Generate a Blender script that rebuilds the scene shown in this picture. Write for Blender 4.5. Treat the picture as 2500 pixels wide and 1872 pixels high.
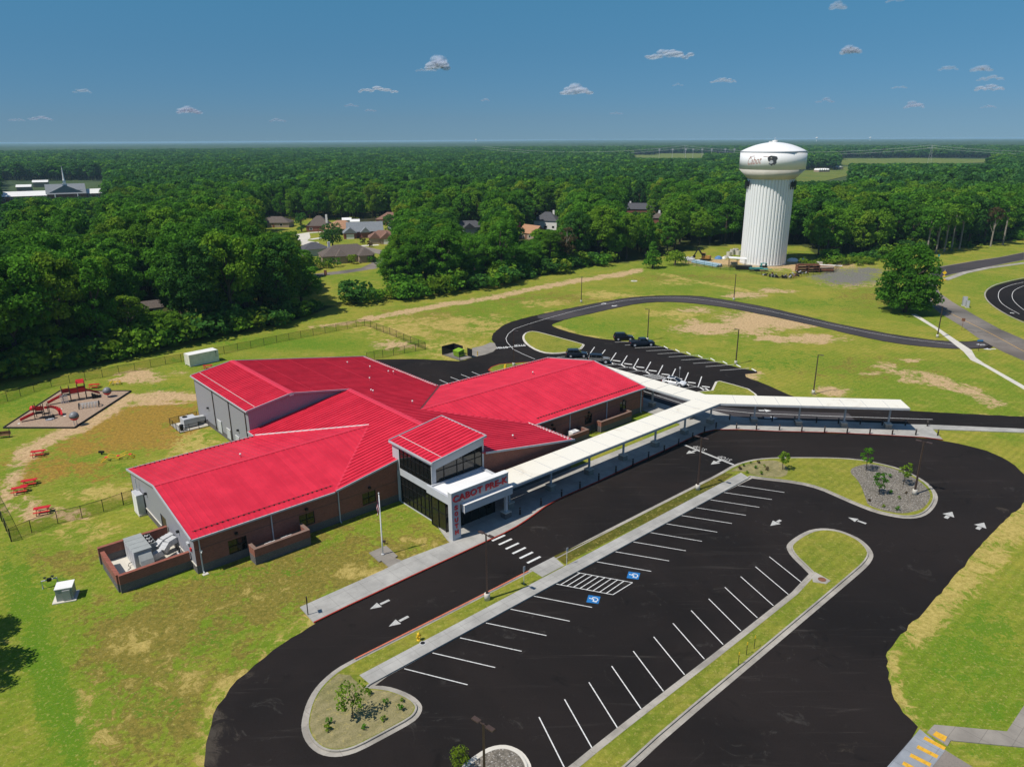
import bpy, bmesh, math, random
import numpy as np
from mathutils import Matrix, Vector
from math import sin, cos, radians as rad, pi
for o in list(bpy.data.objects): bpy.data.objects.remove(o)
S = bpy.context.scene
COL = S.collection
rng = random.Random(7)

# ---------------------------------------------------------------- camera
CAMH, FPX, HORIZ = 45.0, 1800.0, 342.0        # drone height (m), focal length and horizon row of the 2500 px wide photograph
PITCH = math.atan((936 - HORIZ) / FPX); ROLL = rad(0.3)
_F = np.array([0, cos(PITCH), -sin(PITCH)]); _R = np.array([1., 0, 0]); _U = np.array([0, sin(PITCH), cos(PITCH)])
CF = _F; CR = cos(ROLL) * _R - sin(ROLL) * _U; CU = sin(ROLL) * _R + cos(ROLL) * _U
cam = bpy.data.cameras.new('camera'); camo = bpy.data.objects.new('camera', cam); COL.objects.link(camo)
cam.sensor_width = 36; cam.lens = FPX / 2500 * 36; cam.clip_start = 0.5; cam.clip_end = 90000
camo.matrix_world = Matrix(((CR[0], CU[0], -CF[0], 0), (CR[1], CU[1], -CF[1], 0), (CR[2], CU[2], -CF[2], CAMH), (0, 0, 0, 1)))
S.camera = camo

# ---------------------------------------------------------------- sky, sun, exposure
SUN_EL, SUN_AZ = rad(57), rad(241)            # azimuth clockwise from +Y
world = bpy.data.worlds.new('World'); S.world = world; world.use_nodes = True
nt = world.node_tree; bg = nt.nodes['Background']
sky = nt.nodes.new('ShaderNodeTexSky'); sky.sky_type = 'NISHITA'; sky.sun_disc = False
sky.sun_elevation = SUN_EL; sky.sun_rotation = SUN_AZ; sky.altitude = 0; sky.air_density = 0.5; sky.dust_density = 0.0; sky.ozone_density = 2.0
tint = nt.nodes.new('ShaderNodeMix'); tint.data_type = 'RGBA'; tint.blend_type = 'MULTIPLY'; tint.inputs['Factor'].default_value = 1
# thick summer air: the blue deepens less towards the horizon than in the clear-sky model
tc = nt.nodes.new('ShaderNodeTexCoord'); sz = nt.nodes.new('ShaderNodeSeparateXYZ'); ra = nt.nodes.new('ShaderNodeValToRGB')
nt.links.new(tc.outputs['Generated'], sz.inputs[0]); nt.links.new(sz.outputs['Z'], ra.inputs[0]); nt.links.new(ra.outputs[0], tint.inputs['B'])
STOPS = ((0.0, (.148, .218, .305)), (.026, (.180, .252, .309)), (.105, (.232, .40, .42)), (.19, (.290, .585, .565)), (.40, (.66, .88, .90)), (.8, (.9, 1, 1)))
while len(ra.color_ramp.elements) < len(STOPS): ra.color_ramp.elements.new(.5)
for e, (p, c) in zip(ra.color_ramp.elements, STOPS): e.position = p; e.color = (*c, 1)
nt.links.new(sky.outputs['Color'], tint.inputs['A']); nt.links.new(tint.outputs['Result'], bg.inputs['Color'])
bg.inputs['Strength'].default_value = 0.15
sl = bpy.data.lights.new('sun', 'SUN'); sl.energy = 4.2; sl.angle = rad(0.53); sl.color = (1, 0.95, 0.87)
so = bpy.data.objects.new('sun', sl); COL.objects.link(so)
sd = Vector((sin(SUN_AZ) * cos(SUN_EL), cos(SUN_AZ) * cos(SUN_EL), sin(SUN_EL)))
so.rotation_euler = sd.to_track_quat('Z', 'Y').to_euler(); so.location = (-80, -40, 150)
S.view_settings.view_transform = 'Standard'; S.view_settings.look = 'None'; S.view_settings.exposure = 0.18; S.view_settings.gamma = 1
S.render.engine = 'CYCLES'
S.cycles.max_bounces = 6; S.cycles.diffuse_bounces = 3; S.cycles.glossy_bounces = 2; S.cycles.transparent_max_bounces = 12; S.cycles.volume_bounces = 0
S.cycles.use_denoising = True

# ---------------------------------------------------------------- geometry helpers
def P(x, y, z=0.0):
    """photo pixel -> point of the place at height z"""
    d = CF + CR * (x - 1250) / FPX - CU * (y - 936) / FPX
    t = (z - CAMH) / d[2]
    return Vector((d[0] * t, d[1] * t, z))
def PX(pts):
    d = np.asarray(pts, float) - np.array([0, 0, CAMH]); w = np.maximum(d @ CF, 1e-3)
    return 1250 + FPX * (d @ CR) / w, 936 - FPX * (d @ CU) / w
def W(pts, ox=0, oy=0, s=1.0, z=0.0): return [P(ox + x / s, oy + y / s, z) for x, y in pts]
K = 3.45
OB = P(484, 1401.4); AB = rad(41.2)            # school: front left corner, direction of the front wall
UB = Vector((cos(AB), sin(AB), 0)); VB = Vector((-sin(AB), cos(AB), 0))
def B(u, v, z=0.0): return OB + UB * u + VB * v + Vector((0, 0, z))
def toB(p): d = Vector(p) - OB; return d.dot(UB), d.dot(VB)

class MB:
    def __init__(s): s.v = []; s.f = []; s.m = []
    def poly(s, pts, mi=0):
        n = len(s.v); s.v += [tuple(p) for p in pts]; s.f.append(list(range(n, n + len(pts)))); s.m.append(mi); return s
    def hexa(s, p, mi=0):
        """8 points: bottom ring then top ring"""
        n = len(s.v); s.v += [tuple(q) for q in p]
        for f in ((3, 2, 1, 0), (4, 5, 6, 7), (0, 1, 5, 4), (1, 2, 6, 5), (2, 3, 7, 6), (3, 0, 4, 7)): s.f.append([n + i for i in f]); s.m.append(mi)
        return s
    def box(s, x0, x1, y0, y1, z0, z1, mi=0):
        return s.hexa([(x0, y0, z0), (x1, y0, z0), (x1, y1, z0), (x0, y1, z0), (x0, y0, z1), (x1, y0, z1), (x1, y1, z1), (x0, y1, z1)], mi)
    def bar(s, a, b, w, h, up=(0, 0, 1), mi=0):
        a = Vector(a); b = Vector(b); d = (b - a).normalized(); up = Vector(up)
        if abs(d.dot(up)) > .98: up = Vector((1, 0, 0))
        x = d.cross(up).normalized() * w / 2; y = x.cross(d).normalized() * h / 2
        return s.hexa([a - x - y, a + x - y, b + x - y, b - x - y, a - x + y, a + x + y, b + x + y, b - x + y], mi)
    def prism(s, pts, z0, z1, mi=0, mtop=None, bottom=False):
        n = len(s.v); k = len(pts)
        s.v += [(p[0], p[1], z0) for p in pts] + [(p[0], p[1], z1) for p in pts]
        s.f.append([n + k + i for i in range(k)]); s.m.append(mi if mtop is None else mtop)
        if bottom: s.f.append([n + i for i in range(k)][::-1]); s.m.append(mi)
        for i in range(k):
            j = (i + 1) % k; s.f.append([n + i, n + j, n + k + j, n + k + i]); s.m.append(mi)
        return s
    def tube(s, pts, r, n=6, mi=0, cap=True):
        pts = [Vector(p) for p in pts]; rs = r if isinstance(r, (list, tuple)) else [r] * len(pts); b0 = len(s.v)
        for i, p in enumerate(pts):
            d = (pts[min(i + 1, len(pts) - 1)] - pts[max(i - 1, 0)]).normalized()
            up = Vector((0, 0, 1)) if abs(d.z) < .95 else Vector((1, 0, 0))
            x = d.cross(up).normalized(); y = x.cross(d)
            for k in range(n):
                a = 2 * pi * k / n; s.v.append(tuple(p + (x * cos(a) + y * sin(a)) * rs[i]))
        for i in range(len(pts) - 1):
            for k in range(n):
                k2 = (k + 1) % n; s.f.append([b0 + i * n + k, b0 + i * n + k2, b0 + (i + 1) * n + k2, b0 + (i + 1) * n + k]); s.m.append(mi)
        if cap:
            s.f.append([b0 + k for k in range(n)][::-1]); s.m.append(mi); e = b0 + (len(pts) - 1) * n; s.f.append([e + k for k in range(n)]); s.m.append(mi)
        return s
    def lathe(s, prof, n=16, c=(0, 0, 0), mi=0, flute=None):
        b0 = len(s.v)
        for r, z in prof:
            for k in range(n):
                a = 2 * pi * k / n; rr = r * (flute(a) if flute else 1); s.v.append((c[0] + rr * cos(a), c[1] + rr * sin(a), c[2] + z))
        for i in range(len(prof) - 1):
            for k in range(n):
                k2 = (k + 1) % n; s.f.append([b0 + i * n + k, b0 + i * n + k2, b0 + (i + 1) * n + k2, b0 + (i + 1) * n + k]); s.m.append(mi)
        for i, rev in ((0, True), (len(prof) - 1, False)):
            if prof[i][0] > 1e-4:
                f = [b0 + i * n + k for k in range(n)]; s.f.append(f[::-1] if rev else f); s.m.append(mi)
        return s
    def mesh(s, name, mats, smooth=False):
        me = bpy.data.meshes.new(name); me.from_pydata(s.v, [], s.f)
        for m in (mats if isinstance(mats, (list, tuple)) else [mats]): me.materials.append(m)
        if any(s.m): me.polygons.foreach_set('material_index', s.m)
        if smooth: me.polygons.foreach_set('use_smooth', [True] * len(s.f))
        me.update(); return me
    def build(s, name, mats, parent=None, smooth=False):
        o = bpy.data.objects.new(name, s.mesh(name, mats, smooth)); COL.objects.link(o)
        if parent is not None: o.parent = parent
        return o
def tag(o, label=None, cat=None, group=None, kind=None):
    for k, v in (('label', label), ('category', cat), ('group', group), ('kind', kind)):
        if v: o[k] = v
    return o
def thing(name, label, cat, loc=(0, 0, 0), rz=0.0, group=None):
    o = bpy.data.objects.new(name, None); COL.objects.link(o); o.location = loc; o.rotation_euler = (0, 0, rz); o.empty_display_size = .2
    return tag(o, label, cat, group)
KIDS = {}
def dup(o, loc, rz=0.0, label=None, group=None, scale=None):
    c = o.copy(); COL.objects.link(c); c.location = loc; c.rotation_euler = (0, 0, rz)
    if scale is not None: c.scale = scale
    if label: c['label'] = label
    if group: c['group'] = group
    if o.name not in KIDS: KIDS[o.name] = [(k, list(k.children)) for k in o.children]
    for ch, subs in KIDS[o.name]:
        d = ch.copy(); COL.objects.link(d); d.parent = c
        for g in subs: e = g.copy(); COL.objects.link(e); e.parent = d
    return c
def struct(o): o['kind'] = 'structure'; return o
def chaikin(pts, n=2, closed=True):
    pts = [Vector(p) for p in pts]
    for _ in range(n):
        q = [] if closed else [pts[0]]
        for i in range(len(pts) if closed else len(pts) - 1):
            a, b = pts[i], pts[(i + 1) % len(pts)]; q += [a * .75 + b * .25, a * .25 + b * .75]
        if not closed: q.append(pts[-1])
        pts = q
    return pts
def ccw(pts):
    a = sum(pts[i].x * pts[(i + 1) % len(pts)].y - pts[(i + 1) % len(pts)].x * pts[i].y for i in range(len(pts)))
    return pts if a > 0 else pts[::-1]
def inset(pts, d):
    out = []; n = len(pts)
    for i in range(n):
        a, b, c = pts[i - 1], pts[i], pts[(i + 1) % n]
        e1 = (b - a).normalized(); e2 = (c - b).normalized()
        n1 = Vector((-e1.y, e1.x, 0)); n2 = Vector((-e2.y, e2.x, 0)); m = n1 + n2
        m = m / max(m.length, 1e-6); out.append(b + m * d / max(m.dot(n1), .6))
    return out
def sheet(name, pts, z, m, parent=None, thick=None):
    pts = ccw([Vector((p[0], p[1], 0)) for p in pts]); mb = MB()
    if thick: mb.prism([(p.x, p.y) for p in pts], z - thick, z)
    else: mb.poly([(p.x, p.y, z) for p in pts])
    return mb.build(name, m, parent)
def ribbon(name, pts, w, z, m, parent=None):
    pts = [Vector((p[0], p[1], 0)) for p in pts]; L = []; R = []
    for i, p in enumerate(pts):
        d = (pts[min(i + 1, len(pts) - 1)] - pts[max(i - 1, 0)]).normalized(); nn = Vector((-d.y, d.x, 0)) * w / 2
        L.append(p + nn); R.append(p - nn)
    mb = MB()
    for i in range(len(pts) - 1): mb.poly([(q.x, q.y, z) for q in (R[i], R[i + 1], L[i + 1], L[i])])
    return mb.build(name, m, parent)

# ---------------------------------------------------------------- materials
class N:
    def __init__(s, name):
        s.m = bpy.data.materials.new(name); s.m.use_nodes = True; s.t = s.m.node_tree; s.b = s.t.nodes['Principled BSDF']
        s.b.inputs['Specular IOR Level'].default_value = .3
    def n(s, typ, **kw):
        q = s.t.nodes.new(typ)
        for k, v in kw.items():
            if k.startswith('_'): setattr(q, k[1:], v)
            else:
                i = q.inputs[int(k[1:])] if k[0] == 'i' and k[1:].isdigit() else q.inputs[k.replace('__', ' ')]
                if hasattr(v, 'is_linked') or isinstance(v, bpy.types.NodeSocket): s.t.links.new(v, i)
                else: i.default_value = v
        return q
    def pos(s): return s.n('ShaderNodeNewGeometry').outputs['Position']
    def obj(s): return s.n('ShaderNodeTexCoord').outputs['Object']
    def noise(s, vec, scale, det=3, rough=.6, dist=0.0):
        return s.n('ShaderNodeTexNoise', Vector=vec, Scale=scale, Detail=det, Roughness=rough, Distortion=dist).outputs['Fac']
    def ramp(s, f, a, b, lo=0.0, hi=1.0):
        return s.n('ShaderNodeMapRange', Value=f, i1=a, i2=b, i3=lo, i4=hi, _interpolation_type='SMOOTHSTEP').outputs['Result']
    def mix(s, f, a, b, blend='MIX'):
        q = s.n('ShaderNodeMix', _data_type='RGBA', _blend_type=blend)
        for i, v in ((0, f), (6, a), (7, b)):
            if isinstance(v, bpy.types.NodeSocket): s.t.links.new(v, q.inputs[i])
            elif i == 0: q.inputs[0].default_value = v
            else: q.inputs[i].default_value = (*v, 1) if len(v) == 3 else v
        return q.outputs[2]
    def math(s, op, a, b=0.0, clamp=False):
        q = s.n('ShaderNodeMath', _operation=op, _use_clamp=clamp)
        for i, v in ((0, a), (1, b)):
            if isinstance(v, bpy.types.NodeSocket): s.t.links.new(v, q.inputs[i])
            else: q.inputs[i].default_value = v
        return q.outputs[0]
    def attr(s, name): return s.n('ShaderNodeAttribute', _attribute_name=name).outputs['Fac']
    def scaled(s, vec, sx, sy, sz, rz=0.0):
        q = s.n('ShaderNodeMapping', Vector=vec); q.inputs['Scale'].default_value = (sx, sy, sz); q.inputs['Rotation'].default_value = (0, 0, rz); return q.outputs[0]
    def out(s, col=None, rough=None, bump=None, dist=.02, strength=.5):
        for k, v in (('Base Color', col), ('Roughness', rough)):
            if v is None: continue
            if isinstance(v, bpy.types.NodeSocket): s.t.links.new(v, s.b.inputs[k])
            else: s.b.inputs[k].default_value = (*v, 1) if k == 'Base Color' else v
        if bump is not None:
            q = s.n('ShaderNodeBump', Height=bump, Distance=dist, Strength=strength); s.t.links.new(q.outputs[0], s.b.inputs['Normal'])
        return s.m
def plain(name, col, rough=.6, var=.18, scale=1.5, metal=0.0, spec=.3):
    q = N(name); f = q.noise(q.obj(), scale, 4); f2 = q.noise(q.obj(), scale * 9, 2)
    c = q.mix(q.ramp(f, .3, .7), [x * (1 - var) for x in col], [min(1, x * (1 + var * .6)) for x in col])
    c = q.mix(q.math('MULTIPLY', f2, var * .8), c, [x * .6 for x in col])
    q.b.inputs['Metallic'].default_value = metal; q.b.inputs['Specular IOR Level'].default_value = spec
    return q.out(c, rough)

def grass_mat(name, green, olive, straw, w=0.5, islands=False):
    q = N(name); p = q.pos()
    big = q.noise(p, .028, 5, .62, .4); mid = q.noise(p, .16, 5, .68, .5); m2 = q.noise(p, .55, 5, .72, .8); fine = q.noise(p, 1.9, 4, .75); tiny = q.noise(p, 7, 3, .8)
    streak = q.noise(q.scaled(p, .16, 1.5, 1, rad(-41)), 1.0, 5, .75, .7)
    c = q.mix(q.ramp(q.math('ADD', q.math('ADD', q.math('MULTIPLY', big, .45), q.math('MULTIPLY', mid, .35)), q.math('MULTIPLY', m2, .2)), w - .10, w + .10), green, olive)
    c = q.mix(q.math('MULTIPLY', q.ramp(q.math('ADD', q.math('MULTIPLY', m2, .5), q.math('MULTIPLY', streak, .5)), .50, .66), .42), c, straw)
    c = q.mix(q.math('MULTIPLY', q.ramp(q.noise(p, .35, 5, .7, .6), .55, .72), .32), c, [x * .62 for x in green])
    mow = q.n('ShaderNodeTexWave', Vector=q.scaled(p, 1, 1, 1, -AB), Scale=.30, Distortion=2.2, Detail=2, _bands_direction='Y').outputs['Fac']; c = q.mix(q.math('MULTIPLY', q.ramp(mow, .35, .65), .16), c, [x * .5 for x in green])
    if not islands:
        rag = q.math('MULTIPLY', q.math('SUBTRACT', q.math('ADD', q.math('ADD', q.math('MULTIPLY', mid, .3), q.math('MULTIPLY', m2, .45)), q.math('MULTIPLY', fine, .25)), .5), 5.6)
        for an, col, col2, amt in (('tan', (0.225, 0.168, 0.036), (.150, .130, .026), .88), ('lush', (0.070, 0.170, 0.010), (.12, .23, .012), .85), ('dry', (0.52, 0.39, 0.13), (.40, .31, .08), .85), ('brown', (0.36, 0.205, 0.035), (.24, .145, .032), .9), ('bare', (0.60, 0.415, 0.235), (.44, .29, .15), .95), ('gravel', (0.20, 0.19, 0.185), (.13, .125, .125), .95)):
            f = q.ramp(q.math('ADD', q.attr(an), q.math('MULTIPLY', rag, q.ramp(q.attr(an), .02, .3))), .33, .67)
            c = q.mix(q.math('MULTIPLY', f, amt), c, q.mix(q.ramp(fine, .35, .65), col, col2))
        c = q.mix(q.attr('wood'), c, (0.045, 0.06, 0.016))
    c = q.mix(q.ramp(fine, .40, .70, 0, .45), c, q.mix(.55, c, (0.03, 0.045, 0.006)))
    c = q.mix(q.ramp(tiny, .50, .72, 0, .42), c, (0.02, 0.03, 0.006))
    c = q.mix(q.ramp(q.noise(p, 3.3, 3, .65), .54, .70, 0, .45), c, (0.46, 0.37, 0.12))
    q.b.inputs['Specular IOR Level'].default_value = .06
    return q.out(c, .95, q.math('ADD', q.math('MULTIPLY', fine, .6), q.math('MULTIPLY', tiny, .5)), .12, .7)
M = {}
M['grass'] = grass_mat('grass', (0.150, 0.225, 0.017), (0.305, 0.280, 0.040), (0.48, 0.36, 0.11))
M['strip'] = grass_mat('strip_grass', (0.15, 0.20, 0.02), (0.28, 0.265, 0.038), (0.42, 0.33, 0.09), islands=True)
M['bulb'] = grass_mat('gravelly_grass', (0.15, 0.16, 0.045), (0.28, 0.24, 0.12), (0.46, 0.38, 0.22), .42, islands=True)
def asphalt(name, col, streaks=True, rough=.85):
    q = N(name); p = q.pos()
    a = q.noise(p, .06, 5, .6, .6); b = q.noise(p, 9, 3, .7); s1 = q.noise(q.scaled(p, .05, .9, 1, rad(-41)), 1, 5, .72, .6); s2 = q.noise(q.scaled(p, .35, .35, 1), 1, 6, .75, 1.5)
    c = q.mix(q.ramp(a, .3, .7), [x * .8 for x in col], [col[0] * 1.3, col[1] * 1.2, col[2] * 1.15])
    if streaks:
        f = q.math('MULTIPLY', q.ramp(s1, .55, .74), q.ramp(q.noise(p, .05, 3), .38, .56)); c = q.mix(q.math('MULTIPLY', f, .5), c, (.075, .066, .058))
        f = q.math('MULTIPLY', q.ramp(s2, .57, .68), q.ramp(q.noise(p, .08, 3, .6), .42, .58)); c = q.mix(q.math('MULTIPLY', f, .4), c, (.08, .075, .066)); brn = q.ramp(q.noise(p, .03, 4, .6, .8), .48, .66); c = q.mix(q.math('MULTIPLY', brn, .45), c, (.024, .0185, .0165)); dk = q.ramp(q.noise(p, .22, 4, .7, 1.0), .60, .72); c = q.mix(q.math('MULTIPLY', dk, .5), c, (.006, .006, .006))
    dust = q.attr('dust'); c = q.mix(q.math('MULTIPLY', q.ramp(q.math('ADD', dust, q.math('MULTIPLY', q.math('SUBTRACT', s2, .5), q.ramp(dust, .02, .3, 0, 2.6))), .35, .85), .38), c, (.12, .10, .075))
    c = q.mix(q.ramp(b, .45, .75, 0, .35), c, [x * .45 for x in col])
    q.b.inputs['Specular IOR Level'].default_value = .05
    return q.out(c, rough, b, .015, .4)
M['asphalt'] = asphalt('sealed_asphalt', (0.0170, 0.0148, 0.0142))
M['road'] = asphalt('road_asphalt', (0.055, 0.052, 0.055), False)
M['oldroad'] = asphalt('old_road_asphalt', (0.20, 0.185, 0.165), True)
def concrete(name, col, joints=True, stain=.3):
    q = N(name); p = q.pos(); a = q.noise(p, .35, 5, .65); b = q.noise(p, 3, 4, .7)
    c = q.mix(q.ramp(a, .3, .72), [x * (1 - stain) for x in col], col); c = q.mix(q.ramp(b, .5, .8, 0, .25), c, [x * .6 for x in col])
    if joints:
        sx = q.n('ShaderNodeSeparateXYZ', Vector=q.scaled(p, 1, 1, 1, -AB)).outputs
        for k, per in ((0, 1.83), (1, 1.83)):
            f = q.math('FRACT', q.math('DIVIDE', q.math('ADD', sx[k], 500.0), per)); f = q.math('LESS_THAN', f, .025); c = q.mix(q.math('MULTIPLY', f, .45), c, [x * .35 for x in col])
    q.b.inputs['Specular IOR Level'].default_value = .2
    return q.out(c, .85, b, .01, .3)
M['walk'] = concrete('sidewalk_concrete', (0.42, 0.405, 0.37)); M['curb'] = concrete('kerb_concrete', (0.42, 0.385, 0.33), True, .4)
M['pale'] = concrete('pale_concrete', (0.62, 0.58, 0.50), False, .15); M['apron'] = concrete('apron_concrete', (0.30, 0.32, 0.345)); M['pad'] = concrete('pad_concrete', (0.30, 0.27, 0.23), True)
M['gravel'] = None
q = N('gravel'); p = q.pos(); v = q.n('ShaderNodeTexVoronoi', Vector=p, Scale=3.2); c = q.mix(q.ramp(q.noise(p, .3, 4), .35, .7), (.185, .16, .125), (.27, .235, .185)); c = q.mix(q.math('MULTIPLY', v.outputs['Distance'], 1.0, True), c, (.08, .07, .055)); c = q.mix(q.ramp(q.noise(p, 6, 2), .55, .7), c, (.45, .42, .38)); M['gravel'] = q.out(c, .9, v.outputs['Distance'], .05, .6)
def paint(name, col):
    q = N(name); f = q.noise(q.pos(), 4, 4, .7); return q.out(q.mix(q.ramp(f, .44, .72, 0, .6), col, [x * .4 for x in col]), .7)
M['white'] = paint('white_paint', (0.66, 0.65, 0.62)); M['redpaint'] = paint('red_kerb_paint', (0.36, 0.035, 0.02)); M['orangepaint'] = paint('orange_red_kerb_paint', (0.62, 0.15, 0.07)); M['bluepaint'] = paint('blue_paint', (0.015, 0.16, 0.42)); M['yellowpaint'] = paint('yellow_paint', (0.70, 0.38, 0.03)); M['greypaint'] = paint('worn_white_paint', (0.47, 0.46, 0.43))
# building materials
q = N('red_roof_metal'); f = q.math('ADD', q.math('MULTIPLY', q.noise(q.obj(), .35, 4, .7), .84), q.math('MULTIPLY', q.n('ShaderNodeObjectInfo').outputs['Random'], .14)); q.b.inputs['Specular IOR Level'].default_value = .25; M['roof'] = q.out(q.mix(q.ramp(f, .3, .7), (.52, .018, .040), (.66, .028, .056)), .42)
M['rooftrim'] = plain('red_roof_trim', (.66, .035, .065), .45, .05)
def brick(name, band=True):
    q = N(name); o = q.obj(); x = q.n('ShaderNodeSeparateXYZ', Vector=o).outputs; vec = q.n('ShaderNodeCombineXYZ', X=q.math('ADD', x[0], x[1]), Y=x[2]).outputs[0]
    def bt(a, b, m):
        t = q.n('ShaderNodeTexBrick', Vector=vec, Scale=1.0); t.inputs['Color1'].default_value = (*a, 1); t.inputs['Color2'].default_value = (*b, 1); t.inputs['Mortar'].default_value = (*m, 1)
        t.inputs['Mortar Size'].default_value = .011; t.inputs['Brick Width'].default_value = .23; t.inputs['Row Height'].default_value = .076; t.inputs['Bias'].default_value = 0; return t
    t = bt((.22, .062, .040), (.31, .102, .068), (.21, .135, .105)); c = t.outputs['Color']
    if band:
        t2 = bt((.062, .056, .058), (.10, .092, .09), (.20, .19, .185)); c = q.mix(q.math('LESS_THAN', x[2], 1.0), c, t2.outputs['Color'])
        c = q.mix(q.math('MULTIPLY', q.math('LESS_THAN', q.math('ABSOLUTE', q.math('SUBTRACT', x[2], 2.95)), .05), .6), c, (.06, .05, .05))
    c = q.mix(q.ramp(q.noise(o, .8, 4), .4, .75, 0, .35), c, q.mix(.5, c, (.08, .05, .04)))
    return q.out(c, .9, t.outputs['Fac'], .01, -.4)
M['brick'] = brick('two_tone_brick'); M['redbrick'] = brick('red_brick', False)
q = N('grey_siding'); o = q.obj(); x = q.n('ShaderNodeSeparateXYZ', Vector=o).outputs; w = q.n('ShaderNodeTexWave', Vector=q.n('ShaderNodeCombineXYZ', X=q.math('ADD', x[0], x[1])).outputs[0], Scale=3.3 / (2 * pi) * 2, _wave_profile='SAW').outputs['Fac']
M['siding'] = q.out(q.mix(q.ramp(w, .75, 1, 0, .35), (.29, .29, .315), (.15, .15, .17)), .5, w, .03, .8)
M['grey'] = plain('grey_panel', (.47, .48, .50), .5, .06, .6); M['lightgrey'] = plain('light_grey_metal', (.47, .48, .50), .45, .06); M['trim'] = plain('grey_trim', (.42, .43, .45), .45, .08); M['darkmetal'] = plain('dark_bronze_metal', (.065, .042, .034), .45, .2); M['black'] = plain('black_metal', (.012, .012, .013), .5, .2)
M['whitemetal'] = plain('white_metal', (.78, .765, .73), .5, .05, .4); M['whitepaint'] = plain('white_coating', (.80, .79, .78), .4, .04, .15)
q = N('white_deck'); f = q.noise(q.scaled(q.pos(), .3, .3, 1), 1, 6, .75, 1.2); M['deck'] = q.out(q.mix(q.ramp(f, .55, .74, 0, .42), (.76, .72, .615), (.42, .33, .22)), .6)
q = N('dark_glass'); q.b.inputs['Specular IOR Level'].default_value = .6; M['glass'] = q.out((.010, .011, .010), .04)
M['shade'] = plain('window_blind', (.11, .105, .08), .8, .1)
M['red'] = plain('red_paint_metal', (.55, .02, .025), .45, .12); M['letter'] = plain('red_letter', (.72, .04, .045), .45, .08); M['yellow'] = plain('yellow_paint_metal', (.75, .47, .02), .45, .1); M['globe'] = plain('dull_globe_metal', (.22, .225, .235), .35, .2, 3, .0); M['galv'] = plain('galvanised_metal', (.50, .50, .49), .4, .15, 2, .0); M['ahu'] = plain('green_grey_cabinet', (.32, .335, .32), .5, .08)
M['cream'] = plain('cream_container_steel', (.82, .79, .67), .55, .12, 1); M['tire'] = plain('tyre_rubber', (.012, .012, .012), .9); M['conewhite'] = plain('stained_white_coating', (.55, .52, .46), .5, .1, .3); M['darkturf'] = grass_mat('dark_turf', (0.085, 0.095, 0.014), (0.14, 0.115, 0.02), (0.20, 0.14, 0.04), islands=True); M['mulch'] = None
q = N('mulch'); p = q.pos(); M['mulch'] = q.out(q.mix(q.ramp(q.noise(p, 5, 4, .75), .3, .7), (.25, .17, .115), (.42, .31, .22)), .95, q.noise(p, 9, 3), .06, .6)
M['bark'] = plain('bark', (.09, .07, .05), .95, .4, 3); M['palebark'] = plain('pale_bark', (.28, .25, .2), .95, .3, 3)
q = N('chain_link_mesh'); tr = q.n('ShaderNodeBsdfTransparent'); mx = q.n('ShaderNodeMixShader', i0=.26, i1=tr.outputs[0], i2=q.b.outputs[0]); q.t.links.new(mx.outputs[0], q.t.nodes['Material Output'].inputs['Surface']); q.b.inputs['Base Color'].default_value = (.015, .015, .016, 1); M['mesh'] = q.m
def leaf_mat(name, dark, light, hue=(.16, .17, .02)):
    q = N(name); rnd = q.n('ShaderNodeObjectInfo').outputs['Random']; t = q.attr('tint'); h = q.attr('high')
    c = q.mix(t, dark, light); c = q.mix(q.math('MULTIPLY', q.ramp(rnd, .55, 1), .55), c, hue); c = q.mix(q.math('MULTIPLY', q.ramp(q.math('FRACT', q.math('MULTIPLY', rnd, 7.3)), .5, 1), .45), c, [x * .55 for x in dark])
    d = q.n('ShaderNodeBsdfDiffuse', Color=c); tr = q.n('ShaderNodeBsdfTranslucent', Color=q.mix(.5, c, light)); mx = q.n('ShaderNodeMixShader', i0=.34, i1=d.outputs[0], i2=tr.outputs[0])
    q.t.links.new(mx.outputs[0], q.t.nodes['Material Output'].inputs['Surface']); q.t.nodes.remove(q.b); return q.m
M['leaf'] = leaf_mat('broad_leaves', (.044, .135, .012), (.138, .330, .030), (.23, .36, .026)); M['leaf_warm'] = leaf_mat('yellow_green_leaves', (.09, .18, .014), (.22, .34, .03), (.27, .33, .03)); M['leaf_cool'] = leaf_mat('cool_leaves', (.032, .112, .028), (.098, .24, .056), (.13, .26, .038)); M['leaf_brown'] = leaf_mat('withered_leaves', (.075, .055, .028), (.14, .10, .05), (.12, .08, .04)); M['leaf_pink'] = leaf_mat('pink_blossom', (.16, .05, .06), (.3, .11, .12), (.25, .09, .1)); M['leaf_dark'] = leaf_mat('dark_leaves', (.030, .098, .018), (.090, .22, .036), (.07, .20, .03))
M['roof_brown'] = plain('brown_shingles', (.125, .10, .085), .9, .25, 3); M['roof_grey'] = plain('grey_shingles', (.21, .225, .24), .9, .2, 3); M['roof_dark'] = plain('dark_shingles', (.085, .085, .095), .9, .25, 3); M['roof_orange'] = plain('tan_shingles', (.40, .22, .125), .9, .2, 3); M['roof_rust'] = plain('rust_brown_shingles', (.22, .12, .085), .9, .2, 3)
M['tan'] = plain('tan_brick_wall', (.36, .28, .21), .9, .2, 4); M['rust'] = plain('rusty_steel', (.20, .085, .045), .9, .4, 2)
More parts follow.
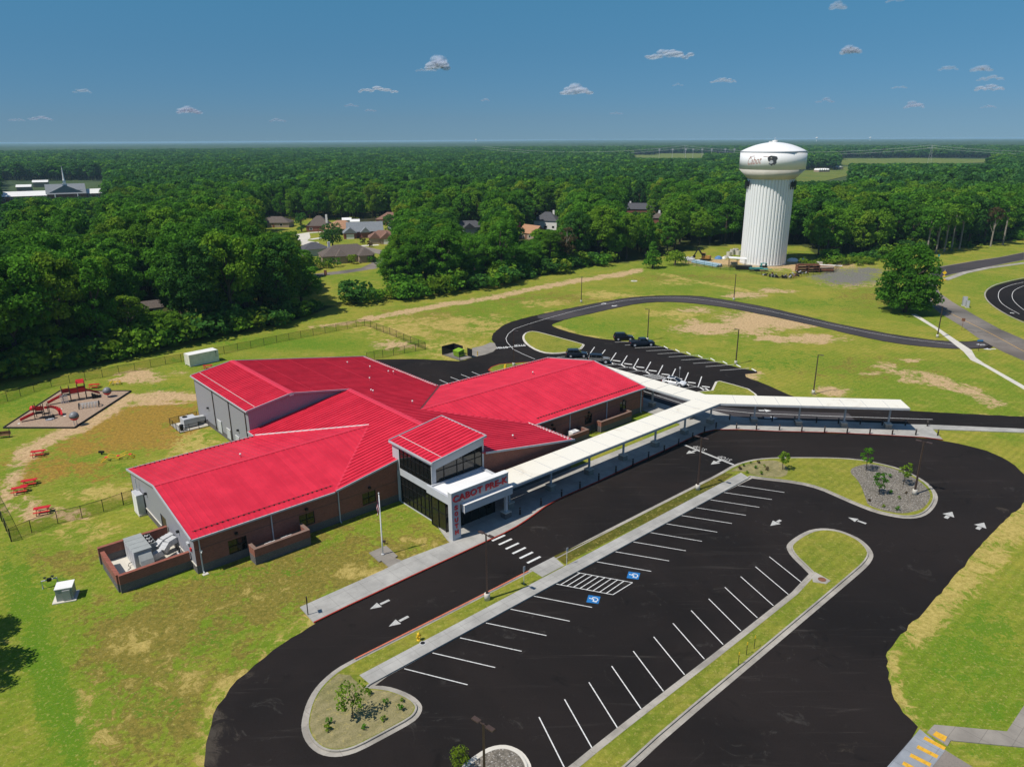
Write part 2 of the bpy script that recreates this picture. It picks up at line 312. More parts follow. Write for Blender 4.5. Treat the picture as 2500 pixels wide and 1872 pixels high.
# ---------------------------------------------------------------- ground
def axis(a, b, step0, grow=1.0):
    return np.arange(a, b + step0, step0)
gx = np.concatenate([axis(-330, -121, 6), axis(-120, 170, 1.1), axis(172, 420, 6)]); gy = np.concatenate([axis(18, 262, 1.1), axis(265, 640, 5)])
GX, GY = np.meshgrid(gx, gy); gp = np.stack([GX.ravel(), GY.ravel(), np.zeros(GX.size)], 1)
px, py = PX(gp)
att = {k: np.zeros(len(gp)) for k in ('tan', 'lush', 'dry', 'brown', 'bare', 'gravel', 'wood')}
def blob(k, x, y, rx, ry, w=1.0, rot=0.0):
    c, s = cos(rot), sin(rot); dx, dy = px - x, py - y
    d = np.sqrt(((dx * c + dy * s) / rx) ** 2 + ((-dx * s + dy * c) / ry) ** 2)
    att[k] = np.maximum(att[k], w * np.clip(1.35 - .75 * d, 0, 1))
def streak(k, pts, r, w=1.0, sy=.5):
    for (x0, y0), (x1, y1) in zip(pts, pts[1:]):
        n = max(2, int(math.hypot(x1 - x0, y1 - y0) / (r * .5)))
        for i in range(n + 1):
            t = i / n; blob(k, x0 + (x1 - x0) * t, y0 + (y1 - y0) * t, r, r * sy, w)
# bare soil
streak('bare', [(60, 1115), (110, 1078), (185, 1045), (262, 1003), (300, 975), (380, 968), (462, 968)], 24, .95, .45)
streak('bare', [(300, 988), (440, 985)], 10, .8, .3)
blob('bare', 342, 919, 46, 14); blob('bare', 300, 930, 30, 6, .7); blob('bare', 440, 909, 16, 4, .8)
streak('bare', [(62, 1107), (28, 1165), (18, 1235)], 20, .7, .9); blob('bare', 84, 1252, 42, 16, .85); blob('bare', 170, 1254, 45, 14, .75); blob('bare', 60, 1225, 30, 12, .7)
streak('bare', [(894, 779), (985, 763), (1098, 741), (1138, 738), (1256, 715), (1315, 703), (1403, 686), (1520, 669), (1560, 660)], 11, .85, .45)
streak('bare', [(760, 800), (820, 793), (894, 780)], 8, .6, .5)
blob('bare', 1733, 802, 78, 11); blob('bare', 1838, 787, 72, 26); blob('bare', 1918, 789, 62, 12); blob('bare', 1965, 828, 85, 10, .85); blob('bare', 1880, 825, 40, 8, .7)
streak('bare', [(2150, 891), (2200, 908), (2262, 918), (2330, 940), (2385, 962), (2432, 988)], 22, .72, .35); streak('bare', [(2205, 925), (2290, 935), (2350, 955)], 20, .62, .35)
blob('bare', 2030, 955, 40, 11, .72); blob('bare', 1814, 721, 42, 7, .8); blob('bare', 1878, 707, 20, 4, .8); blob('bare', 1900, 712, 40, 4, .65); blob('bare', 1817, 914, 34, 13, .9); blob('bare', 1795, 905, 18, 7, .8)
blob('bare', 962, 842, 44, 10, .75); blob('bare', 1700, 757, 40, 7, .6); blob('bare', 1690, 785, 25, 6, .55)
blob('bare', 2220, 880, 30, 4, .6); blob('bare', 2120, 912, 30, 4, .6)
# dead brown grass and straw
blob('brown', 335, 1040, 128, 52, 1.0, -.12); blob('brown', 420, 1010, 75, 40, .9); blob('brown', 190, 1085, 90, 30, .75); blob('brown', 120, 1135, 105, 34, .7); blob('brown', 60, 1170, 60, 22, .6); blob('brown', 215, 1160, 80, 20, .55)
blob('dry', 470, 1075, 60, 40, .75); blob('dry', 250, 1200, 90, 22, .6); blob('dry', 190, 1300, 90, 30, .55); blob('dry', 300, 1215, 40, 25, .5)
blob('dry', 1000, 800, 120, 28, .62); blob('dry', 1130, 795, 120, 26, .6); blob('dry', 1100, 850, 70, 25, .6); blob('dry', 1480, 720, 55, 8, .8); blob('dry', 1330, 740, 60, 9, .55); blob('dry', 1650, 770, 60, 14, .62)
blob('dry', 1500, 1000, 40, 10, .4); streak('dry', [(505, 1872), (512, 1777), (553, 1690), (632, 1613), (725, 1550), (765, 1522)], 26, .62, .9)
streak('dry', [(2290, 1470), (2345, 1420), (2410, 1340), (2500, 1245)], 50, .75, .8); streak('dry', [(2235, 1540), (2290, 1470)], 42, .72, .8); streak('dry', [(2172, 1600), (2190, 1690), (2240, 1770)], 16, .7, .9)
blob('dry', 560, 1480, 170, 30, .32, -.35); blob('dry', 420, 1640, 90, 60, .34); blob('dry', 330, 1560, 70, 30, .4); blob('dry', 250, 1750, 60, 120, .42); blob('dry', 640, 1440, 110, 26, .38); blob('dry', 880, 1400, 90, 24, .4); blob('dry', 1010, 1330, 60, 30, .35)
streak('dry', [(1360, 800), (1420, 822), (1495, 832)], 9, .8, .5); streak('dry', [(1240, 790), (1340, 765), (1460, 742), (1590, 722)], 8, .55, .5); streak('dry', [(2400, 1018), (2500, 1022)], 14, .6, .5)
blob('dry', 1640, 690, 60, 8, .45); streak('dry', [(1610, 668), (1720, 690), (1830, 712)], 7, .6, .5)
# tired olive lawn between the school and the drive
blob('tan', 640, 1440, 340, 80, .85, -.35); blob('tan', 430, 1520, 210, 90, .85, -.3); blob('tan', 330, 1600, 140, 130, .75); blob('tan', 900, 1380, 170, 70, .75, -.4); blob('tan', 300, 1790, 90, 110, .6); blob('tan', 150, 1370, 130, 40, .6); blob('tan', 600, 1620, 80, 50, .7, -.6); blob('tan', 430, 1740, 70, 130, .7)
blob('tan', 1060, 790, 150, 36, .6); blob('tan', 1350, 730, 150, 18, .5); blob('tan', 1680, 680, 160, 12, .5); blob('tan', 2150, 730, 120, 30, .5); blob('tan', 2100, 900, 200, 30, .4)
# lush grass
blob('lush', 700, 838, 190, 18, .62); blob('lush', 520, 890, 120, 22, .6); blob('lush', 60, 985, 90, 34, .6); blob('lush', 420, 950, 70, 14, .6); blob('lush', 300, 1150, 95, 24, .62); blob('lush', 230, 1170, 80, 14, .5); blob('lush', 520, 1060, 30, 18, .5)
streak('lush', [(40, 1420), (75, 1520), (105, 1610), (135, 1690), (165, 1780), (195, 1872)], 36, .9, 1.5); blob('lush', 110, 1440, 70, 40, .55); blob('lush', 40, 1350, 40, 40, .45); streak('lush', [(255, 1385), (290, 1350), (240, 1410)], 22, .5, .8); blob('lush', 520, 1560, 60, 26, .45); blob('lush', 380, 1720, 60, 40, .4); blob('lush', 700, 1520, 40, 12, .4)
blob('lush', 825, 1320, 10, 26, .7); blob('lush', 480, 1405, 70, 8, .5); blob('lush', 640, 1395, 120, 12, .45); blob('lush', 2390, 1590, 130, 90, .5); blob('lush', 2300, 1630, 50, 26, .62, -.6); streak('lush', [(2280, 1640), (2340, 1560), (2400, 1480)], 22, .5, .8); blob('lush', 2420, 1740, 110, 30, .5); blob('lush', 2410, 1830, 60, 18, .5)
blob('lush', 1440, 795, 90, 22, .5); blob('lush', 1560, 850, 60, 10, .5); blob('lush', 1780, 760, 60, 8, .4); blob('lush', 1900, 880, 130, 24, .5); blob('lush', 2050, 950, 120, 22, .42); blob('lush', 1990, 740, 130, 12, .5); blob('lush', 1700, 690, 100, 12, .4); blob('lush', 2200, 760, 120, 20, .35); blob('lush', 1800, 655, 110, 10, .5); blob('lush', 2440, 690, 50, 20, .4)
# worn gravel surfaces
blob('gravel', 2068, 676, 66, 16, .95); blob('gravel', 2120, 662, 40, 8, .8); blob('bare', 2075, 690, 70, 12, .55); blob('bare', 1960, 648, 120, 12, .9); blob('bare', 1760, 640, 70, 9, .9)
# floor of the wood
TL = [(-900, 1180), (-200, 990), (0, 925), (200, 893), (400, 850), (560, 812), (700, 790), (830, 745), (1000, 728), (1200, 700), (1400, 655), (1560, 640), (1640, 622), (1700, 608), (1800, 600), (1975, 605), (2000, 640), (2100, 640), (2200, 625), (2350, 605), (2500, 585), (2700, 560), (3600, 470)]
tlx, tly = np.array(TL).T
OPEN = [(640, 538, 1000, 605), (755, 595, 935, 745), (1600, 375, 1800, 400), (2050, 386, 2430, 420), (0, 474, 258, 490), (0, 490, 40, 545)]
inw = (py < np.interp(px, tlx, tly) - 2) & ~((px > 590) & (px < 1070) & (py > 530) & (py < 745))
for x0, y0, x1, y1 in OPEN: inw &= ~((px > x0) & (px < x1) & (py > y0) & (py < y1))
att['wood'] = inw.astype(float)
mb = MB(); nx, ny = len(gx), len(gy)
idx = np.arange(nx * ny).reshape(ny, nx); q4 = np.stack([idx[:-1, :-1], idx[:-1, 1:], idx[1:, 1:], idx[1:, :-1]], -1).reshape(-1, 4)
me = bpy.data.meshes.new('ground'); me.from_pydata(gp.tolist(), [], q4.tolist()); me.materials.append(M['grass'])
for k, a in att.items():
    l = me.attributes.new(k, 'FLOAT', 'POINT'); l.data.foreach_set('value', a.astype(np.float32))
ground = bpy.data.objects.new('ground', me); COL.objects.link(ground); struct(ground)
# the plain beyond, out to the horizon
q = N('far_ground'); p = q.pos(); M['far'] = q.out(q.mix(q.ramp(q.noise(p, .004, 5), .4, .62), (.030, .055, .016), (.055, .085, .02)), .95)
mb = MB(); rs = [0, 60, 700, 2000, 5000, 12000, 30000]; na = 64
for i in range(len(rs) - 1):
    for k in range(na):
        a0, a1 = 2 * pi * k / na, 2 * pi * (k + 1) / na
        pts = [(rs[i] * sin(a1), rs[i] * cos(a1), -.12), (rs[i] * sin(a0), rs[i] * cos(a0), -.12), (rs[i + 1] * sin(a0), rs[i + 1] * cos(a0), -.12), (rs[i + 1] * sin(a1), rs[i + 1] * cos(a1), -.12)]
        mb.poly(pts[1:] if i == 0 else pts)
struct(mb.build('terrain', M['far']))

# ---------------------------------------------------------------- asphalt
ZA = .02
A_out = [(500, 1880), (501, 1827), (512, 1777), (527, 1734), (554, 1690), (588, 1650), (632, 1614), (678, 1577), (725, 1550), (765, 1523), (850.7, 1480), (1000, 1410), (1118.7, 1355), (1179, 1327), (1231, 1303), (1261, 1287), (1284, 1272), (1311, 1253), (1331, 1238), (1354, 1225), (1380, 1212), (1461, 1176), (1545, 1136), (1632, 1096), (1690, 1068.5), (1719, 1056), (1748, 1050), (1806, 1050), (1893, 1054), (2034, 1057.5), (2150, 1063), (2254, 1069), (2302, 1075), (2353, 1085), (2396, 1096), (2440, 1112), (2469, 1130), (2500, 1155), (2520, 1180), (2518, 1208), (2500, 1229), (2463, 1261), (2434, 1287), (2402, 1324), (2370, 1362), (2335, 1403), (2295, 1449), (2266, 1480), (2231, 1516), (2190, 1560), (2173, 1579), (2166, 1595), (2164, 1618), (2168, 1647), (2177, 1682), (2190, 1714), (2214, 1746), (2245.5, 1780), (2165.8, 1872), (2095, 1955), (1500, 1990), (900, 1985), (520, 1960)]
asph = W(A_out, z=ZA)
def rough_edge(pts, keep, seed=3, step=.9, amp=.13, far=1.6):
    """smooth a paved outline and let it wander a little where it meets grass"""
    g = random.Random(seed); pts = chaikin([Vector((p.x, p.y, 0)) for p in pts], 1); out = []
    for i in range(len(pts)):
        a, b = pts[i], pts[(i + 1) % len(pts)]; n = max(1, int((b - a).length / step)); nn = Vector(((b - a).y, -(b - a).x, 0)).normalized()
        for k in range(n):
            p = a.lerp(b, k / n); near = min((p - Vector((q_.x, q_.y, 0))).length for q_ in keep) if keep else 99
            out.append(p + nn * g.uniform(-amp, amp) if near > far else p)
    return out
CURB_ = [p for a_, b_ in zip(W([(766, 1521.5), (850.7, 1480), (1000, 1410), (1118.7, 1355), (1179, 1327), (1231, 1303), (1284, 1272), (1331, 1238), (1380, 1212), (1461, 1176), (1545, 1136), (1632, 1096), (1690, 1068.5), (1748, 1050), (1806, 1050), (1893, 1054), (2034, 1057.5), (2150, 1063), (2254, 1069)]), W([(850.7, 1480), (1000, 1410), (1118.7, 1355), (1179, 1327), (1231, 1303), (1284, 1272), (1331, 1238), (1380, 1212), (1461, 1176), (1545, 1136), (1632, 1096), (1690, 1068.5), (1748, 1050), (1806, 1050), (1893, 1054), (2034, 1057.5), (2150, 1063), (2254, 1069), (2302, 1075)])) for p in (a_, a_.lerp(b_, .33), a_.lerp(b_, .66))]
asph = rough_edge(asph, CURB_)
parking = sheet('parking_lot', asph, ZA, M['asphalt']); struct(parking)
def dusty(o, spots, res=1.5):
    """soil drifted on to the asphalt edge, as a mesh attribute"""
    me = o.data; bm = bmesh.new(); bm.from_mesh(me)
    bmesh.ops.triangulate(bm, faces=bm.faces); 
    xs = [v.co.x for v in bm.verts]; ys = [v.co.y for v in bm.verts]
    for ax, lo, hi in ((0, min(xs), max(xs)), (1, min(ys), max(ys))):
        c = lo + res
        while c < hi:
            co = (c, 0, 0) if ax == 0 else (0, c, 0); no = (1, 0, 0) if ax == 0 else (0, 1, 0)
            bmesh.ops.bisect_plane(bm, geom=bm.verts[:] + bm.edges[:] + bm.faces[:], plane_co=co, plane_no=no); c += res
    bm.to_mesh(me); bm.free()
    v = np.array([w.co[:] for w in me.vertices]); x, y = PX(v); d = np.zeros(len(v))
    for sx, sy, rx, ry, w in spots: d = np.maximum(d, w * np.clip(1.3 - np.sqrt(((x - sx) / rx) ** 2 + ((y - sy) / ry) ** 2), 0, 1))
    me.attributes.new('dust', 'FLOAT', 'POINT').data.foreach_set('value', d.astype(np.float32))
dusty(parking, [(505, 1830, 40, 70, .9), (530, 1745, 40, 60, .6), (600, 1640, 40, 30, .4), (560, 1800, 50, 70, .35), (2440, 1260, 40, 40, .4), (2310, 1440, 30, 30, .35), (2000, 1790, 60, 40, .35), (1960, 1860, 90, 40, .4), (2050, 1830, 70, 50, .35), (2330, 1250, 50, 30, .3), (2230, 1750, 20, 30, .3)], 3.0)
# rear drive and staff parking
R_out = [(905, 905), (880, 880), (938, 877), (1016, 876), (1103, 881), (1125, 882), (1154, 873), (1184, 866), (1204, 859), (1213, 850), (1210, 841), (1200, 832), (1201, 818), (1215, 803), (1238, 789), (1285, 775), (1344, 762), (1403, 750), (1461, 739), (1520, 728), (1579, 722.5), (1638, 721), (1700, 722), (1747, 728), (1820, 740), (1880, 751.5), (1947, 767), (2034, 788), (2150, 811), (2237, 825), (2295, 831.5), (2353, 834), (2399, 830.5), (2440, 850), (2347, 853), (2266, 848), (2179, 838), (2092, 820.5), (2005, 799), (1932, 783), (1880, 772), (1820, 760), (1747, 747), (1675, 739), (1617, 737), (1559, 741), (1501, 753), (1443, 766), (1385, 779), (1352, 790), (1346, 795), (1357, 800), (1399, 814), (1457, 825.5), (1495, 830), (1596, 841), (1620, 847), (1660, 861), (1733, 880), (1805, 898), (1863, 909.5), (1806, 915), (1864, 936), (1907, 955), (1930, 966), (1980, 978), (2050, 988), (2193, 1001), (2353, 1010), (2500, 1017), (2640, 1022), (2640, 1056), (2500, 1048.5), (2274, 1038.6), (2216, 1037.6), (2040, 1030), (1860, 1026), (1790, 1018), (1738, 1003), (1700, 998), (1640, 995), (1567, 971), (1500, 950), (1400, 920), (1330, 915), (1250, 930), (1150, 960), (1060, 945), (1000, 930)]
rear = struct(sheet('rear_drive', rough_edge(W(R_out), [], 5, 1.2, .12), ZA, M['asphalt']))
far_drive = [(1285, 784), (1344, 768.5), (1403, 754.5), (1461, 743), (1520, 731.5), (1579, 730.5), (1638, 729), (1700, 730.5), (1747, 737.5), (1820, 750), (1880, 761.5), (1947, 775), (2034, 793.5), (2150, 816), (2237, 830), (2295, 838), (2353, 843), (2400, 842)]
sheet('worn_lane', rough_edge(W([(1300, 774), (1344, 763), (1403, 751), (1461, 740), (1520, 729), (1579, 723.5), (1638, 722), (1700, 723), (1747, 729), (1820, 741), (1880, 752.5), (1947, 768), (2034, 789), (2150, 812), (2237, 826), (2295, 832.5), (2353, 835), (2395, 833), (2420, 846), (2347, 852), (2266, 847), (2179, 837), (2092, 819.5), (2005, 798), (1932, 782), (1880, 771), (1820, 759), (1747, 746), (1675, 738), (1617, 736), (1559, 740), (1501, 752), (1443, 765), (1385, 778), (1360, 784)]), [], 6, 1.2, .1), ZA + .006, M['road'], rear)
ribbon('worn_lane', W([(1600, 965), (1665, 990), (1728, 1004), (1835, 1014), (1960, 1020), (2085, 1024)]), 6.0, ZA + .006, M['road'], rear)
PR = [(2640, 588), (2500, 616), (2440, 628), (2382, 636.5), (2277, 654), (2262, 680), (2256, 710), (2262, 737), (2295, 765), (2353, 800), (2396, 831), (2451, 860), (2500, 881), (2640, 940), (2640, 890), (2500, 829), (2440, 803), (2382, 771), (2324, 736.5), (2295, 716), (2287, 702), (2289, 680), (2324, 670), (2411, 652.5), (2500, 635), (2640, 606)]
proad = struct(sheet('public_road', W(PR), ZA + .008, M['oldroad']))
sheet('resurfaced_lane', W([(2500, 617), (2440, 629), (2382, 637.5), (2282, 655), (2268, 676), (2289, 679), (2324, 669), (2411, 651.5), (2500, 634)]), ZA + .014, M['road'], proad)
ov = struct(sheet('bus_loop', chaikin(W([(2408, 711), (2425, 699), (2454, 690), (2500, 680), (2640, 655), (2700, 700), (2640, 830), (2500, 786), (2454, 765.5), (2419, 742), (2406, 725)]), 1), ZA, M['asphalt']))
ribbon('kerb_edge', chaikin(W([(2500, 788), (2454, 767), (2419, 744), (2404, 726), (2405, 711), (2424, 697), (2454, 688.5), (2500, 678.5)]), 2, False), .35, ZA + .05, M['curb'], ov)
ribbon('lane_line', chaikin(W([(2489, 767), (2454, 748), (2440, 735), (2436, 720), (2442, 706), (2470, 695), (2500, 689)]), 2, False), .14, ZA + .012, M['white'], ov)
ribbon('lane_line', chaikin(W([(2500, 757), (2482, 743), (2470, 728), (2472, 712), (2486, 703), (2500, 698)]), 2, False), .14, ZA + .012, M['white'], ov)

# ---------------------------------------------------------------- kerbed islands
def island(name, pts, mat_in, kerb='curb', gut=.42, kw=.17, h=.14, smooth=0, parent=None):
    pts = ccw(pts)
    if smooth: pts = ccw(chaikin(pts, smooth))
    r0, r1, r2 = pts, inset(pts, gut), inset(pts, gut + kw); mb = MB(); n = len(pts)
    for i in range(n):
        j = (i + 1) % n
        def qd(a, b, za, zb): mb.poly([(a[i].x, a[i].y, za), (a[j].x, a[j].y, za), (b[j].x, b[j].y, zb), (b[i].x, b[i].y, zb)])
        if gut > .05: qd(r0, r1, ZA + .012, ZA + .005)
        qd(r1, r1, ZA, ZA + h)
        qd(r1, r2, ZA + h, ZA + h)
        mb.poly([(r2[i].x, r2[i].y, ZA + h), (r2[j].x, r2[j].y, ZA + h), (r2[j].x, r2[j].y, ZA + h - .05), (r2[i].x, r2[i].y, ZA + h - .05)])
    k = struct(mb.build(name, M[kerb]))
    g = sheet('planted_ground', r2, ZA + h - .02, mat_in, k)
    return k, g
I1 = [(905.8, 1673), (945, 1674.6), (980, 1685), (1009, 1699), (1026, 1714), (1032, 1728), (1026, 1746), (1009, 1763), (951, 1795), (878, 1834), (841, 1845.5), (812, 1848), (783, 1842.5), (759, 1827), (742, 1803.5), (735, 1777.5), (738, 1751), (748, 1716.5), (765, 1685), (788, 1659), (820, 1632.5), (864, 1608), (922, 1579), (1040, 1519.5), (1185.5, 1446), (1292.7, 1391), (1440, 1314.5), (1574, 1246.5), (1701, 1182.5), (1748, 1159.4), (1791, 1134), (1829, 1123), (1870, 1117.4), (1922, 1116), (2005, 1116), (2063, 1118), (2112, 1123), (2150, 1131), (2193, 1142), (2228, 1156.5), (2260, 1175), (2280, 1193), (2290, 1210), (2289, 1225), (2280, 1241), (2266, 1255), (2245, 1264), (2216, 1266.7), (2179, 1262), (2135, 1251.6), (2092, 1235), (2045, 1214.5), (1999, 1194), (1947, 1181), (1860, 1171), (1829, 1166.7), (1400, 1401), (1307, 1452), (1185, 1519), (1055, 1591)]
isl1, isl1g = island('centre_kerb_island', W(I1), M['strip'], smooth=1)
# left bulb of gravelly turf, right bulb beds
sheet('gravelly_turf', inset(ccw(W([(905, 1674), (945, 1676), (980, 1686), (1009, 1700), (1025, 1714), (1030, 1728), (1024, 1745), (1008, 1762), (951, 1794), (878, 1832), (841, 1844), (812, 1846), (783, 1841), (760, 1826), (744, 1803), (737, 1777), (740, 1751), (750, 1717), (767, 1686), (790, 1661), (822, 1635), (868, 1640), (878, 1652)])), .62), ZA + .129, M['bulb'], isl1)
sheet('gravelly_turf', inset(ccw(chaikin(W([(1760, 1158), (1800, 1136), (1845, 1124), (1890, 1121), (1920, 1132), (1935, 1150), (1925, 1170), (1880, 1171), (1832, 1164), (1812, 1154)]), 1)), .5), ZA + .129, M['bulb'], isl1)
sheet('gravel_bed', inset(ccw(chaikin(W([(2066, 1140), (2110, 1128), (2150, 1133), (2193, 1144), (2228, 1159), (2258, 1177), (2277, 1195), (2286, 1211), (2284, 1226), (2274, 1241), (2260, 1252), (2216, 1263), (2179, 1259), (2140, 1250), (2105, 1235), (2098, 1215), (2090, 1190), (2078, 1170), (2062, 1155)]), 1)), .7), ZA + .129, M['gravel'], isl1)
sheet('darker_turf', W([(1352, 1360), (1440, 1320), (1574, 1253), (1701, 1189), (1770, 1155), (1790, 1160), (1747, 1190), (1600, 1266), (1400, 1366), (1379, 1379)]), ZA + .131, M['darkturf'], isl1)  # darker olive grass along this stretch of the strip
strip_walk = struct(sheet('strip_sidewalk', W([(904, 1673), (877.7, 1651), (1808.7, 1156), (1828.5, 1168.5)]), ZA + .155, M['walk'], thick=.15))
sheet('crosswalk_landing', W([(1293, 1391.5), (1352, 1361.5), (1377, 1383), (1324, 1411)]), ZA + .158, M['walk'], strip_walk, .1)
ribbon('painted_kerb', W([(866, 1611), (924, 1582), (1042, 1522.5), (1187, 1449.5), (1255, 1414), (1290, 1396)]), .13, ZA + .146, M['orangepaint'], isl1)
I2 = [(1919.4, 1338), (1922, 1327.5), (1935, 1316), (1959, 1301), (1982, 1292), (2011, 1289), (2045, 1293), (2074, 1303), (2101, 1316), (2121, 1333), (2132, 1350), (2132, 1362), (2121, 1380), (2092, 1406), (2005, 1480), (1860, 1603.6), (1640, 1789), (1551, 1872), (1440, 1975), (1250, 1975), (1387, 1872), (1464, 1809), (1640, 1673), (1762, 1580), (1981, 1407.5), (1956, 1382), (1930, 1357)]
isl2, _g = island('lower_kerb_island', W(I2), M['strip'], gut=.5, smooth=1)
I3 = [(1124, 1872), (1150, 1850), (1185, 1827), (1214, 1818), (1241, 1818), (1270, 1830), (1287, 1847), (1299, 1872), (1302, 1930), (1260, 1990), (1150, 1990), (1100, 1930)]
isl3, _g = island('gravel_kerb_island', W(I3), M['gravel'], 'pale', .3, .2, smooth=1)
island('rear_grass_island', W([(1275, 820), (1284, 811), (1304, 808), (1340, 817), (1425, 840), (1428, 843), (1418, 854.5), (1379, 863), (1338, 864.5), (1310, 857.5), (1286, 843), (1276, 831)]), M['strip'], 'pale', .28, .2, smooth=1)
island('pointed_grass_island', W([(1697, 957), (1736, 953), (1746, 932), (1757, 930), (1791, 939), (1829, 950), (1846, 962), (1852, 970), (1800, 975), (1730, 972)]), M['strip'], 'pale', .25, .2)
island('pole_island', W([(1191, 904), (1199, 897), (1219, 890), (1259, 887), (1300, 884), (1330, 890), (1300, 905), (1250, 915), (1205, 915)]), M['strip'], 'redpaint', .05, .2)

# ---------------------------------------------------------------- sidewalks
ZW = ZA + .14
curbL = [(766, 1521.5), (850.7, 1480), (1000, 1410), (1118.7, 1355), (1179, 1327), (1231, 1303), (1261, 1287), (1284, 1272), (1311, 1253), (1331, 1238), (1354, 1225), (1380, 1212), (1461, 1176), (1545, 1136), (1632, 1096), (1690, 1068.5), (1719, 1056), (1748, 1050), (1806, 1050), (1893, 1054), (2034, 1057.5), (2150, 1063), (2254, 1069), (2302, 1075)]
cw = W(curbL)
walk_poly = [tuple(p)[:2] for p in cw] + [tuple(p)[:2] for p in W([(2276, 1049), (2500, 1057), (2640, 1063), (2640, 1056), (2500, 1048.5), (2274, 1038.6), (2216, 1037.6), (2040, 1030), (1860, 1026), (1790, 1018), (1738, 1003), (1700, 998), (1640, 995), (1567, 971)])] + [tuple(B(u, v))[:2] for u, v in ((76.3, 4.0), (76.3, -2.4), (75.9, -8.0), (75.2, -8.4), (50.6, -8.4), (50.3, -8.3), (34, -8.05), (33.8, -7.95), (25.9, -7.95), (25.9, -8.3), (24.7, -12.3), (24.5, -13.15))] + [tuple(p)[:2] for p in W([(982.6, 1369.6), (936, 1393.5), (732.8, 1484)])]
walk = struct(sheet('school_sidewalk', walk_poly, ZW, M['walk'], thick=.14))
ribbon('red_kerb', [p + Vector((0, 0, 0)) for p in cw], .16, ZW + .004, M['redpaint'], walk)
mb = MB()
for a, b in zip(cw, cw[1:]):
    n_ = Vector(((b - a).y, -(b - a).x, 0)).normalized() * .012
    mb.poly([(a.x + n_.x, a.y + n_.y, ZA), (b.x + n_.x, b.y + n_.y, ZA), (b.x + n_.x, b.y + n_.y, ZW + .003), (a.x + n_.x, a.y + n_.y, ZW + .003)])
mb.build('red_kerb_face', M['redpaint'], walk)
fp = struct(sheet('flagpole_pad', W([(901, 1351), (943, 1333.5), (971, 1359), (964, 1363.5), (983, 1371), (951, 1387), (932, 1370.5), (926, 1373)]), ZW - .02, M['pad'], thick=.12))
rwalk = struct(sheet('roadside_path', W([(2225, 768), (2283, 803), (2330, 841), (2352, 858), (2370, 879), (2399, 892), (2500, 951), (2640, 1030), (2640, 1018), (2500, 942), (2402, 887), (2382, 873), (2372, 855), (2341, 835), (2295, 804), (2236, 767)]), ZA + .03, M['pale'], thick=.05))
rp2 = struct(ribbon('grass_edge_path', W([(2306, 684), (2330, 675), (2353, 666.5), (2411, 654.5), (2500, 642.5), (2600, 632)]), 2.2, ZA + .03, M['curb']))
struct(sheet('dumpster_apron', W([(1152, 850), (1178, 844.5), (1198, 836), (1208, 838), (1213, 850), (1204, 859), (1184, 866), (1153, 873)]), ZA + .02, M['pad']))
apr = struct(sheet('concrete_crossing', W([(2245.5, 1780), (2165.8, 1872), (2090, 1960), (2180, 1990), (2276, 1872), (2308, 1831)]), ZA + .03, M['apron'], thick=.05))
struct(sheet('corner_sidewalk', W([(2263, 1788), (2280.6, 1769.6), (2458, 1786), (2500, 1722), (2640, 1560), (2700, 1700), (2560, 1830), (2500, 1825), (2321, 1808), (2313, 1821)]), ZA + .06, M['pad'], thick=.08))
struct(sheet('side_road', W([(2308, 1831), (2276, 1872), (2180, 1990), (2420, 2050), (2560, 1960), (2375, 1872)]), ZA + .012, M['oldroad']))
sheet('tactile_plate', W([(2285, 1786), (2312, 1799.5), (2306, 1812), (2276, 1795)]), ZA + .075, M['yellowpaint'], apr)
for a, b in (((2256, 1801), (2307, 1828)), ((2239, 1822.5), (2289, 1848)), ((2222, 1843), (2272, 1868)), ((2204, 1862.5), (2254, 1889)), ((2186, 1884), (2236, 1910))):
    ribbon('crossing_bar', W([a, b]), .42, ZA + .036, M['yellowpaint'], apr)
# street in the neighbourhood, far yards
st = struct(ribbon('neighbourhood_street', W([(700, 700), (770, 672), (833, 665), (900, 655), (960, 625), (915, 612), (860, 600)]), 6.0, ZA, M['oldroad']))
struct(sheet('cul_de_sac', W([(718, 573), (755, 567), (758, 580), (750, 588), (780, 592), (760, 602), (735, 598)]), ZA + .004, M['pale']))
for pts in ([(755, 568.5), (805, 565)], [(757, 585), (790, 580)], [(925, 598), (890, 600), (862, 603)]): struct(ribbon('driveway', W(pts), 3.5, ZA + .01, M['pale']))
struct(sheet('church_parking', W([(0, 523), (32, 520), (28, 545), (0, 550), (-60, 555), (-60, 525)]), .05, M['oldroad']))
for i in range(7): ribbon('parking_line', W([(-2 + i * 4.4, 524.5), (2 + i * 4.4, 534)]), .5, .08, M['white'])['kind'] = 'structure'
qf = grass_mat('field_grass', (.10, .16, .03), (.17, .19, .04), (.30, .27, .10), islands=True)
struct(sheet('far_field', W([(1950, 393), (2010, 389), (2060, 387.5), (2150, 388), (2250, 386.5), (2350, 388.5), (2440, 389), (2480, 393), (2430, 397), (2360, 399), (2300, 404), (2180, 403.5), (2040, 404), (1980, 402)]), .4, qf)); struct(sheet('bare_field', W([(2080, 405), (2180, 404), (2270, 405), (2262, 409), (2240, 413), (2150, 414), (2075, 412)]), .5, M['curb']))
struct(sheet('sports_field', W([(1540, 376), (1720, 374.5), (1740, 386), (1560, 388)]), .4, qf)); struct(sheet('meadow', W([(1930, 412), (2110, 406), (2090, 425), (1960, 455), (1925, 450)]), .3, qf))
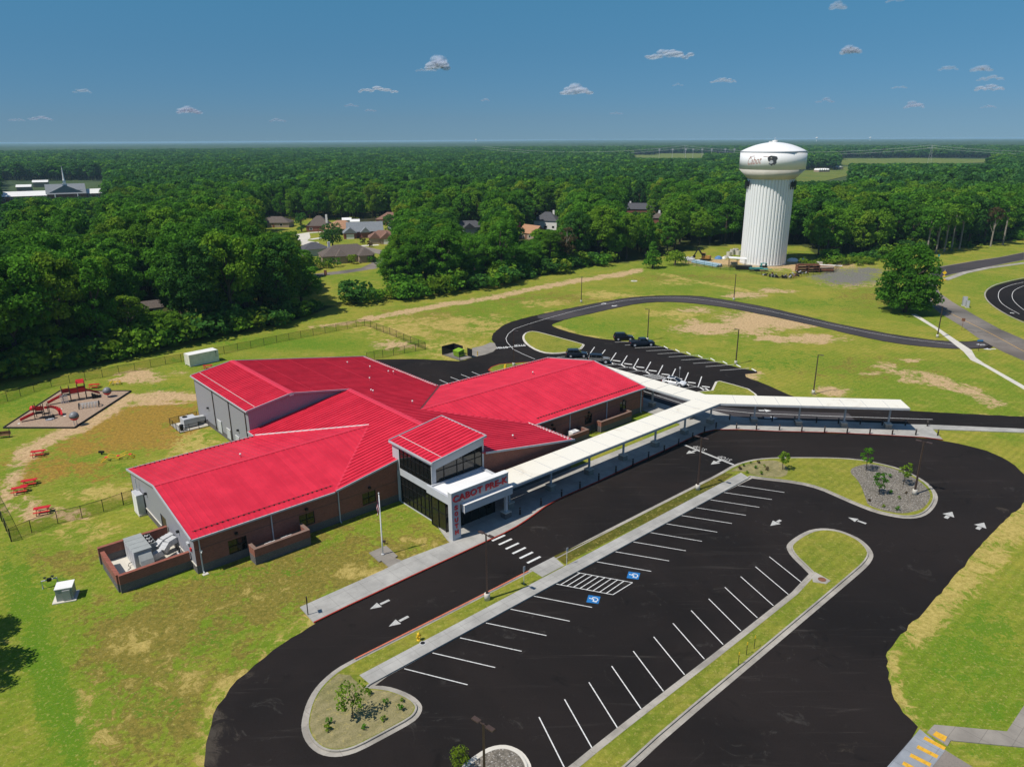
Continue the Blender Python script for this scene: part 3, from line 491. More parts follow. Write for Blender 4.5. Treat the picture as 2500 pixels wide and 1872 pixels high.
# ---------------------------------------------------------------- painted markings
ZP = ZA + .009
def stripes(pairs, w, mat, parent, name='stall_line', z=ZP, ox=0, oy=0, s=1.0):
    for a, b in pairs: ribbon(name, W([a, b], ox, oy, s), w, z, M[mat], parent)
TA = [(1045, 217), (848, 326), (643, 443), (425, 568), (193, 695), (-45, 828)]; TB = [(1537, 312), (1349, 428), (1152, 549), (944, 681), (721, 818), (488, 963)]
stripes(zip(TA, TB), .10, 'white', parking, ox=1000, oy=1392, s=K)
TA = [(1375, 292), (1265, 352), (1148, 413), (1032, 480), (907, 546), (778, 615), (638, 688), (497, 767), (348, 850), (187, 934)]; TB = [(1777, 352), (1672, 412), (1566, 477), (1453, 544), (1335, 613), (1211, 686), (1083, 763), (947, 843), (806, 928), (655, 1016)]
stripes(zip(TA, TB), .10, 'white', parking, ox=1400, oy=1100, s=K)
lo = [(1650, 893), (1533, 977), (1408, 1060), (1275, 1150), (1139, 1247), (992, 1346), (838, 1453), (676, 1567)]
a, b = W([(1533, 977), (1810, 1210)], 1400, 1100, K); dl = b - a
low_starts = W(lo, 1400, 1100, K) + W([(1884, 680), (1702, 806), (1510, 942), (1305, 1085), (1090, 1235)], 1000, 1392, K)
for p in low_starts: ribbon('stall_line', [p, p + dl], .10, ZP, M['white'], parking)
# accessible aisle and symbols
H4 = W([(1393, 15), (1878, 103), (1712, 205), (1217, 112)], 1000, 1392, K)
for i in range(4): ribbon('aisle_line', [H4[i], H4[(i + 1) % 4]], .10, ZP, M['white'], parking)
for i in range(1, 9):
    t = i / 9.0; ribbon('aisle_bar', [H4[0].lerp(H4[1], t * .985 - .02), H4[3].lerp(H4[2], t)], .10, ZP + .002, M['white'], parking)
def symbol(corners):
    c = W(corners, 1000, 1392, K); sheet('accessible_symbol', c, ZP, M['bluepaint'], parking)
    ex = (c[1] - c[0]); ey = (c[0] - c[3]); o = c[3]      # the figure lies with its head towards the sidewalk
    def q(x, y): v = o + ex * x + ey * y; return Vector((v.x, v.y, 0))
    def arc(cx, cy, r, a0, a1, n=12): return [q(cx + r * cos(rad(a0 + (a1 - a0) * i / n)), cy + r * sin(rad(a0 + (a1 - a0) * i / n))) for i in range(n + 1)]
    z = ZP + .004
    sheet('symbol_head', arc(.18, .58, .07, 0, 330), z, M['white'], parking)
    ribbon('symbol_body', [q(.25, .56), q(.52, .50), q(.56, .24), q(.82, .20)], .12, z, M['white'], parking)
    ribbon('symbol_arm', [q(.38, .53), q(.42, .75), q(.60, .78)], .09, z + .002, M['white'], parking)
    ribbon('symbol_wheel', arc(.60, .50, .26, 150, -130), .10, z + .001, M['white'], parking)
symbol([(1507, 207), (1608, 222), (1590, 283), (1488, 268)]); symbol([(1845, 10), (1943, 23), (1927, 78), (1828, 65)])
def arrow(tail, tip, ox=0, oy=0, s=1.0, w=.95, head=.48, mat='greypaint', parent=None):
    a, b = W([tail, tip], ox, oy, s); d = (b - a).normalized(); L = (b - a).length; nn = Vector((-d.y, d.x, 0)); h = a + d * L * (1 - head)
    mb = MB(); z = ZP
    mb.poly([(v.x, v.y, z) for v in (a - nn * w * .17, h - d * .12 - nn * w * .17, h - d * .12 + nn * w * .17, a + nn * w * .17)])
    mb.poly([(v.x, v.y, z) for v in (h - nn * w * .5, b, h + nn * w * .5)])
    return mb.build('direction_arrow', M[mat], parent or parking)
arrow((1900, 250), (1735, 327), 400, 1392, K); arrow((2060, 388), (1895, 473), 400, 1392, K); arrow((1745, 585), (1658, 633), 1400, 1100, K, 1.1, .62)
arrow((878, 960), (727, 907), 1860, 1000, K, 1.1); arrow((1548, 914), (1604, 860), 1860, 1000, K, 1.35, .6); arrow((1816, 1007), (1872, 951), 1860, 1000, K, 1.35, .6)
arrow((1030, 965), (950, 993), 1400, 820, K, 1.2, .62); arrow((1240, 1048), (1157, 1083), 1400, 820, K, 1.2, .62)
arrow((1560, 628), (1668, 630), 1400, 820, K, 1.3, .5, 'white', rear); arrow((1608, 690), (1722, 692), 1400, 820, K, 1.3, .5, 'white', rear)
arrow((785, 352), (830, 347), 1240, 640, K, 1.6, .5, 'white', rear); arrow((920, 365), (872, 373), 1240, 640, K, 1.6, .5, 'white', rear)
arrow((1880, 903), (1803, 900), 1860, 580, K, 1.4, .5, 'white', rear); arrow((1970, 938), (1862, 940), 1860, 580, K, 1.4, .5, 'white', rear); arrow((2125, 640), (2090, 632), 1860, 580, K, 1.4, .5, 'white', ov)
ribbon('stop_bar', W([(935, 918), (1350, 1086)], 1400, 820, K), .42, ZP, M['greypaint'], parking); ribbon('stop_bar', W([(1216, 850), (1281, 843.8)]), .4, ZP + .006, M['white'], rear)
# words
def text_mesh(body, size, bold=0.0, ext=0.0, shear=0.0, sp=1.0):
    cu = bpy.data.curves.new('lettering', 'FONT'); cu.body = body; cu.size = size; cu.offset = bold; cu.extrude = ext; cu.shear = shear; cu.space_character = sp; cu.align_x = 'CENTER'; cu.align_y = 'CENTER'; cu.resolution_u = 4
    o = bpy.data.objects.new('lettering_source', cu); COL.objects.link(o); bpy.context.view_layer.update()
    me = bpy.data.meshes.new_from_object(o.evaluated_get(bpy.context.evaluated_depsgraph_get())); bpy.data.objects.remove(o); bpy.data.curves.remove(cu); me.name = 'lettering'; return me
def place_text(me, name, origin, ex, ey, mat, parent, w=None, h=None):
    """stretch a text mesh so that it fills w x h along ex, ey"""
    v = np.array([q.co[:] for q in me.vertices]); lo, hi = v.min(0), v.max(0); c = (lo + hi) / 2; sc = np.array([(w / (hi[0] - lo[0])) if w else 1, (h / (hi[1] - lo[1])) if h else 1, 1.0]); v = (v - c) * sc
    ex = np.array(ex); ey = np.array(ey); ez = np.cross(ex, ey); p = np.array(origin) + v[:, :1] * ex + v[:, 1:2] * ey + v[:, 2:] * ez
    me.vertices.foreach_set('co', p.astype(np.float32).ravel()); me.materials.clear(); me.materials.append(M[mat]); me.update()
    o = bpy.data.objects.new(name, me); COL.objects.link(o); o.parent = parent; return o
for (x, y) in ((1064, 944), (1274, 1030)):
    place_text(text_mesh('STOP', 1, .01), 'stop_lettering', W([(x, y)], 1400, 820, K, ZP + .003)[0], VB, -UB, 'greypaint', parking, 2.1, .95)
for (x, y) in ((1224, 848.5), (1268, 843)):
    place_text(text_mesh('STOP', 1, .01), 'stop_lettering', W([(x, y)], z=ZP + .009)[0], (-.98, -.15, 0), (.15, -.98, 0), 'white', rear, 2.9, 1.6)
# crossing in front of the entrance
cc = [(1440, 1080), (1497, 1112), (1555, 1148), (1613, 1186), (1674, 1225), (1737, 1264)]
for x, y in cc:
    p = W([(x, y)], 800, 1000, K)[0]; ribbon('crossing_bar', [p - UB * 1.02, p + UB * 1.0], .30, ZP, M['white'], parking)
# rear drive lines
ribbon('lane_line', W([(1306, 877), (1280, 866), (1253, 853), (1238, 835.6), (1235, 826.7), (1241, 815), (1256, 803), (1285, 793), (1344, 775), (1403, 759), (1461, 746), (1520, 734.5), (1579, 728), (1638, 726.5), (1675, 727.5), (1747, 735.7), (1820, 748.7), (1880, 760), (1947, 774.5), (2034, 794), (2121, 812), (2208, 827), (2330, 841.5)]), .13, ZP + .006, M['white'], rear)
ribbon('lane_line', W([(1565, 953), (1665, 985), (1728, 998), (1835, 1008.4), (2040, 1016.5), (2277, 1024)]), .13, ZP + .006, M['white'], rear)
ribbon('lane_line', W([(2258, 705), (2290, 750), (2340, 775), (2420, 815), (2500, 858)]), .12, ZP + .01, M['yellowpaint'], proad)
U7 = [((1165, 748), (1400, 737)), ((1260, 773), (1495, 760)), ((1355, 798), (1595, 785)), ((1458, 825), (1695, 812)), ((1560, 853), (1800, 838)), ((1665, 880), (1905, 863)), ((1785, 912), (2030, 895)), ((1070, 722), (1300, 712)), ((985, 700), (1060, 695)), ((900, 675), (1020, 670)), ((560, 815), (690, 812)), ((415, 800), (480, 795))]
stripes(U7, .13, 'white', rear, ox=1240, oy=640, s=K)
L7 = [((730, 715), (690, 772)), ((820, 738), (780, 790)), ((912, 763), (858, 842)), ((1005, 787), (955, 866)), ((1100, 812), (1055, 892)), ((1203, 840), (1158, 919)), ((1305, 868), (1263, 948)), ((1412, 898), (1372, 980)), ((1520, 930), (1486, 1010)), ((1632, 963), (1602, 1050))]
stripes(L7, .2, 'white', rear, ox=1240, oy=640, s=K)
stripes([((858, 842), (1705, 1082))], .13, 'white', rear, ox=1240, oy=640, s=K)
stripes([((805, 868), (955, 858)), ((905, 894), (1055, 884)), ((1005, 924), (1158, 914)), ((1455, 1065), (1602, 1048)), ((1120, 958), (1263, 945)), ((1215, 992), (1340, 975))], .13, 'white', rear, ox=1240, oy=640, s=K)
for i in range(7):
    stripes([((1140 + i * 13, 952 + i * 5), (1262 + i * 17, 946 + i * 5))], .13, 'white', rear, ox=1240, oy=640, s=K)
stripes([((597, 370), (675, 403)), ((690, 347), (768, 378)), ((778, 325), (855, 354)), ((868, 303), (940, 332))], .13, 'white', rear, ox=900, oy=820, s=K)

# ---------------------------------------------------------------- wheel stops
def wheel_stop(a, b, label, group):
    a, b = W([a, b], 1240, 640, K); c = (a + b) / 2; d = b - a; L = min(max(d.length, 1.5), 1.9)
    o = MB().hexa([(-L / 2, -.09, 0), (L / 2, -.09, 0), (L / 2, .09, 0), (-L / 2, .09, 0), (-L / 2 + .04, -.05, .13), (L / 2 - .04, -.05, .13), (L / 2 - .04, .05, .13), (-L / 2 + .04, .05, .13)]).build('wheel_stop', M['whitemetal'])
    o.location = (c.x, c.y, ZA); o.rotation_euler = (0, 0, math.atan2(d.y, d.x)); tag(o, label, 'wheel stop', group)
for x, y in ((1330, 720), (1428, 747), (1522, 770), (1620, 797), (1725, 822), (1828, 848), (1943, 875), (2072, 910)):
    wheel_stop((x - 18, y - 10), (x + 18, y + 10), 'white wheel stop along the grass edge of the rear parking lot', 'wheel stops of the far parking row')
for x, y in ((915, 833), (1013, 860), (1115, 887), (1220, 917), (1328, 948), (1435, 983), (1548, 1017), (1667, 1052)):
    wheel_stop((x - 34, y - 4), (x + 34, y + 4), 'white wheel stop facing the far row in the middle of the rear lot', 'wheel stops facing the far row')
for x, y in ((873, 850), (972, 876), (1075, 903), (1180, 933), (1510, 1032), (1635, 1068), (1680, 1076)):
    wheel_stop((x - 14, y - 10), (x + 14, y + 10), 'short white wheel stop on the school side of the rear lot centre line', 'wheel stops facing the school')
# ---------------------------------------------------------------- the school
school = thing('school_building', 'long grey and brick school with bright red metal roofs and a glazed entrance tower', 'school building', tuple(OB), AB)
EAVE = 4.5; SL = 1 / 6
def part(mb, name, m, parent=None, smooth=False): return mb.build(name, M[m] if isinstance(m, str) else m, parent or school, smooth)
def at(axis, k, s, z, off=0.0):
    """point on a facade: axis 'u' runs along u at v = k, axis 'v' along v at u = k; off pushes it outwards (towards -v or -u)"""
    return (s, k - off, z) if axis == 'u' else (k - off, s, z)
def facade(name, axis, k, s0, s1, top, m, holes=(), flip=1, z0=0.0, extra=()):
    brk = sorted({s0, s1, *extra, *[h[0] for h in holes], *[h[1] for h in holes]}); mb = MB()
    for a, b in zip(brk, brk[1:]):
        cuts = sorted((h[2], h[3]) for h in holes if h[0] <= a + 1e-6 and h[1] >= b - 1e-6); lo = z0
        for c0, c1 in cuts:
            if c0 > lo + 1e-6: mb.poly([at(axis, k, a, lo), at(axis, k, b, lo), at(axis, k, b, c0), at(axis, k, a, c0)])
            lo = c1
        mb.poly([at(axis, k, a, lo), at(axis, k, b, lo), at(axis, k, b, top(b)), at(axis, k, a, top(a))])
    for h in holes:                                                   # reveals
        for (a, za), (b, zb) in (((h[0], h[2]), (h[1], h[2])), ((h[1], h[2]), (h[1], h[3])), ((h[1], h[3]), (h[0], h[3])), ((h[0], h[3]), (h[0], h[2]))):
            mb.poly([at(axis, k, a, za), at(axis, k, b, zb), at(axis, k, b, zb, -.16 * flip), at(axis, k, a, za, -.16 * flip)])
    return part(mb, name, m)
def glazing(axis, k, s0, s1, z0, z1, cols, rows, name='window', fw=.07, top=None, glass='glass', dep=.1, split=None, blind=False, framem='black'):
    """frame with its panes, set back from the wall face"""
    tz = top or (lambda s: z1); mb = MB(); off = -dep
    def bar(sa, za, sb, zb, w=fw):
        a = Vector(at(axis, k, sa, za, off + .03)); b = Vector(at(axis, k, sb, zb, off + .03)); mb.bar(a, b, w, .1, up=(0, 1, 0) if axis == 'u' else (1, 0, 0)) if abs(sa - sb) < 1e-6 else mb.bar(a, b, .1, w)
    cs = split or [s0 + (s1 - s0) * i / cols for i in range(cols + 1)]; rsz = [z0 + (z1 - z0) * i / rows for i in range(rows + 1)] if isinstance(rows, int) else rows
    for s in cs: bar(s, z0, s, tz(s))
    bar(s0, z0, s1, z0)
    if top:
        for a, b in zip(cs, cs[1:]): bar(a, tz(a), b, tz(b))
    else: bar(s0, z1, s1, z1)
    for z in rsz[1:-1]:
        bar(s0, z, s1, z, fw * .8)
    f = part(mb, name, framem)
    for a, b in zip(cs, cs[1:]):
        for za, zb in zip(rsz, rsz[1:]):
            last = zb == rsz[-1]
            mb = MB(); mb.poly([at(axis, k, a, za, off), at(axis, k, b, za, off), at(axis, k, b, tz(b) if top and last else zb, off), at(axis, k, a, tz(a) if top and last else zb, off)]); part(mb, 'pane', glass, f)
    if blind:
        mb = MB(); mb.poly([at(axis, k, s0, z0, off - .12), at(axis, k, s1, z0, off - .12), at(axis, k, s1, z1, off - .12), at(axis, k, s0, z1, off - .12)]); part(mb, 'blind', 'shade', f)
    return f
fl = lambda z: (lambda s: z)
W1, W2, W3 = (3.6, 5.7, .98, 2.68), (12.12, 14.07, 1.15, 2.78), (20.65, 22.6, 1.12, 2.78)
wall1 = facade('brick_wall', 'u', 0, 0, 17.2, fl(EAVE - .05), 'brick', [W1, W2])
wall2 = facade('brick_wall', 'u', 0, 17.2, 26.0, lambda s: EAVE - .05 + (s - 17.2) * SL, 'brick', [W3])
for w in (W1, W2, W3): glazing('u', 0, *w, 2, 2)
wall3 = facade('brick_wall', 'u', -8, 34.0, 50.0, lambda s: EAVE - .05 + (50 - s) * SL, 'brick')
wall3b = facade('brick_wall', 'v', 50, -8, 0, fl(EAVE - .05), 'brick')
R1, R2, R3, RD = (53.2, 54.8, 1.0, 2.75), (61.35, 63.05, 1.4, 3.0), (69.9, 71.5, 1.5, 3.2), (73.2, 74.2, .1, 2.3)
wall4 = facade('brick_wall', 'u', 0, 50, 76, fl(EAVE - .05), 'brick', [R1, R2, R3])
for w in (R1, R2, R3): glazing('u', 0, *w, 2, 2)
wing_top = lambda w: (lambda s: EAVE - .05 + min(s, w - s) * SL)
facade('brick_wall', 'v', 76, 0, 24, wing_top(24), 'brick', flip=-1, extra=(12,))
facade('brick_wall', 'u', 24, 50, 76, fl(EAVE - .05), 'brick', flip=-1); facade('brick_wall', 'v', 50, 24, 48.6, fl(EAVE - .05), 'brick', flip=-1)
# grey metal gable of the left wing on a brick base
DG = (9.8, 11.9, .1, 2.75)
facade('brick_base', 'v', 0, 0, 23.5, fl(1.0), 'brick', [(DG[0], DG[1], .1, 1.0)])
facade('metal_siding', 'v', 0.03, 0, 23.5, wing_top(23.5), 'siding', [(DG[0], DG[1], 1.0, DG[3])], z0=1.0, extra=(11.75,))
dd = MB(); dd.box(.12, .17, 9.85, 10.83, .1, 2.7); dd.box(.12, .17, 10.87, 11.85, .1, 2.7); dg = part(dd, 'door', 'darkmetal'); part(MB().box(.06, .12, 10.72, 10.78, 1.0, 1.25).box(.06, .12, 10.92, 10.98, 1.0, 1.25), 'handle', 'galv', dg)
mb = MB(); mb.box(-.08, .02, -.02, 9.78, .98, 1.06); mb.box(-.08, .02, 11.92, 23.52, .98, 1.06); part(mb, 'base_cap', 'pale')
facade('brick_wall', 'u', 23.5, 0, 17.2, fl(EAVE - .05), 'brick', flip=-1); facade('metal_siding', 'v', 17.2, 23.5, 26, fl(EAVE - .05), 'siding')
# high hall at the back
GYE = 7.7
facade('brick_base', 'v', 17.2, 26, 48.6, fl(.8), 'brick'); facade('metal_siding', 'v', 17.23, 26, 48.6, fl(GYE - .05), 'siding', z0=.8)
hz = lambda s: GYE - .05 + (s - 17.2) * SL if s < 24 else EAVE - .05 + (50 - s) * SL
mz = lambda s: (EAVE + (s - 17.2) * SL if s < 33.6 else EAVE + (50 - s) * SL) - .02
mb = MB()
for a, b in ((17.2, 24), (24, 33.6)): mb.poly([(a, 26, mz(a)), (b, 26, mz(b)), (b, 26, hz(b)), (a, 26, hz(a))])
part(mb, 'gable_siding', 'siding')
facade('metal_siding', 'u', 48.6, 17.2, 50, hz, 'siding', flip=-1, extra=(24,))
for s in (27.2, 33.6, 40.4): part(MB().box(17.10, 17.2, s - .06, s + .06, .5, GYE - .15), 'downspout', 'darkmetal')
for s0, s1, z0, z1 in ((37.85, 39.3, .45, 2.5), (34.15, 35.55, .45, 2.15), (30.7, 32.0, .45, 2.0)):
    d_ = part(MB().box(17.12, 17.22, s0, s1, z0, z1), 'louver', 'grey'); part(MB().box(17.08, 17.13, s0 - .06, s0, z0, z1 + .06).box(17.08, 17.13, s1, s1 + .06, z0, z1 + .06).box(17.08, 17.13, s0, s1, z1, z1 + .06), 'louver_frame', 'whitemetal', d_)
def wall_lamp(axis, k, s, z):
    mb = MB(); p = at(axis, k, s, z, .12)
    mb.box(p[0] - .16, p[0] + .16, p[1] - .16, p[1] + .16, z - .12, z + .12); return part(mb, 'wall_lamp', 'black')
for s, z in ((16.8, 3.5), (5.0, 3.2)): wall_lamp('v', 0, s, z)
for s, z in ((43.2, 3.4), (30.7, 3.2)): wall_lamp('v', 17.2, s, z)
for s in (4.6, 13.1, 21.7, 54.0, 62.2, 70.7): wall_lamp('u', 0, s, 3.35)
part(MB().box(.6, .75, -.2, -.02, 2.6, 2.75).box(.55, .62, -.4, -.2, 2.55, 2.65), 'security_camera', 'whitemetal'); part(MB().box(75.2, 75.3, -.35, -.02, 3.1, 3.2), 'security_camera', 'whitemetal')
part(MB().box(-.12, .03, 1.0, 1.35, 2.4, 2.75), 'alarm_box', 'red'); part(MB().box(-.2, .02, 1.5, 2.1, 2.9, 3.2), 'alarm_box', 'grey')
# electrical cabinet against the gable
cab = thing('electrical_cabinet', 'tall white electrical cabinet standing against the grey left gable wall', 'electrical cabinet', tuple(B(-.55, 19.2)), AB)
MB().box(-.35, .45, -1.0, 1.0, .25, 2.9).build('cabinet_body', M['lightgrey'], cab); MB().box(-.4, .5, -1.1, 1.1, 0, .25).build('plinth', M['pale'], cab)
for s in (-.5, .5): MB().box(-.38, -.35, s - .46, s + .46, .35, 2.8).build('door', M['whitemetal'], cab)
MB().tube([(.2, .6, 2.9), (.2, .6, 4.6)], .06).tube([(.2, .8, 2.9), (.2, .8, 4.2)], .05).build('conduit', M['lightgrey'], cab)
# gutters, fascias, downspouts
def trim(name, a, b, w=.16, h=.18, m='trim', parent=None): return part(MB().bar(a, b, w, h), name, m, parent)
# ------------------------------------------------ roofs
def clip(poly, ax, k, keep_greater):
    out = []
    for i in range(len(poly)):
        a, b = poly[i], poly[(i + 1) % len(poly)]; ia = (a[ax] - k >= -1e-9) == keep_greater or abs(a[ax] - k) < 1e-9; ib = (b[ax] - k >= -1e-9) == keep_greater or abs(b[ax] - k) < 1e-9
        if ia: out.append(a)
        if ia != ib:
            t = (k - a[ax]) / (b[ax] - a[ax]); out.append((a[0] + t * (b[0] - a[0]), a[1] + t * (b[1] - a[1])))
    return out
def panels(parent, poly, zf, across, width=.71, rib=.11):
    """standing seam sheets: strips across axis 0 (u) or 1 (v) of a plan polygon lifted on to the plane zf"""
    s0 = min(p[across] for p in poly); s1 = max(p[across] for p in poly); n = max(1, round((s1 - s0) / width)); w = (s1 - s0) / n
    for i in range(n):
        a, b = s0 + i * w, s0 + (i + 1) * w
        c = clip(clip(poly, across, a, True), across, b, False)
        if len(c) < 3: continue
        c = [p for j, p in enumerate(c) if math.hypot(p[0] - c[j - 1][0], p[1] - c[j - 1][1]) > 1e-4]
        if len(c) < 3: continue
        ar = sum(c[j][0] * c[(j + 1) % len(c)][1] - c[(j + 1) % len(c)][0] * c[j][1] for j in range(len(c)))
        if ar < 0: c = c[::-1]
        mb = MB(); mb.poly([(p[0], p[1], zf(*p) + .02) for p in c])
        # the seam along the low-numbered edge
        e = a + .001; tt = []
        for j in range(len(c)):
            p, q_ = c[j], c[(j + 1) % len(c)]
            if (p[across] - e) * (q_[across] - e) < 0:
                t = (e - p[across]) / (q_[across] - p[across]); tt.append(p[1 - across] + t * (q_[1 - across] - p[1 - across]))
        if len(tt) >= 2 and max(tt) - min(tt) > .3:
            lo, hi = min(tt) + .02, max(tt) - .02
            def pt(s, t, dz): p = (s, t) if across == 0 else (t, s); return (p[0], p[1], zf(*p) + dz)
            h8 = [pt(a - .0, lo, .02), pt(a + .15, lo, .02), pt(a + .15, hi, .02), pt(a - .0, hi, .02), pt(a + .03, lo, .02 + rib), pt(a + .12, lo, .02 + rib), pt(a + .12, hi, .02 + rib), pt(a + .03, hi, .02 + rib)]
            if across == 1: h8 = [h8[i_] for i_ in (1, 0, 3, 2, 5, 4, 7, 6)]
            mb.hexa(h8)
        part(mb, 'roof_panel', 'roof', parent)
zLf = lambda u, v: EAVE + v * SL; zLr = lambda u, v: EAVE + (23.5 - v) * SL; zMl = lambda u, v: EAVE + (u - 17.2) * SL; zMr = lambda u, v: EAVE + (50 - u) * SL
zRf = lambda u, v: EAVE + v * SL; zRr = lambda u, v: EAVE + (24 - v) * SL; zGl = lambda u, v: GYE + (u - 17.2) * SL
def cap(parent, a, b, w=.55): # ridge cap: a shallow folded strip
    a = Vector(a); b = Vector(b); d = (b - a).normalized(); x = Vector((d.y, -d.x, 0)) * w / 2; mb = MB()
    for s in (-1, 1): mb.poly([a + x * s - Vector((0, 0, .0)), b + x * s, b + Vector((0, 0, .07)), a + Vector((0, 0, .07))][::s])
    return part(mb, 'ridge_cap', 'rooftrim', parent)
def edge(mb, pts, w=.14, h=.2):
    for a, b in zip(pts, pts[1:]): mb.bar(a, b, w, h)
e_ = .3
# left wing
mb = MB(); ez = lambda z: z + .02
edge(mb, [(-.3, -e_ - .06, EAVE - .12), (16.85, -e_ - .06, EAVE - .12)]); edge(mb, [(-.3, -e_, zLf(0, -e_)), (-.3, 11.75, zLf(0, 11.75)), (-.3, 23.8, zLr(0, 23.8))], .12, .26); edge(mb, [(-.3, 23.86, EAVE - .12), (17, 23.86, EAVE - .12)])
roof_l = part(mb, 'wing_roof', 'trim')
panels(roof_l, [(-.25, -e_), (16.9, -e_), (28.95, 11.75), (-.25, 11.75)], zLf, 0, rib=.055); panels(roof_l, [(-.25, 11.75), (28.95, 11.75), (16.9, 23.8), (-.25, 23.8)], zLr, 0, rib=.055)
cap(roof_l, (-.3, 11.75, zLf(0, 11.75) + .04), (28.9, 11.75, zLf(0, 11.75) + .04)); part(MB().bar((16.9, -e_, EAVE + .0), (28.95, 11.75, zLf(0, 11.75) + .03), .32, .05), 'valley_flashing', 'rooftrim', roof_l); part(MB().bar((28.95, 11.75, zLf(0, 11.75) + .06), (17.0, 23.7, EAVE + .06), .2, .12), 'valley_flashing', 'whitemetal', roof_l)
# right wing
mb = MB(); edge(mb, [(50.2, -e_ - .06, EAVE - .12), (76.3, -e_ - .06, EAVE - .12)]); edge(mb, [(76.33, -e_, zRf(0, -e_)), (76.33, 12, zRf(0, 12)), (76.33, 24.3, zRr(0, 24.3))], .12, .26); edge(mb, [(50.2, 24.36, EAVE - .12), (76.3, 24.36, EAVE - .12)])
roof_r = part(mb, 'wing_roof', 'trim')
panels(roof_r, [(50.3, -e_), (76.28, -e_), (76.28, 12), (38, 12)], zRf, 0, rib=.055); panels(roof_r, [(38, 12), (76.28, 12), (76.28, 24.3), (50.3, 24.3)], zRr, 0, rib=.055)
cap(roof_r, (38.1, 12, zRf(0, 12) + .04), (76.3, 12, zRf(0, 12) + .04)); part(MB().bar((38, 12, zRf(0, 12) + .03), (50.3, 24.3, EAVE + .0), .3, .06), 'valley_flashing', 'darkmetal', roof_r); part(MB().bar((38, 12, zRf(0, 12) + .03), (50.3, -.3, EAVE), .3, .05), 'valley_flashing', 'rooftrim', roof_r)
# main block
mb = MB(); edge(mb, [(17.0, -e_ - .04, EAVE - .03), (26.0, -e_ - .04, zMl(26, 0) - .0)], .1, .24); edge(mb, [(34.1, -8.34, zMr(34.1, 0) + .02), (50.35, -8.34, EAVE - .03)], .12, .26); edge(mb, [(50.36, -8.4, EAVE - .13), (50.36, -.5, EAVE - .13)]); edge(mb, [(50.36, 24.4, EAVE - .13), (50.36, 49.0, EAVE - .13)]); edge(mb, [(16.84, 23.9, EAVE - .13), (16.84, 26, EAVE - .13)])
roof_m = part(mb, 'main_roof', 'trim')
panels(roof_m, [(16.9, -e_), (33.6, -e_), (33.6, 11.75), (28.95, 11.75)], zMl, 1); panels(roof_m, [(28.95, 11.75), (33.6, 11.75), (33.6, 26), (16.9, 26), (16.9, 23.8)], zMl, 1)
panels(roof_m, [(33.6, -8.3), (50.3, -8.3), (50.3, -e_), (33.6, -e_)], zMr, 1); panels(roof_m, [(33.6, -e_), (50.3, -e_), (38, 12), (33.6, 12)], zMr, 1); panels(roof_m, [(33.6, 12), (38, 12), (50.3, 24.3), (50.3, 25.7), (33.6, 25.7)], zMr, 1); panels(roof_m, [(24, 25.7), (50.3, 25.7), (50.3, 48.9), (24, 48.9)], zMr, 1)
cap(roof_m, (33.6, .9, zMr(33.6, 0) + .05), (33.6, 26, zMr(33.6, 0) + .05), 1.0)
# hall
mb = MB(); edge(mb, [(16.84, 25.6, GYE - .13), (16.84, 49.0, GYE - .13)]); edge(mb, [(16.9, 25.66, GYE - .04), (24, 25.66, zGl(24, 0)), (33.6, 25.66, zMr(33.6, 0) + .03)], .12, .24); edge(mb, [(16.9, 48.94, GYE - .04), (24, 48.94, zGl(24, 0)), (50.3, 48.94, EAVE)], .12, .24)
roof_g = part(mb, 'hall_roof', 'trim'); panels(roof_g, [(16.9, 25.7), (24, 25.7), (24, 48.9), (16.9, 48.9)], zGl, 1); cap(roof_g, (24, 25.65, zGl(24, 0) + .05), (24, 48.95, zGl(24, 0) + .05), 1.0)
part(MB().box(23.7, 24.3, 25.5, 25.6, zGl(24, 0) - .35, zGl(24, 0) - .15), 'vent', 'lightgrey', roof_g)
# snow rails: a rail with little clamps
def snow_rail(parent, a, b, m, n):
    a = Vector(a); b = Vector(b); mb = MB(); mb.bar(a, b, .045, .045)
    for i in range(n): p = a.lerp(b, (i + .5) / n); mb.box(p.x - .07, p.x + .07, p.y - .07, p.y + .07, p.z - .13, p.z + .035)
    return part(mb, 'snow_rail', m, parent)
snow_rail(roof_l, (.3, .9, zLf(0, .9) + .14), (17.2, .9, zLf(0, .9) + .14), 'darkmetal', 28); snow_rail(roof_r, (51.6, .9, zRf(0, .9) + .14), (76, .9, zRf(0, .9) + .14), 'darkmetal', 42); snow_rail(roof_r, (51.6, 23.2, zRr(0, 23.2) + .14), (76, 23.2, zRr(0, 23.2) + .14), 'darkmetal', 42)
snow_rail(roof_m, (49.6, -8.0, zMr(49.6, 0) + .15), (49.6, .6, zMr(49.6, 0) + .15), 'whitemetal', 14); snow_rail(roof_m, (49.6, 24.2, zMr(49.6, 0) + .15), (49.6, 48.6, zMr(49.6, 0) + .15), 'whitemetal', 40); snow_rail(roof_l, (.3, 23.0, zLr(0, 23.0) + .14), (16.6, 23.0, zLr(0, 23.0) + .14), 'darkmetal', 27)
for u_ in (27.8, 34.0, 40.2, 46.4): part(MB().bar((u_, 26, zMr(u_, 0) + .12), (u_, 48.6, zMr(u_, 0) + .12), .035, .02), 'lap_seam', 'rooftrim', roof_m)
part(MB().bar((18.3, 25.9, zGl(18.3, 0) + .12), (18.3, 48.6, zGl(18.3, 0) + .12), .05, .03), 'lap_seam', 'whitemetal', roof_g)
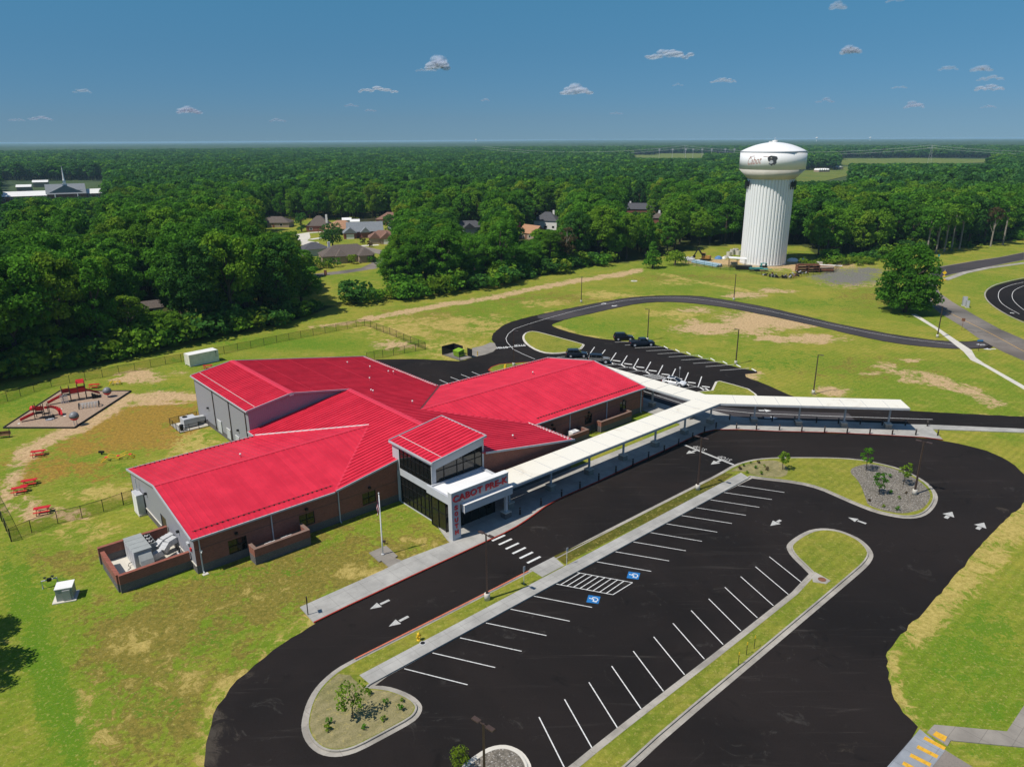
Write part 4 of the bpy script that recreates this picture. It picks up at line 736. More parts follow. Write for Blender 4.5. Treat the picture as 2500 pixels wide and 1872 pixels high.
# roof vents at their places on the slopes
def on_plane(px_, zfun, z=6.0):
    for _ in range(12):
        p = P(px_[0], px_[1], z); u, v = toB(p); z = zfun(u, v)
    return u, v, z
def roof_vent(px_, zfun, parent, h=.55):
    u, v, z = on_plane(px_, zfun); return part(MB().lathe([(.09, -.1), (.09, h * .7), (.13, h * .72), (.13, h), (.0, h + .03)], 8, (u, v, z)), 'roof_vent', 'whitemetal', parent, True)
for x, y in ((1410, 242), (1600, 278), (1755, 318), (1797, 321), (1597, 377), (1610, 478), (1626, 485), (1957, 574)): roof_vent((440 + x / K, 820 + y / K), zMr, roof_m, .6)
roof_vent((900 + 1215 / K, 820 + 863 / K), zMr, roof_m); roof_vent((440 + 510 / K, 820 + 1022 / K), zLr, roof_l); roof_vent((900 + 1383 / K, 820 + 326 / K), zRr, roof_r)
# downspouts of the front
for u_, v_, m in ((.55, -.09, 'grey'), (8.75, -.09, 'grey'), (17.35, -.09, 'grey'), (57.85, -.09, 'grey'), (66.5, -.09, 'grey'), (75.3, -.09, 'grey')):
    part(MB().box(u_ - .06, u_ + .06, v_ - .06, v_ + .06, .15, EAVE - .2).bar((u_, v_, .2), (u_, v_ - .3, .08), .12, .1), 'downspout', m)
part(MB().box(.3, .9, -.75, -.3, 0, .06), 'splash_block', 'pale')
# ------------------------------------------------ entrance tower
TZ0 = 8.3; tz = lambda u, v=0: TZ0 + (u - 25.8) * .145
mb = MB()   # corner piers, spandrels and head as one clad frame
mb.box(26, 26.5, -8, -7.75, 0, tz(26.2) - .1); mb.box(26.0, 26.3, -.6, .95, 0, tz(26) - .1); mb.box(33.75, 34.0, -8, -7.6, 0, tz(33.8) - .1); mb.box(33.7, 34, -7.6, 1.0, 0, tz(33.8) - .1)
mb.box(26.0, 26.3, -7.75, -.6, 3.95, 4.92); mb.box(26.0, 26.3, -7.75, -.6, 7.6, tz(26) - .08)
mb.poly([(26.5, -8, 7.12), (33.75, -8, 8.17), (33.75, -8, tz(33.75) - .08), (26.5, -8, tz(26.5) - .08)]); mb.poly([(26.5, -7.75, 7.12), (26.5, -8, 7.12), (33.75, -8, 8.17), (33.75, -7.75, 8.17)])
mb.box(26.5, 33.75, -8, -7.75, 4.0, 4.55); mb.poly([(26, .95, 0), (34, .95, 0), (34, .95, tz(34) - .1), (26, .95, tz(26) - .1)][::-1]); mb.box(26.0, 26.12, -7.75, -.6, 0, .18)
tower = part(mb, 'entrance_tower', 'grey')
mb = MB(); edge(mb, [(25.7, -8.4, TZ0 - .12), (25.7, 1.15, TZ0 - .12)], .2, .22); edge(mb, [(25.7, -8.42, tz(25.7)), (34.12, -8.42, tz(34.12))], .12, .3); edge(mb, [(34.14, -8.42, tz(34.1)), (34.14, 1.15, tz(34.1))], .12, .26); edge(mb, [(25.7, 1.15, tz(25.7)), (34.12, 1.15, tz(34.12))], .12, .26)
troof = part(mb, 'tower_roof', 'trim'); panels(troof, [(25.78, -8.36), (34.08, -8.36), (34.08, 1.1), (25.78, 1.1)], tz, 1)
part(MB().bar((27.2, -8.3, tz(27.2) + .13), (27.2, 1.0, tz(27.2) + .13), .05, .04), 'lap_seam', 'whitemetal', troof)
part(MB().poly([(25.8, -8.34, TZ0 - .08), (34.05, -8.34, tz(34.05) - .08), (34.05, 1.05, tz(34.05) - .08), (25.8, 1.05, TZ0 - .08)]), 'soffit', 'grey', troof)
part(MB().box(25.88, 26.0, -7.98, -7.86, .1, TZ0 - .2), 'downspout', 'lightgrey')
part(MB().box(25.88, 26.0, -.25, -.13, .1, EAVE), 'downspout', 'lightgrey')
glazing('v', 26.0, -7.75, -.6, 4.92, 7.6, 8, [4.92, 5.55, 6.95, 7.6], 'curtain_wall', .06); glazing('v', 26.0, -7.75, -.6, .18, 3.95, 8, [.18, 1.15, 2.75, 3.95], 'curtain_wall', .06)
glazing('u', -8.0, 26.5, 33.75, 4.55, 8.17, 5, [4.55, 5.4, 6.75, 8.17], 'curtain_wall', .07, top=lambda s: 7.12 + (s - 26.5) * .1448, split=[26.5, 27.75, 29.75, 30.75, 32.6, 33.75])
glazing('u', -8.0, 26.5, 33.75, .1, 4.0, 6, [.1, 2.4, 4.0], 'curtain_wall', .07)
part(MB().box(26.4, 33.6, -6.4, -6.2, .1, 3.9).box(26.4, 33.6, -6.4, -6.2, 4.6, 7.0), 'inner_wall', 'shade')
part(MB().poly([(26.3, -7.6, 4.4), (33.7, -7.6, 4.4), (33.7, .9, 4.4), (26.3, .9, 4.4)]), 'inner_floor', 'grey')
# ------------------------------------------------ entrance canopy with the sign
mb = MB(); mb.box(24.9, 26.15, -13.2, -12.5, 0, 4.62); mb.box(24.9, 33.6, -13.2, -12.5, 4.62, 6.3)
portal = part(mb, 'sign_frame', 'grey'); part(MB().box(24.84, 33.66, -13.26, -12.44, 6.3, 6.38), 'coping', 'whitemetal', portal)
place_text(text_mesh('CABOT PRE-K', 1, .030, .04, sp=1.06), 'sign_lettering', (29.27, -13.24, 5.47), (1, 0, 0), (0, 0, 1), 'letter', portal, 8.35, .86)
for i, ch in enumerate('SOUTH'):
    place_text(text_mesh(ch, 1, .045, .04), 'sign_letter', (25.52, -13.24, 4.36 - i * .80), (1, 0, 0), (0, 0, 1), 'letter', portal, .50, .58)
mb = MB(); mb.box(26.35, 33.85, -13.75, -13.2, 3.55, 4.5); fb = part(mb, 'canopy_fascia', 'lightgrey'); part(MB().box(26.3, 33.9, -13.8, -13.2, 4.5, 4.56).box(26.3, 26.36, -13.8, -13.74, 3.5, 4.5), 'fascia_edge', 'whitemetal', fb)
mb = MB(); mb.box(25.0, 25.3, -12.5, -8.0, 4.55, 5.55); mb.box(33.3, 33.6, -12.5, -8.0, 4.55, 5.35); mb.box(25.3, 33.3, -8.25, -8.0, 4.6, 5.3); part(mb, 'canopy_side_beam', 'grey')
part(MB().box(25.3, 33.3, -12.5, -8.25, 4.95, 5.1), 'canopy_roof', 'whitepaint'); part(MB().box(26.2, 33.6, -13.2, -12.5, 4.5, 4.62).box(25.3, 33.3, -12.5, -8.2, 4.55, 4.6), 'canopy_soffit', 'grey')
part(MB().box(33.25, 33.6, -13.1, -12.75, .9, 4.55), 'canopy_post', 'grey'); part(MB().box(32.95, 33.9, -13.4, -12.45, .1, .9), 'post_pier', 'brick'); part(MB().box(32.9, 33.95, -13.45, -12.4, .9, .97), 'pier_cap', 'pale')
glazing('v', 25.6, -11.0, -8.05, .1, 4.4, 2, [.1, 2.4, 4.4], 'vestibule_glazing', .07, dep=.02); glazing('u', -11.0, 25.6, 33.2, .1, 4.4, 6, [.1, 2.4, 4.4], 'vestibule_glazing', .07, dep=.02)
part(MB().box(25.4, 33.3, -11.1, -10.9, 4.4, 4.6), 'vestibule_head', 'grey')
# ------------------------------------------------ covered walkway
cov = thing('covered_walkway', 'long white flat roofed walkway canopy on grey posts that forks towards the rear lot', 'walkway canopy', tuple(OB), AB)
CZ = 4.35; HW = 2.05
dgn = Vector((14.0, -15.9, 0)).normalized(); dn = Vector((-dgn.y, dgn.x, 0))
mid = Vector((80.2, -11.3, 0)); endp = Vector((99.4, -31.8, 0)) + dgn * 2.05
A_ = [(33.9, -11.05 - HW), (79.1, -11.05 - HW)]; e1 = endp - dn * HW; e2 = endp + dn * HW
# the fork: main leg, diagonal leg and the leg to the rear, as one deck outline
inner = mid + dn * HW
deck = [(33.9, -13.35), (79.0, -13.35), (e1.x, e1.y), (e2.x, e2.y), (80.9, -9.15), (80.9, 17.0), (76.85, 17.0), (76.85, -9.3), (33.9, -9.3)]
mb = MB(); mb.prism(deck, CZ - .02, CZ + .05); dk = mb.build('roof_deck', M['deck'], cov)
mb = MB()
for i in range(12): u_ = 37.6 + i * 3.65; mb.bar((u_, -13.33, CZ + .06), (u_, -9.32, CZ + .06), .05, .03)
for i in range(8): p_ = mid + dgn * (3.2 + i * 3.4); mb.bar(p_ - dn * 2.0 + Vector((0, 0, CZ + .06)), p_ + dn * 2.0 + Vector((0, 0, CZ + .06)), .05, .03)
for i in range(6): mb.bar((76.9, -5.5 + i * 3.7, CZ + .06), (80.85, -5.5 + i * 3.7, CZ + .06), .05, .03)
mb.build('deck_seams', M['trim'], dk)
mb = MB()
for a, b in zip(deck, deck[1:] + deck[:1]): mb.bar((a[0], a[1], CZ - .17), (b[0], b[1], CZ - .17), .1, .32)
mb.build('fascia', M['trim'], cov)
mb = MB(); mb.poly([(p[0], p[1], CZ - .1) for p in deck][::-1]); mb.build('ceiling', M['lightgrey'], cov)
posts = [(u_, -11.2) for u_ in (35.45, 42.9, 50.42, 57.75, 65.22, 72.7, 79.85)] + [(85.4, -15.9), (89.7, -21.45), (94.55, -26.72), (99.37, -31.77)] + [(79.0, -7.6 + i * 7.9) for i in range(4)]
for i, (u_, v_) in enumerate(posts):
    ang = 0 if i < 7 or i > 10 else math.atan2(dgn.y, dgn.x); c, s = cos(ang), sin(ang)
    def rt(x, y): return (u_ + x * c - y * s, v_ + x * s + y * c)
    def rbox(x0, x1, y0, y1, z0, z1): return MB().hexa([(*rt(x, y), z) for z in (z0, z1) for x, y in ((x0, y0), (x1, y0), (x1, y1), (x0, y1))])
    p_ = rbox(-.12, .12, -.12, .12, .95, CZ - .25).build('post', M['trim'], cov)
    b_ = rbox(-.48, .48, -.48, .48, .12, .88).build('pier', M['pad'], cov); rbox(-.53, .53, -.53, .53, .88, .96).build('pier_cap', M['pale'], b_)
    rbox(-.1, .1, -HW + .1, HW - .1, CZ - .34, CZ - .12).build('cross_beam', M['trim'], cov)
# ------------------------------------------------ bollards
bo = thing('bollard', 'x', 'bollard', (0, 0, 0)); MB().lathe([(.11, 0), (.11, .86), (.125, .88), (.125, .98), (.0, 1.02)], 10).build('bollard_body', M['darkmetal'], bo, True); MB().lathe([(.115, .80), (.115, .84)], 10).build('band', M['galv'], bo)
first = [True]
def bollard(p, label, group):
    if first[0]: o = bo; o.location = p; first[0] = False; o['label'] = label; o['group'] = group
    else: dup(bo, p, 0, label, group)
for x, y in ((1275, 1503), (1452, 1425), (1625, 1350)): bollard(W([(x, y)], 900, 820, K, ZW)[0], 'dark bollard on the shaded sidewalk under the entrance end of the white canopy', 'bollards beside the entrance')
for x, y in ((55, 1283), (213, 1212), (357, 1150), (500, 1088), (632, 1028), (764, 972), (885, 917), (1003, 863), (1103, 810), (1200, 775)): bollard(W([(x, y)], 1400, 820, K, ZW)[0], 'dark bollard in the row along the long red kerb of the front lane', 'bollards along the red kerb')
for x, y in [(1372 , 780), (1540, 788)]: bollard(W([(x, y)], 1400, 820, K, ZW)[0], 'dark bollard on the sunlit kerb side of the forked canopy', 'bollards on the sunlit kerb side')
for x, y in ((147, 172), (335, 182), (527, 188), (717, 196), (908, 203), (1097, 210), (1295, 213), (1480, 218)): bollard(W([(x, y)], 1860, 1000, K, ZW)[0], 'dark bollard on the sunlit kerb side of the forked canopy', 'bollards on the sunlit kerb side')
for x, y in [(1018, 675), (1155, 695), (1315, 705), (1488, 708)]: bollard(W([(x, y)], 1400, 820, K, ZW)[0], 'dark bollard under the forked canopy facing the rear drive', 'bollards facing the rear drive')
for x, y in ((86, 97), (273, 104), (458, 110), (643, 117), (827, 122), (1012, 130), (1207, 133), (1393, 138)): bollard(W([(x, y)], 1860, 1000, K, ZW)[0], 'dark bollard under the forked canopy facing the rear drive', 'bollards facing the rear drive')
# ---------------------------------------------------------------- walls and machines round the school
def brick_yard(name, label, u0, v0, segs, h, cat='brick wall', th=.36, mat='redbrick'):
    t = thing(name, label, cat, tuple(B(u0, v0)), AB)
    for a, b in segs:
        d = (Vector((*b, 0)) - Vector((*a, 0))); 
        o = MB().bar((a[0], a[1], h / 2), (b[0], b[1], h / 2), th, h).build('wall_section', M['brick'], t); 
        MB().bar((a[0], a[1], h + .035), (b[0], b[1], h + .035), th + .07, .07).build('coping', M['redbrick'], o)
    return t
q = N('low_two_tone_brick')
enc = brick_yard('equipment_enclosure', 'brick walled yard with a low gap around the big air handler by the left gable', 0, 0, [((-7.3, 1.85), (-.1, 1.85)), ((-7.3, 2.03), (-7.3, 8.2)), ((-7.5, 9.4), (-.1, 9.4))], 2.0, 'walled yard')
MB().box(-7.1, -.05, 2.05, 9.2, 0, .12).build('slab', M['pale'], enc)
ahu = thing('air_handler', 'large grey green air handling unit with an angled hood inside the brick yard', 'air handler', tuple(B(-3.9, 7.0)), AB)
ox, oy = -3.9, 7.0
def rel(mb, dx=ox, dy=oy): mb.v = [(x - dx, y - dy, z) for x, y, z in mb.v]; return mb
cb = rel(MB().box(-4.85, -3.05, 5.05, 9.1, .2, 2.3)).build('cabinet', M['ahu'], ahu); rel(MB().box(-4.9, -3.0, 5.0, 9.15, .12, .22)).build('base_rail', M['galv'], ahu)
for i in range(4): rel(MB().box(-4.9, -3.0, 5.0 + i * 1.04, 5.0 + i * 1.04 + 1.0, 2.3, 2.36)).build('roof_sheet', M['ahu'], cb)
for i in range(4): rel(MB().box(-4.88, -4.84, 5.1 + i * 1.0, 6.0 + i * 1.0, .35, 2.15)).build('access_door', M['lightgrey'], cb); 
rel(MB().hexa([(-4.5, 4.1, .9), (-3.15, 4.1, .9), (-3.15, 5.05, .9), (-4.5, 5.05, .9), (-4.5, 4.35, 1.4), (-3.15, 4.35, 1.4), (-3.15, 5.05, 2.0), (-4.5, 5.05, 2.0)])).build('intake_hood', M['ahu'], ahu)
fb_ = rel(MB().box(-3.05, -2.15, 6.6, 9.1, .2, 1.95)).build('condenser_section', M['ahu'], ahu)
for i in range(3):
    y = 7.05 + i * .8; fn = rel(MB().lathe([(.36, 1.95), (.36, 2.1), (.32, 2.1), (.30, 2.0), (.08, 2.0), (.0, 2.05)], 14, (-2.6, y, 0))).build('fan', M['black'], ahu); mb = MB()
    for k in range(4):
        a = k * pi / 2 + .4; mb.bar((-2.6, y, 2.04), (-2.6 + .3 * cos(a), y + .3 * sin(a), 2.04), .12, .02)
    rel(mb).build('blade', M['galv'], fn)
def duct(pts, w, h):
    mb = MB()
    for a, b in zip(pts, pts[1:]): mb.bar(a, b, w, h)
    d = rel(mb).build('duct', M['galv'], ahu); mb = MB()
    for a, b in zip(pts, pts[1:]):
        a, b = Vector(a), Vector(b)
        for t in (.25, .6, .95): c = a.lerp(b, t); dd_ = (b - a).normalized() * .03; mb.bar(c - dd_, c + dd_, w + .06, h + .06)
    rel(mb).build('flange', M['lightgrey'], d)
duct([(-3.0, 5.6, .8), (-1.9, 5.35, 1.2), (-1.2, 5.9, 1.65), (-.15, 6.3, 1.75)], .75, .7); duct([(-2.15, 6.7, 1.2), (-1.4, 7.0, 1.6), (-.15, 7.3, 1.75)], .75, .7)
rel(MB().tube([(-.6, 2.6, .12), (-.6, 2.6, 1.2), (-.1, 2.6, 1.2)], .07).tube([(-.5, 3.1, .12), (-.5, 3.1, .9), (-.6, 4.6, .9), (-.6, 4.6, .12)], .09).tube([(-.8, 3.4, .12), (-.8, 3.4, .6), (-.2, 3.4, .6)], .06).box(-1.7, -.9, 2.5, 3.2, .12, .7).tube([(-.3, 4.2, .1), (-.3, 4.2, 1.6), (-.05, 4.2, 1.6)], .05)).build('pipework', M['galv'], ahu)
rel(MB().tube([(-4.9, 6.6, .5), (-5.2, 6.7, .4), (-5.35, 6.4, .3), (-5.2, 6.1, .15), (-5.6, 5.8, .14)], .035)).build('hose', M['black'], ahu)
scr1 = brick_yard('brick_screen', 'brick screen wall open at the back below the two windows of the left wing', 0, 0, [((5.5, -2.3), (12.2, -2.3)), ((5.68, -2.1), (5.68, -.9)), ((12.02, -2.1), (12.02, -.35))], 1.9, 'brick screen')
scr2 = brick_yard('brick_screen', 'long brick screen wall between the two right windows of the far wing', 0, 0, [((63.4, -1.55), (71.0, -1.55)), ((63.58, -1.35), (63.58, -.55)), ((70.82, -1.35), (70.82, .0))], 1.75, 'brick screen')
scr3 = brick_yard('brick_screen', 'shorter brick screen wall of the far wing nearest the main block', 0, 0, [((53.2, -2.1), (60.0, -2.1)), ((59.82, -1.9), (59.82, -.2))], 1.6, 'brick screen')
def condenser(u_, v_, label, w=.95, h=1.1, d=.5):
    t = thing('condenser_unit', label, 'condenser', tuple(B(u_, v_)), AB, 'condenser units behind the brick screens'); MB().box(-w / 2, w / 2, -d / 2, d / 2, .1, h).build('casing', M['whitemetal'], t); MB().lathe([(.3, 0), (.3, .02), (.0, .03)], 12, (0, 0, h)).build('fan_grille', M['lightgrey'], t); MB().box(-w / 2 - .1, w / 2 + .1, -d / 2 - .1, d / 2 + .1, 0, .1).build('pad', M['pale'], t)
for u_, lb in ((7.9, 'white condenser unit in the left wing screen, nearer the gable'), (9.9, 'white condenser unit in the left wing screen, nearer the flagpole')): condenser(u_, -1.2, lb, 1.3, 1.35)
for u_, lb in ((66.0, 'white condenser unit at the near end of the long far wing screen'), (67.6, 'white condenser unit in the middle of the long far wing screen'), (69.4, 'white condenser unit at the far end of the long far wing screen')): condenser(u_, -.8, lb, 1.2, 1.15)
condenser(57.6, -1.2, 'boxy grey condenser unit standing taller than the shorter far wing screen', 1.5, 1.75, 1.1)
gt = thing('screen_gate', 'narrow black metal gate beside the long far wing brick screen', 'gate', tuple(B(62.4, -1.2)), AB)
MB().box(-.75, -.68, -.03, .03, 0, 1.6).box(.68, .75, -.03, .03, 0, 1.6).build('gate_post', M['black'], gt); MB().box(-.68, .68, -.02, .02, 1.45, 1.5).box(-.68, .68, -.02, .02, .1, .15).build('gate_rail', M['black'], gt)
mb = MB()
for i in range(9): mb.box(-.6 + i * .15, -.575 + i * .15, -.012, .012, .15, 1.45)
mb.build('gate_bar', M['black'], gt)
# hall machine pad
hp = thing('hall_air_conditioner', 'grey packaged air conditioner on a fenced concrete pad by the tall hall wall', 'air conditioner', tuple(B(14.8, 46.0)), AB)
MB().box(-1.2, .9, -1.0, 1.0, .2, 1.65).build('casing', M['lightgrey'], hp); MB().lathe([(.4, 1.65), (.4, 1.75), (.34, 1.75), (.3, 1.68), (0, 1.7)], 14, (-.6, .3, 0)).build('fan', M['black'], hp); MB().bar((.9, -.2, 1.1), (2.3, -.2, 1.0), .9, .8).build('duct', M['galv'], hp); MB().bar((.9, .7, .9), (2.3, .7, .8), .6, .6).build('duct', M['galv'], hp)
MB().box(-1.3, 1.0, -1.1, 1.1, .12, .2).build('base_rail', M['black'], hp)
sp_ = sheet('equipment_pad', [B(12.5, 43.9)[:2], B(17.15, 43.9)[:2], B(17.15, 48.6)[:2], B(12.5, 48.6)[:2]], .12, M['pale'], None, .12); struct(sp_)
def link_fence(name, label, pts, h=1.8, step=3.0, cat='fence', group=None, at_points=False, post=.045):
    pts = [Vector((p[0], p[1], 0)) for p in pts]; t = thing(name, label, cat, tuple(pts[0]), 0, group); o = pts[0]; pp = []
    if at_points: pp = pts
    else:
        for a, b in zip(pts, pts[1:]):
            n = max(1, round((b - a).length / step)); pp += [a.lerp(b, i / n) for i in range(n)]
        pp.append(pts[-1])
    pm = MB().lathe([(post, 0), (post, h), (0, h + .05)], 6).mesh('post', M['black'])
    for p in pp: d = bpy.data.objects.new('post', pm); COL.objects.link(d); d.parent = t; d.location = p - o
    MB().tube([p - o + Vector((0, 0, h - .03)) for p in pts], .028, 5).tube([p - o + Vector((0, 0, .06)) for p in pts], .015, 4).build('top_rail', M['black'], t)
    mb = MB()
    for a, b in zip(pts, pts[1:]): mb.poly([a - o + Vector((0, 0, .03)), b - o + Vector((0, 0, .03)), b - o + Vector((0, 0, h - .03)), a - o + Vector((0, 0, h - .03))])
    mb.build('wire_mesh', M['mesh'], t); return t
link_fence('pad_fence', 'low black fence round the air conditioner pad beside the hall', [B(17.0, 49.0), B(12.4, 48.7), B(12.4, 43.8), B(17.0, 43.7)], 1.25, 1.6)
tb = thing('waste_bin', 'small black waste bin at the corner of the fenced machine pad', 'bin', tuple(B(13.0, 44.6, .12)), AB); MB().lathe([(.26, 0), (.32, .85), (.34, .9)], 10).build('bin_body', M['black'], tb); MB().lathe([(.36, .9), (.3, 1.0), (0, 1.05)], 10).build('lid', M['black'], tb)

# ---------------------------------------------------------------- fences of the grounds
back = [(-60, 1005), (19, 979.7), (51, 968), (84, 956.5), (126, 944), (171, 936), (209, 928.4), (251, 921.7), (291, 912.5), (330, 905.8), (369, 897), (405, 890), (443, 883.5), (495, 873.5), (548, 863.8), (581, 856), (613, 850.5), (645, 843), (676, 836.6), (706, 831), (735, 825), (765, 819.7), (794, 814), (821, 808), (848, 802.7), (870, 798), (890.5, 796)]
link_fence('boundary_fence', 'long black chain link fence along the foot of the wood', W(back), 1.75, at_points=True)
link_fence('corner_fence', 'black chain link fence running from the wood corner to the hall', W([(890.5, 796), (905, 799), (920, 806), (936, 812), (952, 817.4), (968, 824), (986, 832), (1003, 839), (1022, 847), (1039, 853.6), (1015, 857.7), (988, 862.5), (961, 868), (935, 873.6), (914, 876), (896, 880)]), 1.75, at_points=True)
link_fence('side_fence', 'black chain link fence leaving the picture at the lower left corner post', W([(28, 1322), (5, 1272), (-25, 1215)]), 1.75, 3.0, post=.07)
link_fence('front_fence', 'black chain link fence between the left wing and the corner post', W([(28, 1322), (78, 1300), (142, 1278), (201, 1265), (253.6, 1249), (302, 1232.5)]), 1.75, at_points=True)
g_ = thing('fence_gate', 'black chain link gate beside the left wing corner', 'gate', tuple(W([(302, 1232.5)])[0])); ga, gb, gc = [p - W([(302, 1232.5)])[0] for p in W([(302, 1232.5), (326, 1224.6), (334, 1221.7)])]
for p in (ga, gb, gc): MB().tube([p, p + Vector((0, 0, 1.85))], .055, 6).build('post', M['black'], g_)
MB().tube([ga + Vector((0, 0, .15)), gb + Vector((0, 0, .15)), gb + Vector((0, 0, 1.7)), ga + Vector((0, 0, 1.7)), ga + Vector((0, 0, .15))], .03, 5).tube([ga + Vector((0, 0, .9)), gb + Vector((0, 0, .9))], .02, 4).build('gate_frame', M['black'], g_)
MB().poly([ga + Vector((0, 0, .15)), gb + Vector((0, 0, .15)), gb + Vector((0, 0, 1.7)), ga + Vector((0, 0, 1.7))]).poly([gb, gc, gc + Vector((0, 0, 1.7)), gb + Vector((0, 0, 1.7))]).build('wire_mesh', M['mesh'], g_)
# dumpster corner
D0, D1, D2 = W([(1079.7, 866.4), (1123, 881), (1152.5, 873)]); d_ax = (D1 - D0); D3 = D2 - d_ax
dw = thing('dumpster_screen', 'black slatted dumpster enclosure with open gates by the rear drive', 'enclosure', tuple(D0))
def scr(a, b, h, name='screen_panel'): a = a - D0; b = b - D0; return MB().bar((a.x, a.y, h / 2 + .1), (b.x, b.y, h / 2 + .1), .05, h).build(name, M['black'], dw)
scr(D0, D0.lerp(D3, 1.0), 1.9); scr(D3, D3.lerp(D2, .5), 1.9)
for p in (D0, D3, D2, D1):
    p = p - D0; MB().tube([p, p + Vector((0, 0, 2.0))], .06, 6).build('post', M['black'], dw)
scr(D2, D2 + (D2 - D3).normalized() * -1.6, 1.8, 'gate'); MB().poly([Vector((0, 0, .1)), D1 - D0 + Vector((0, 0, .1)), D1 - D0 + Vector((0, 0, 1.8)), Vector((0, 0, 1.8))]).build('wire_mesh', M['mesh'], dw)
MB().poly([(p - D0) + Vector((0, 0, .09)) for p in (D0, D1, D2, D3)]).build('slab', M['pad'], dw)
M['lime'] = plain('lime_green_steel', (.22, .40, .015), .5, .15)
dc = D0.lerp(D2, .56); dm = thing('dumpster', 'lime green front load dumpster with black lids inside the enclosure', 'dumpster', (dc.x, dc.y, .1), math.atan2(d_ax.y, d_ax.x))
MB().hexa([(-.95, -.7, .1), (.95, -.7, .1), (.95, .7, .1), (-.95, .7, .1), (-1.0, -.85, 1.25), (1.0, -.85, 1.25), (1.0, .75, 1.55), (-1.0, .75, 1.55)]).build('bin_body', M['lime'], dm)
for s in (-.5, .5): MB().hexa([(s - .46, -.86, 1.27), (s + .46, -.86, 1.27), (s + .46, .74, 1.57), (s - .46, .74, 1.57), (s - .46, -.86, 1.31), (s + .46, -.86, 1.31), (s + .46, .74, 1.61), (s - .46, .74, 1.61)]).build('lid', M['lime'], dm)
for s in (-1.02, 1.02): MB().box(s - .05, s + .05, -.6, .6, .7, .85).build('lift_pocket', M['black'], dm)
yb = thing('gate_bollard', 'short yellow post standing beside the dumpster apron', 'bollard', tuple(W([(1166, 869)])[0])); MB().lathe([(.09, 0), (.09, 1.05), (.05, 1.12), (0, 1.13)], 8).build('bollard_body', M['yellow'], yb); MB().lathe([(.16, 0), (.16, .05)], 8).build('footing', M['pale'], yb)

# ---------------------------------------------------------------- lamp posts, poles, signs
def lamp_proto(name, label, heads, az):
    t = thing(name, label, 'lamp post', (0, 0, 0)); MB().lathe([(.30, 0), (.30, .72), (.27, .76), (0, .76)], 14).build('concrete_base', M['pale'], t, True)
    po = MB().hexa([(x * .10, y * .10, .76) for x, y in ((-1, -1), (1, -1), (1, 1), (-1, 1))] + [(x * .075, y * .075, 7.6) for x, y in ((-1, -1), (1, -1), (1, 1), (-1, 1))]).build('pole', M['darkmetal'], t); MB().box(-.14, .14, -.14, .14, .76, .84).build('base_cover', M['darkmetal'], po)
    for k in range(heads):
        a = az + k * pi; c, s = cos(a), sin(a); MB().bar((0, 0, 7.52), (c * .35, s * .35, 7.56), .06, .06).build('arm', M['darkmetal'], t)
        h = MB().bar((c * .32, s * .32, 7.58), (c * .95, s * .95, 7.58), .34, .09).build('lamp_head', M['darkmetal'], t); MB().bar((c * .45, s * .45, 7.53), (c * .9, s * .9, 7.53), .24, .02).build('lens', M['lightgrey'], h)
    return t
L2 = lamp_proto('lamp_post', 'tall bronze lamp post with two heads on the grass strip nearest the crosswalk', 2, rad(-40)); L1 = lamp_proto('lamp_post', 'x', 1, rad(180))
GLM = 'tall dark lamp posts around the lots'
def lampat(px_, proto, label, rz, z, move=False):
    p = W([px_], z=z)[0]
    if move: proto.location = p; proto.rotation_euler = (0, 0, rz); proto['group'] = GLM; proto['label'] = label; return proto
    return dup(proto, p, rz, label, GLM)
lampat((1189.3, 1463), L2, 'two headed bronze lamp post on the grass strip beside the crosswalk landing', 0, .14, True)
lampat((1702.9, 1195), L2, 'two headed lamp post on the far grass strip near the stop bar', 0, .14)
lampat((2232, 1207), L2, 'two headed lamp post in the gravel bed of the teardrop island', 0, .14)
p = P(1180, 1770, 7.6); L_ = dup(L2, (p.x, p.y, .14), 0, 'two headed lamp post rising from the gravel island at the bottom edge', GLM)
lampat((1985.3, 962), L1, 'single headed lamp post on the grass right behind the walkway canopy', rad(150), 0, True)
for px_, lb, rz in (((1580.6, 832), 'single headed lamp post beside the black pickup truck', 0), ((1796, 889), 'single headed lamp post at the corner of the far parking row', 0), ((1254.5, 894), 'single headed lamp post on the small island behind the far wing roof', rad(180)), ((1419, 739), 'single headed lamp post on the grass outside the bend of the rear drive', rad(90)), ((1791.3, 733.5), 'single headed lamp post on the grass above the rear drive near the water tower', rad(-90)), ((2288, 824), 'single headed lamp post beside the roadside path at the drive entrance', 0)): lampat(px_, L1, lb, rz, 0)
# flagpole
fpx = W([(934.8, 1353)], z=.14)[0]; fg = thing('flagpole', 'tall white flagpole with a limp flag on a small concrete pad', 'flagpole', tuple(fpx))
MB().lathe([(.09, 0), (.085, 2), (.05, 7.65), (0, 7.66)], 10).build('pole', M['whitemetal'], fg, True); MB().lathe([(.18, 0), (.2, .1), (.1, .16)], 10).build('base_collar', M['galv'], fg); MB().lathe([(0, 7.6), (.09, 7.68), (.1, 7.74), (.06, 7.82), (0, 7.83)], 10).build('finial', M['galv'], fg, True)
fl_o = thing('flag', 'limp red white and blue flag hanging from the tall white flagpole', 'flag', tuple(fpx + Vector((0, 0, 7.3))))
M['flagblue'] = plain('flag_blue_cloth', (.02, .035, .16), .9); M['flagwhite'] = plain('flag_white_cloth', (.72, .71, .70), .9); M['flagred'] = plain('flag_red_cloth', (.45, .02, .035), .9)
mb = MB(); nc, nr = 14, 13
def fpt(i, j):   # i along the fly, j down the hoist: the cloth hangs in folds
    x = i / nc; return (-.05 - .62 * x * (.35 + .25 * sin(j * .7)) * .9, .10 * sin(x * 9) * (0.3 + x), -j * .098 - x * 1.25 + .16 * x * sin(3 * x + j * .3))
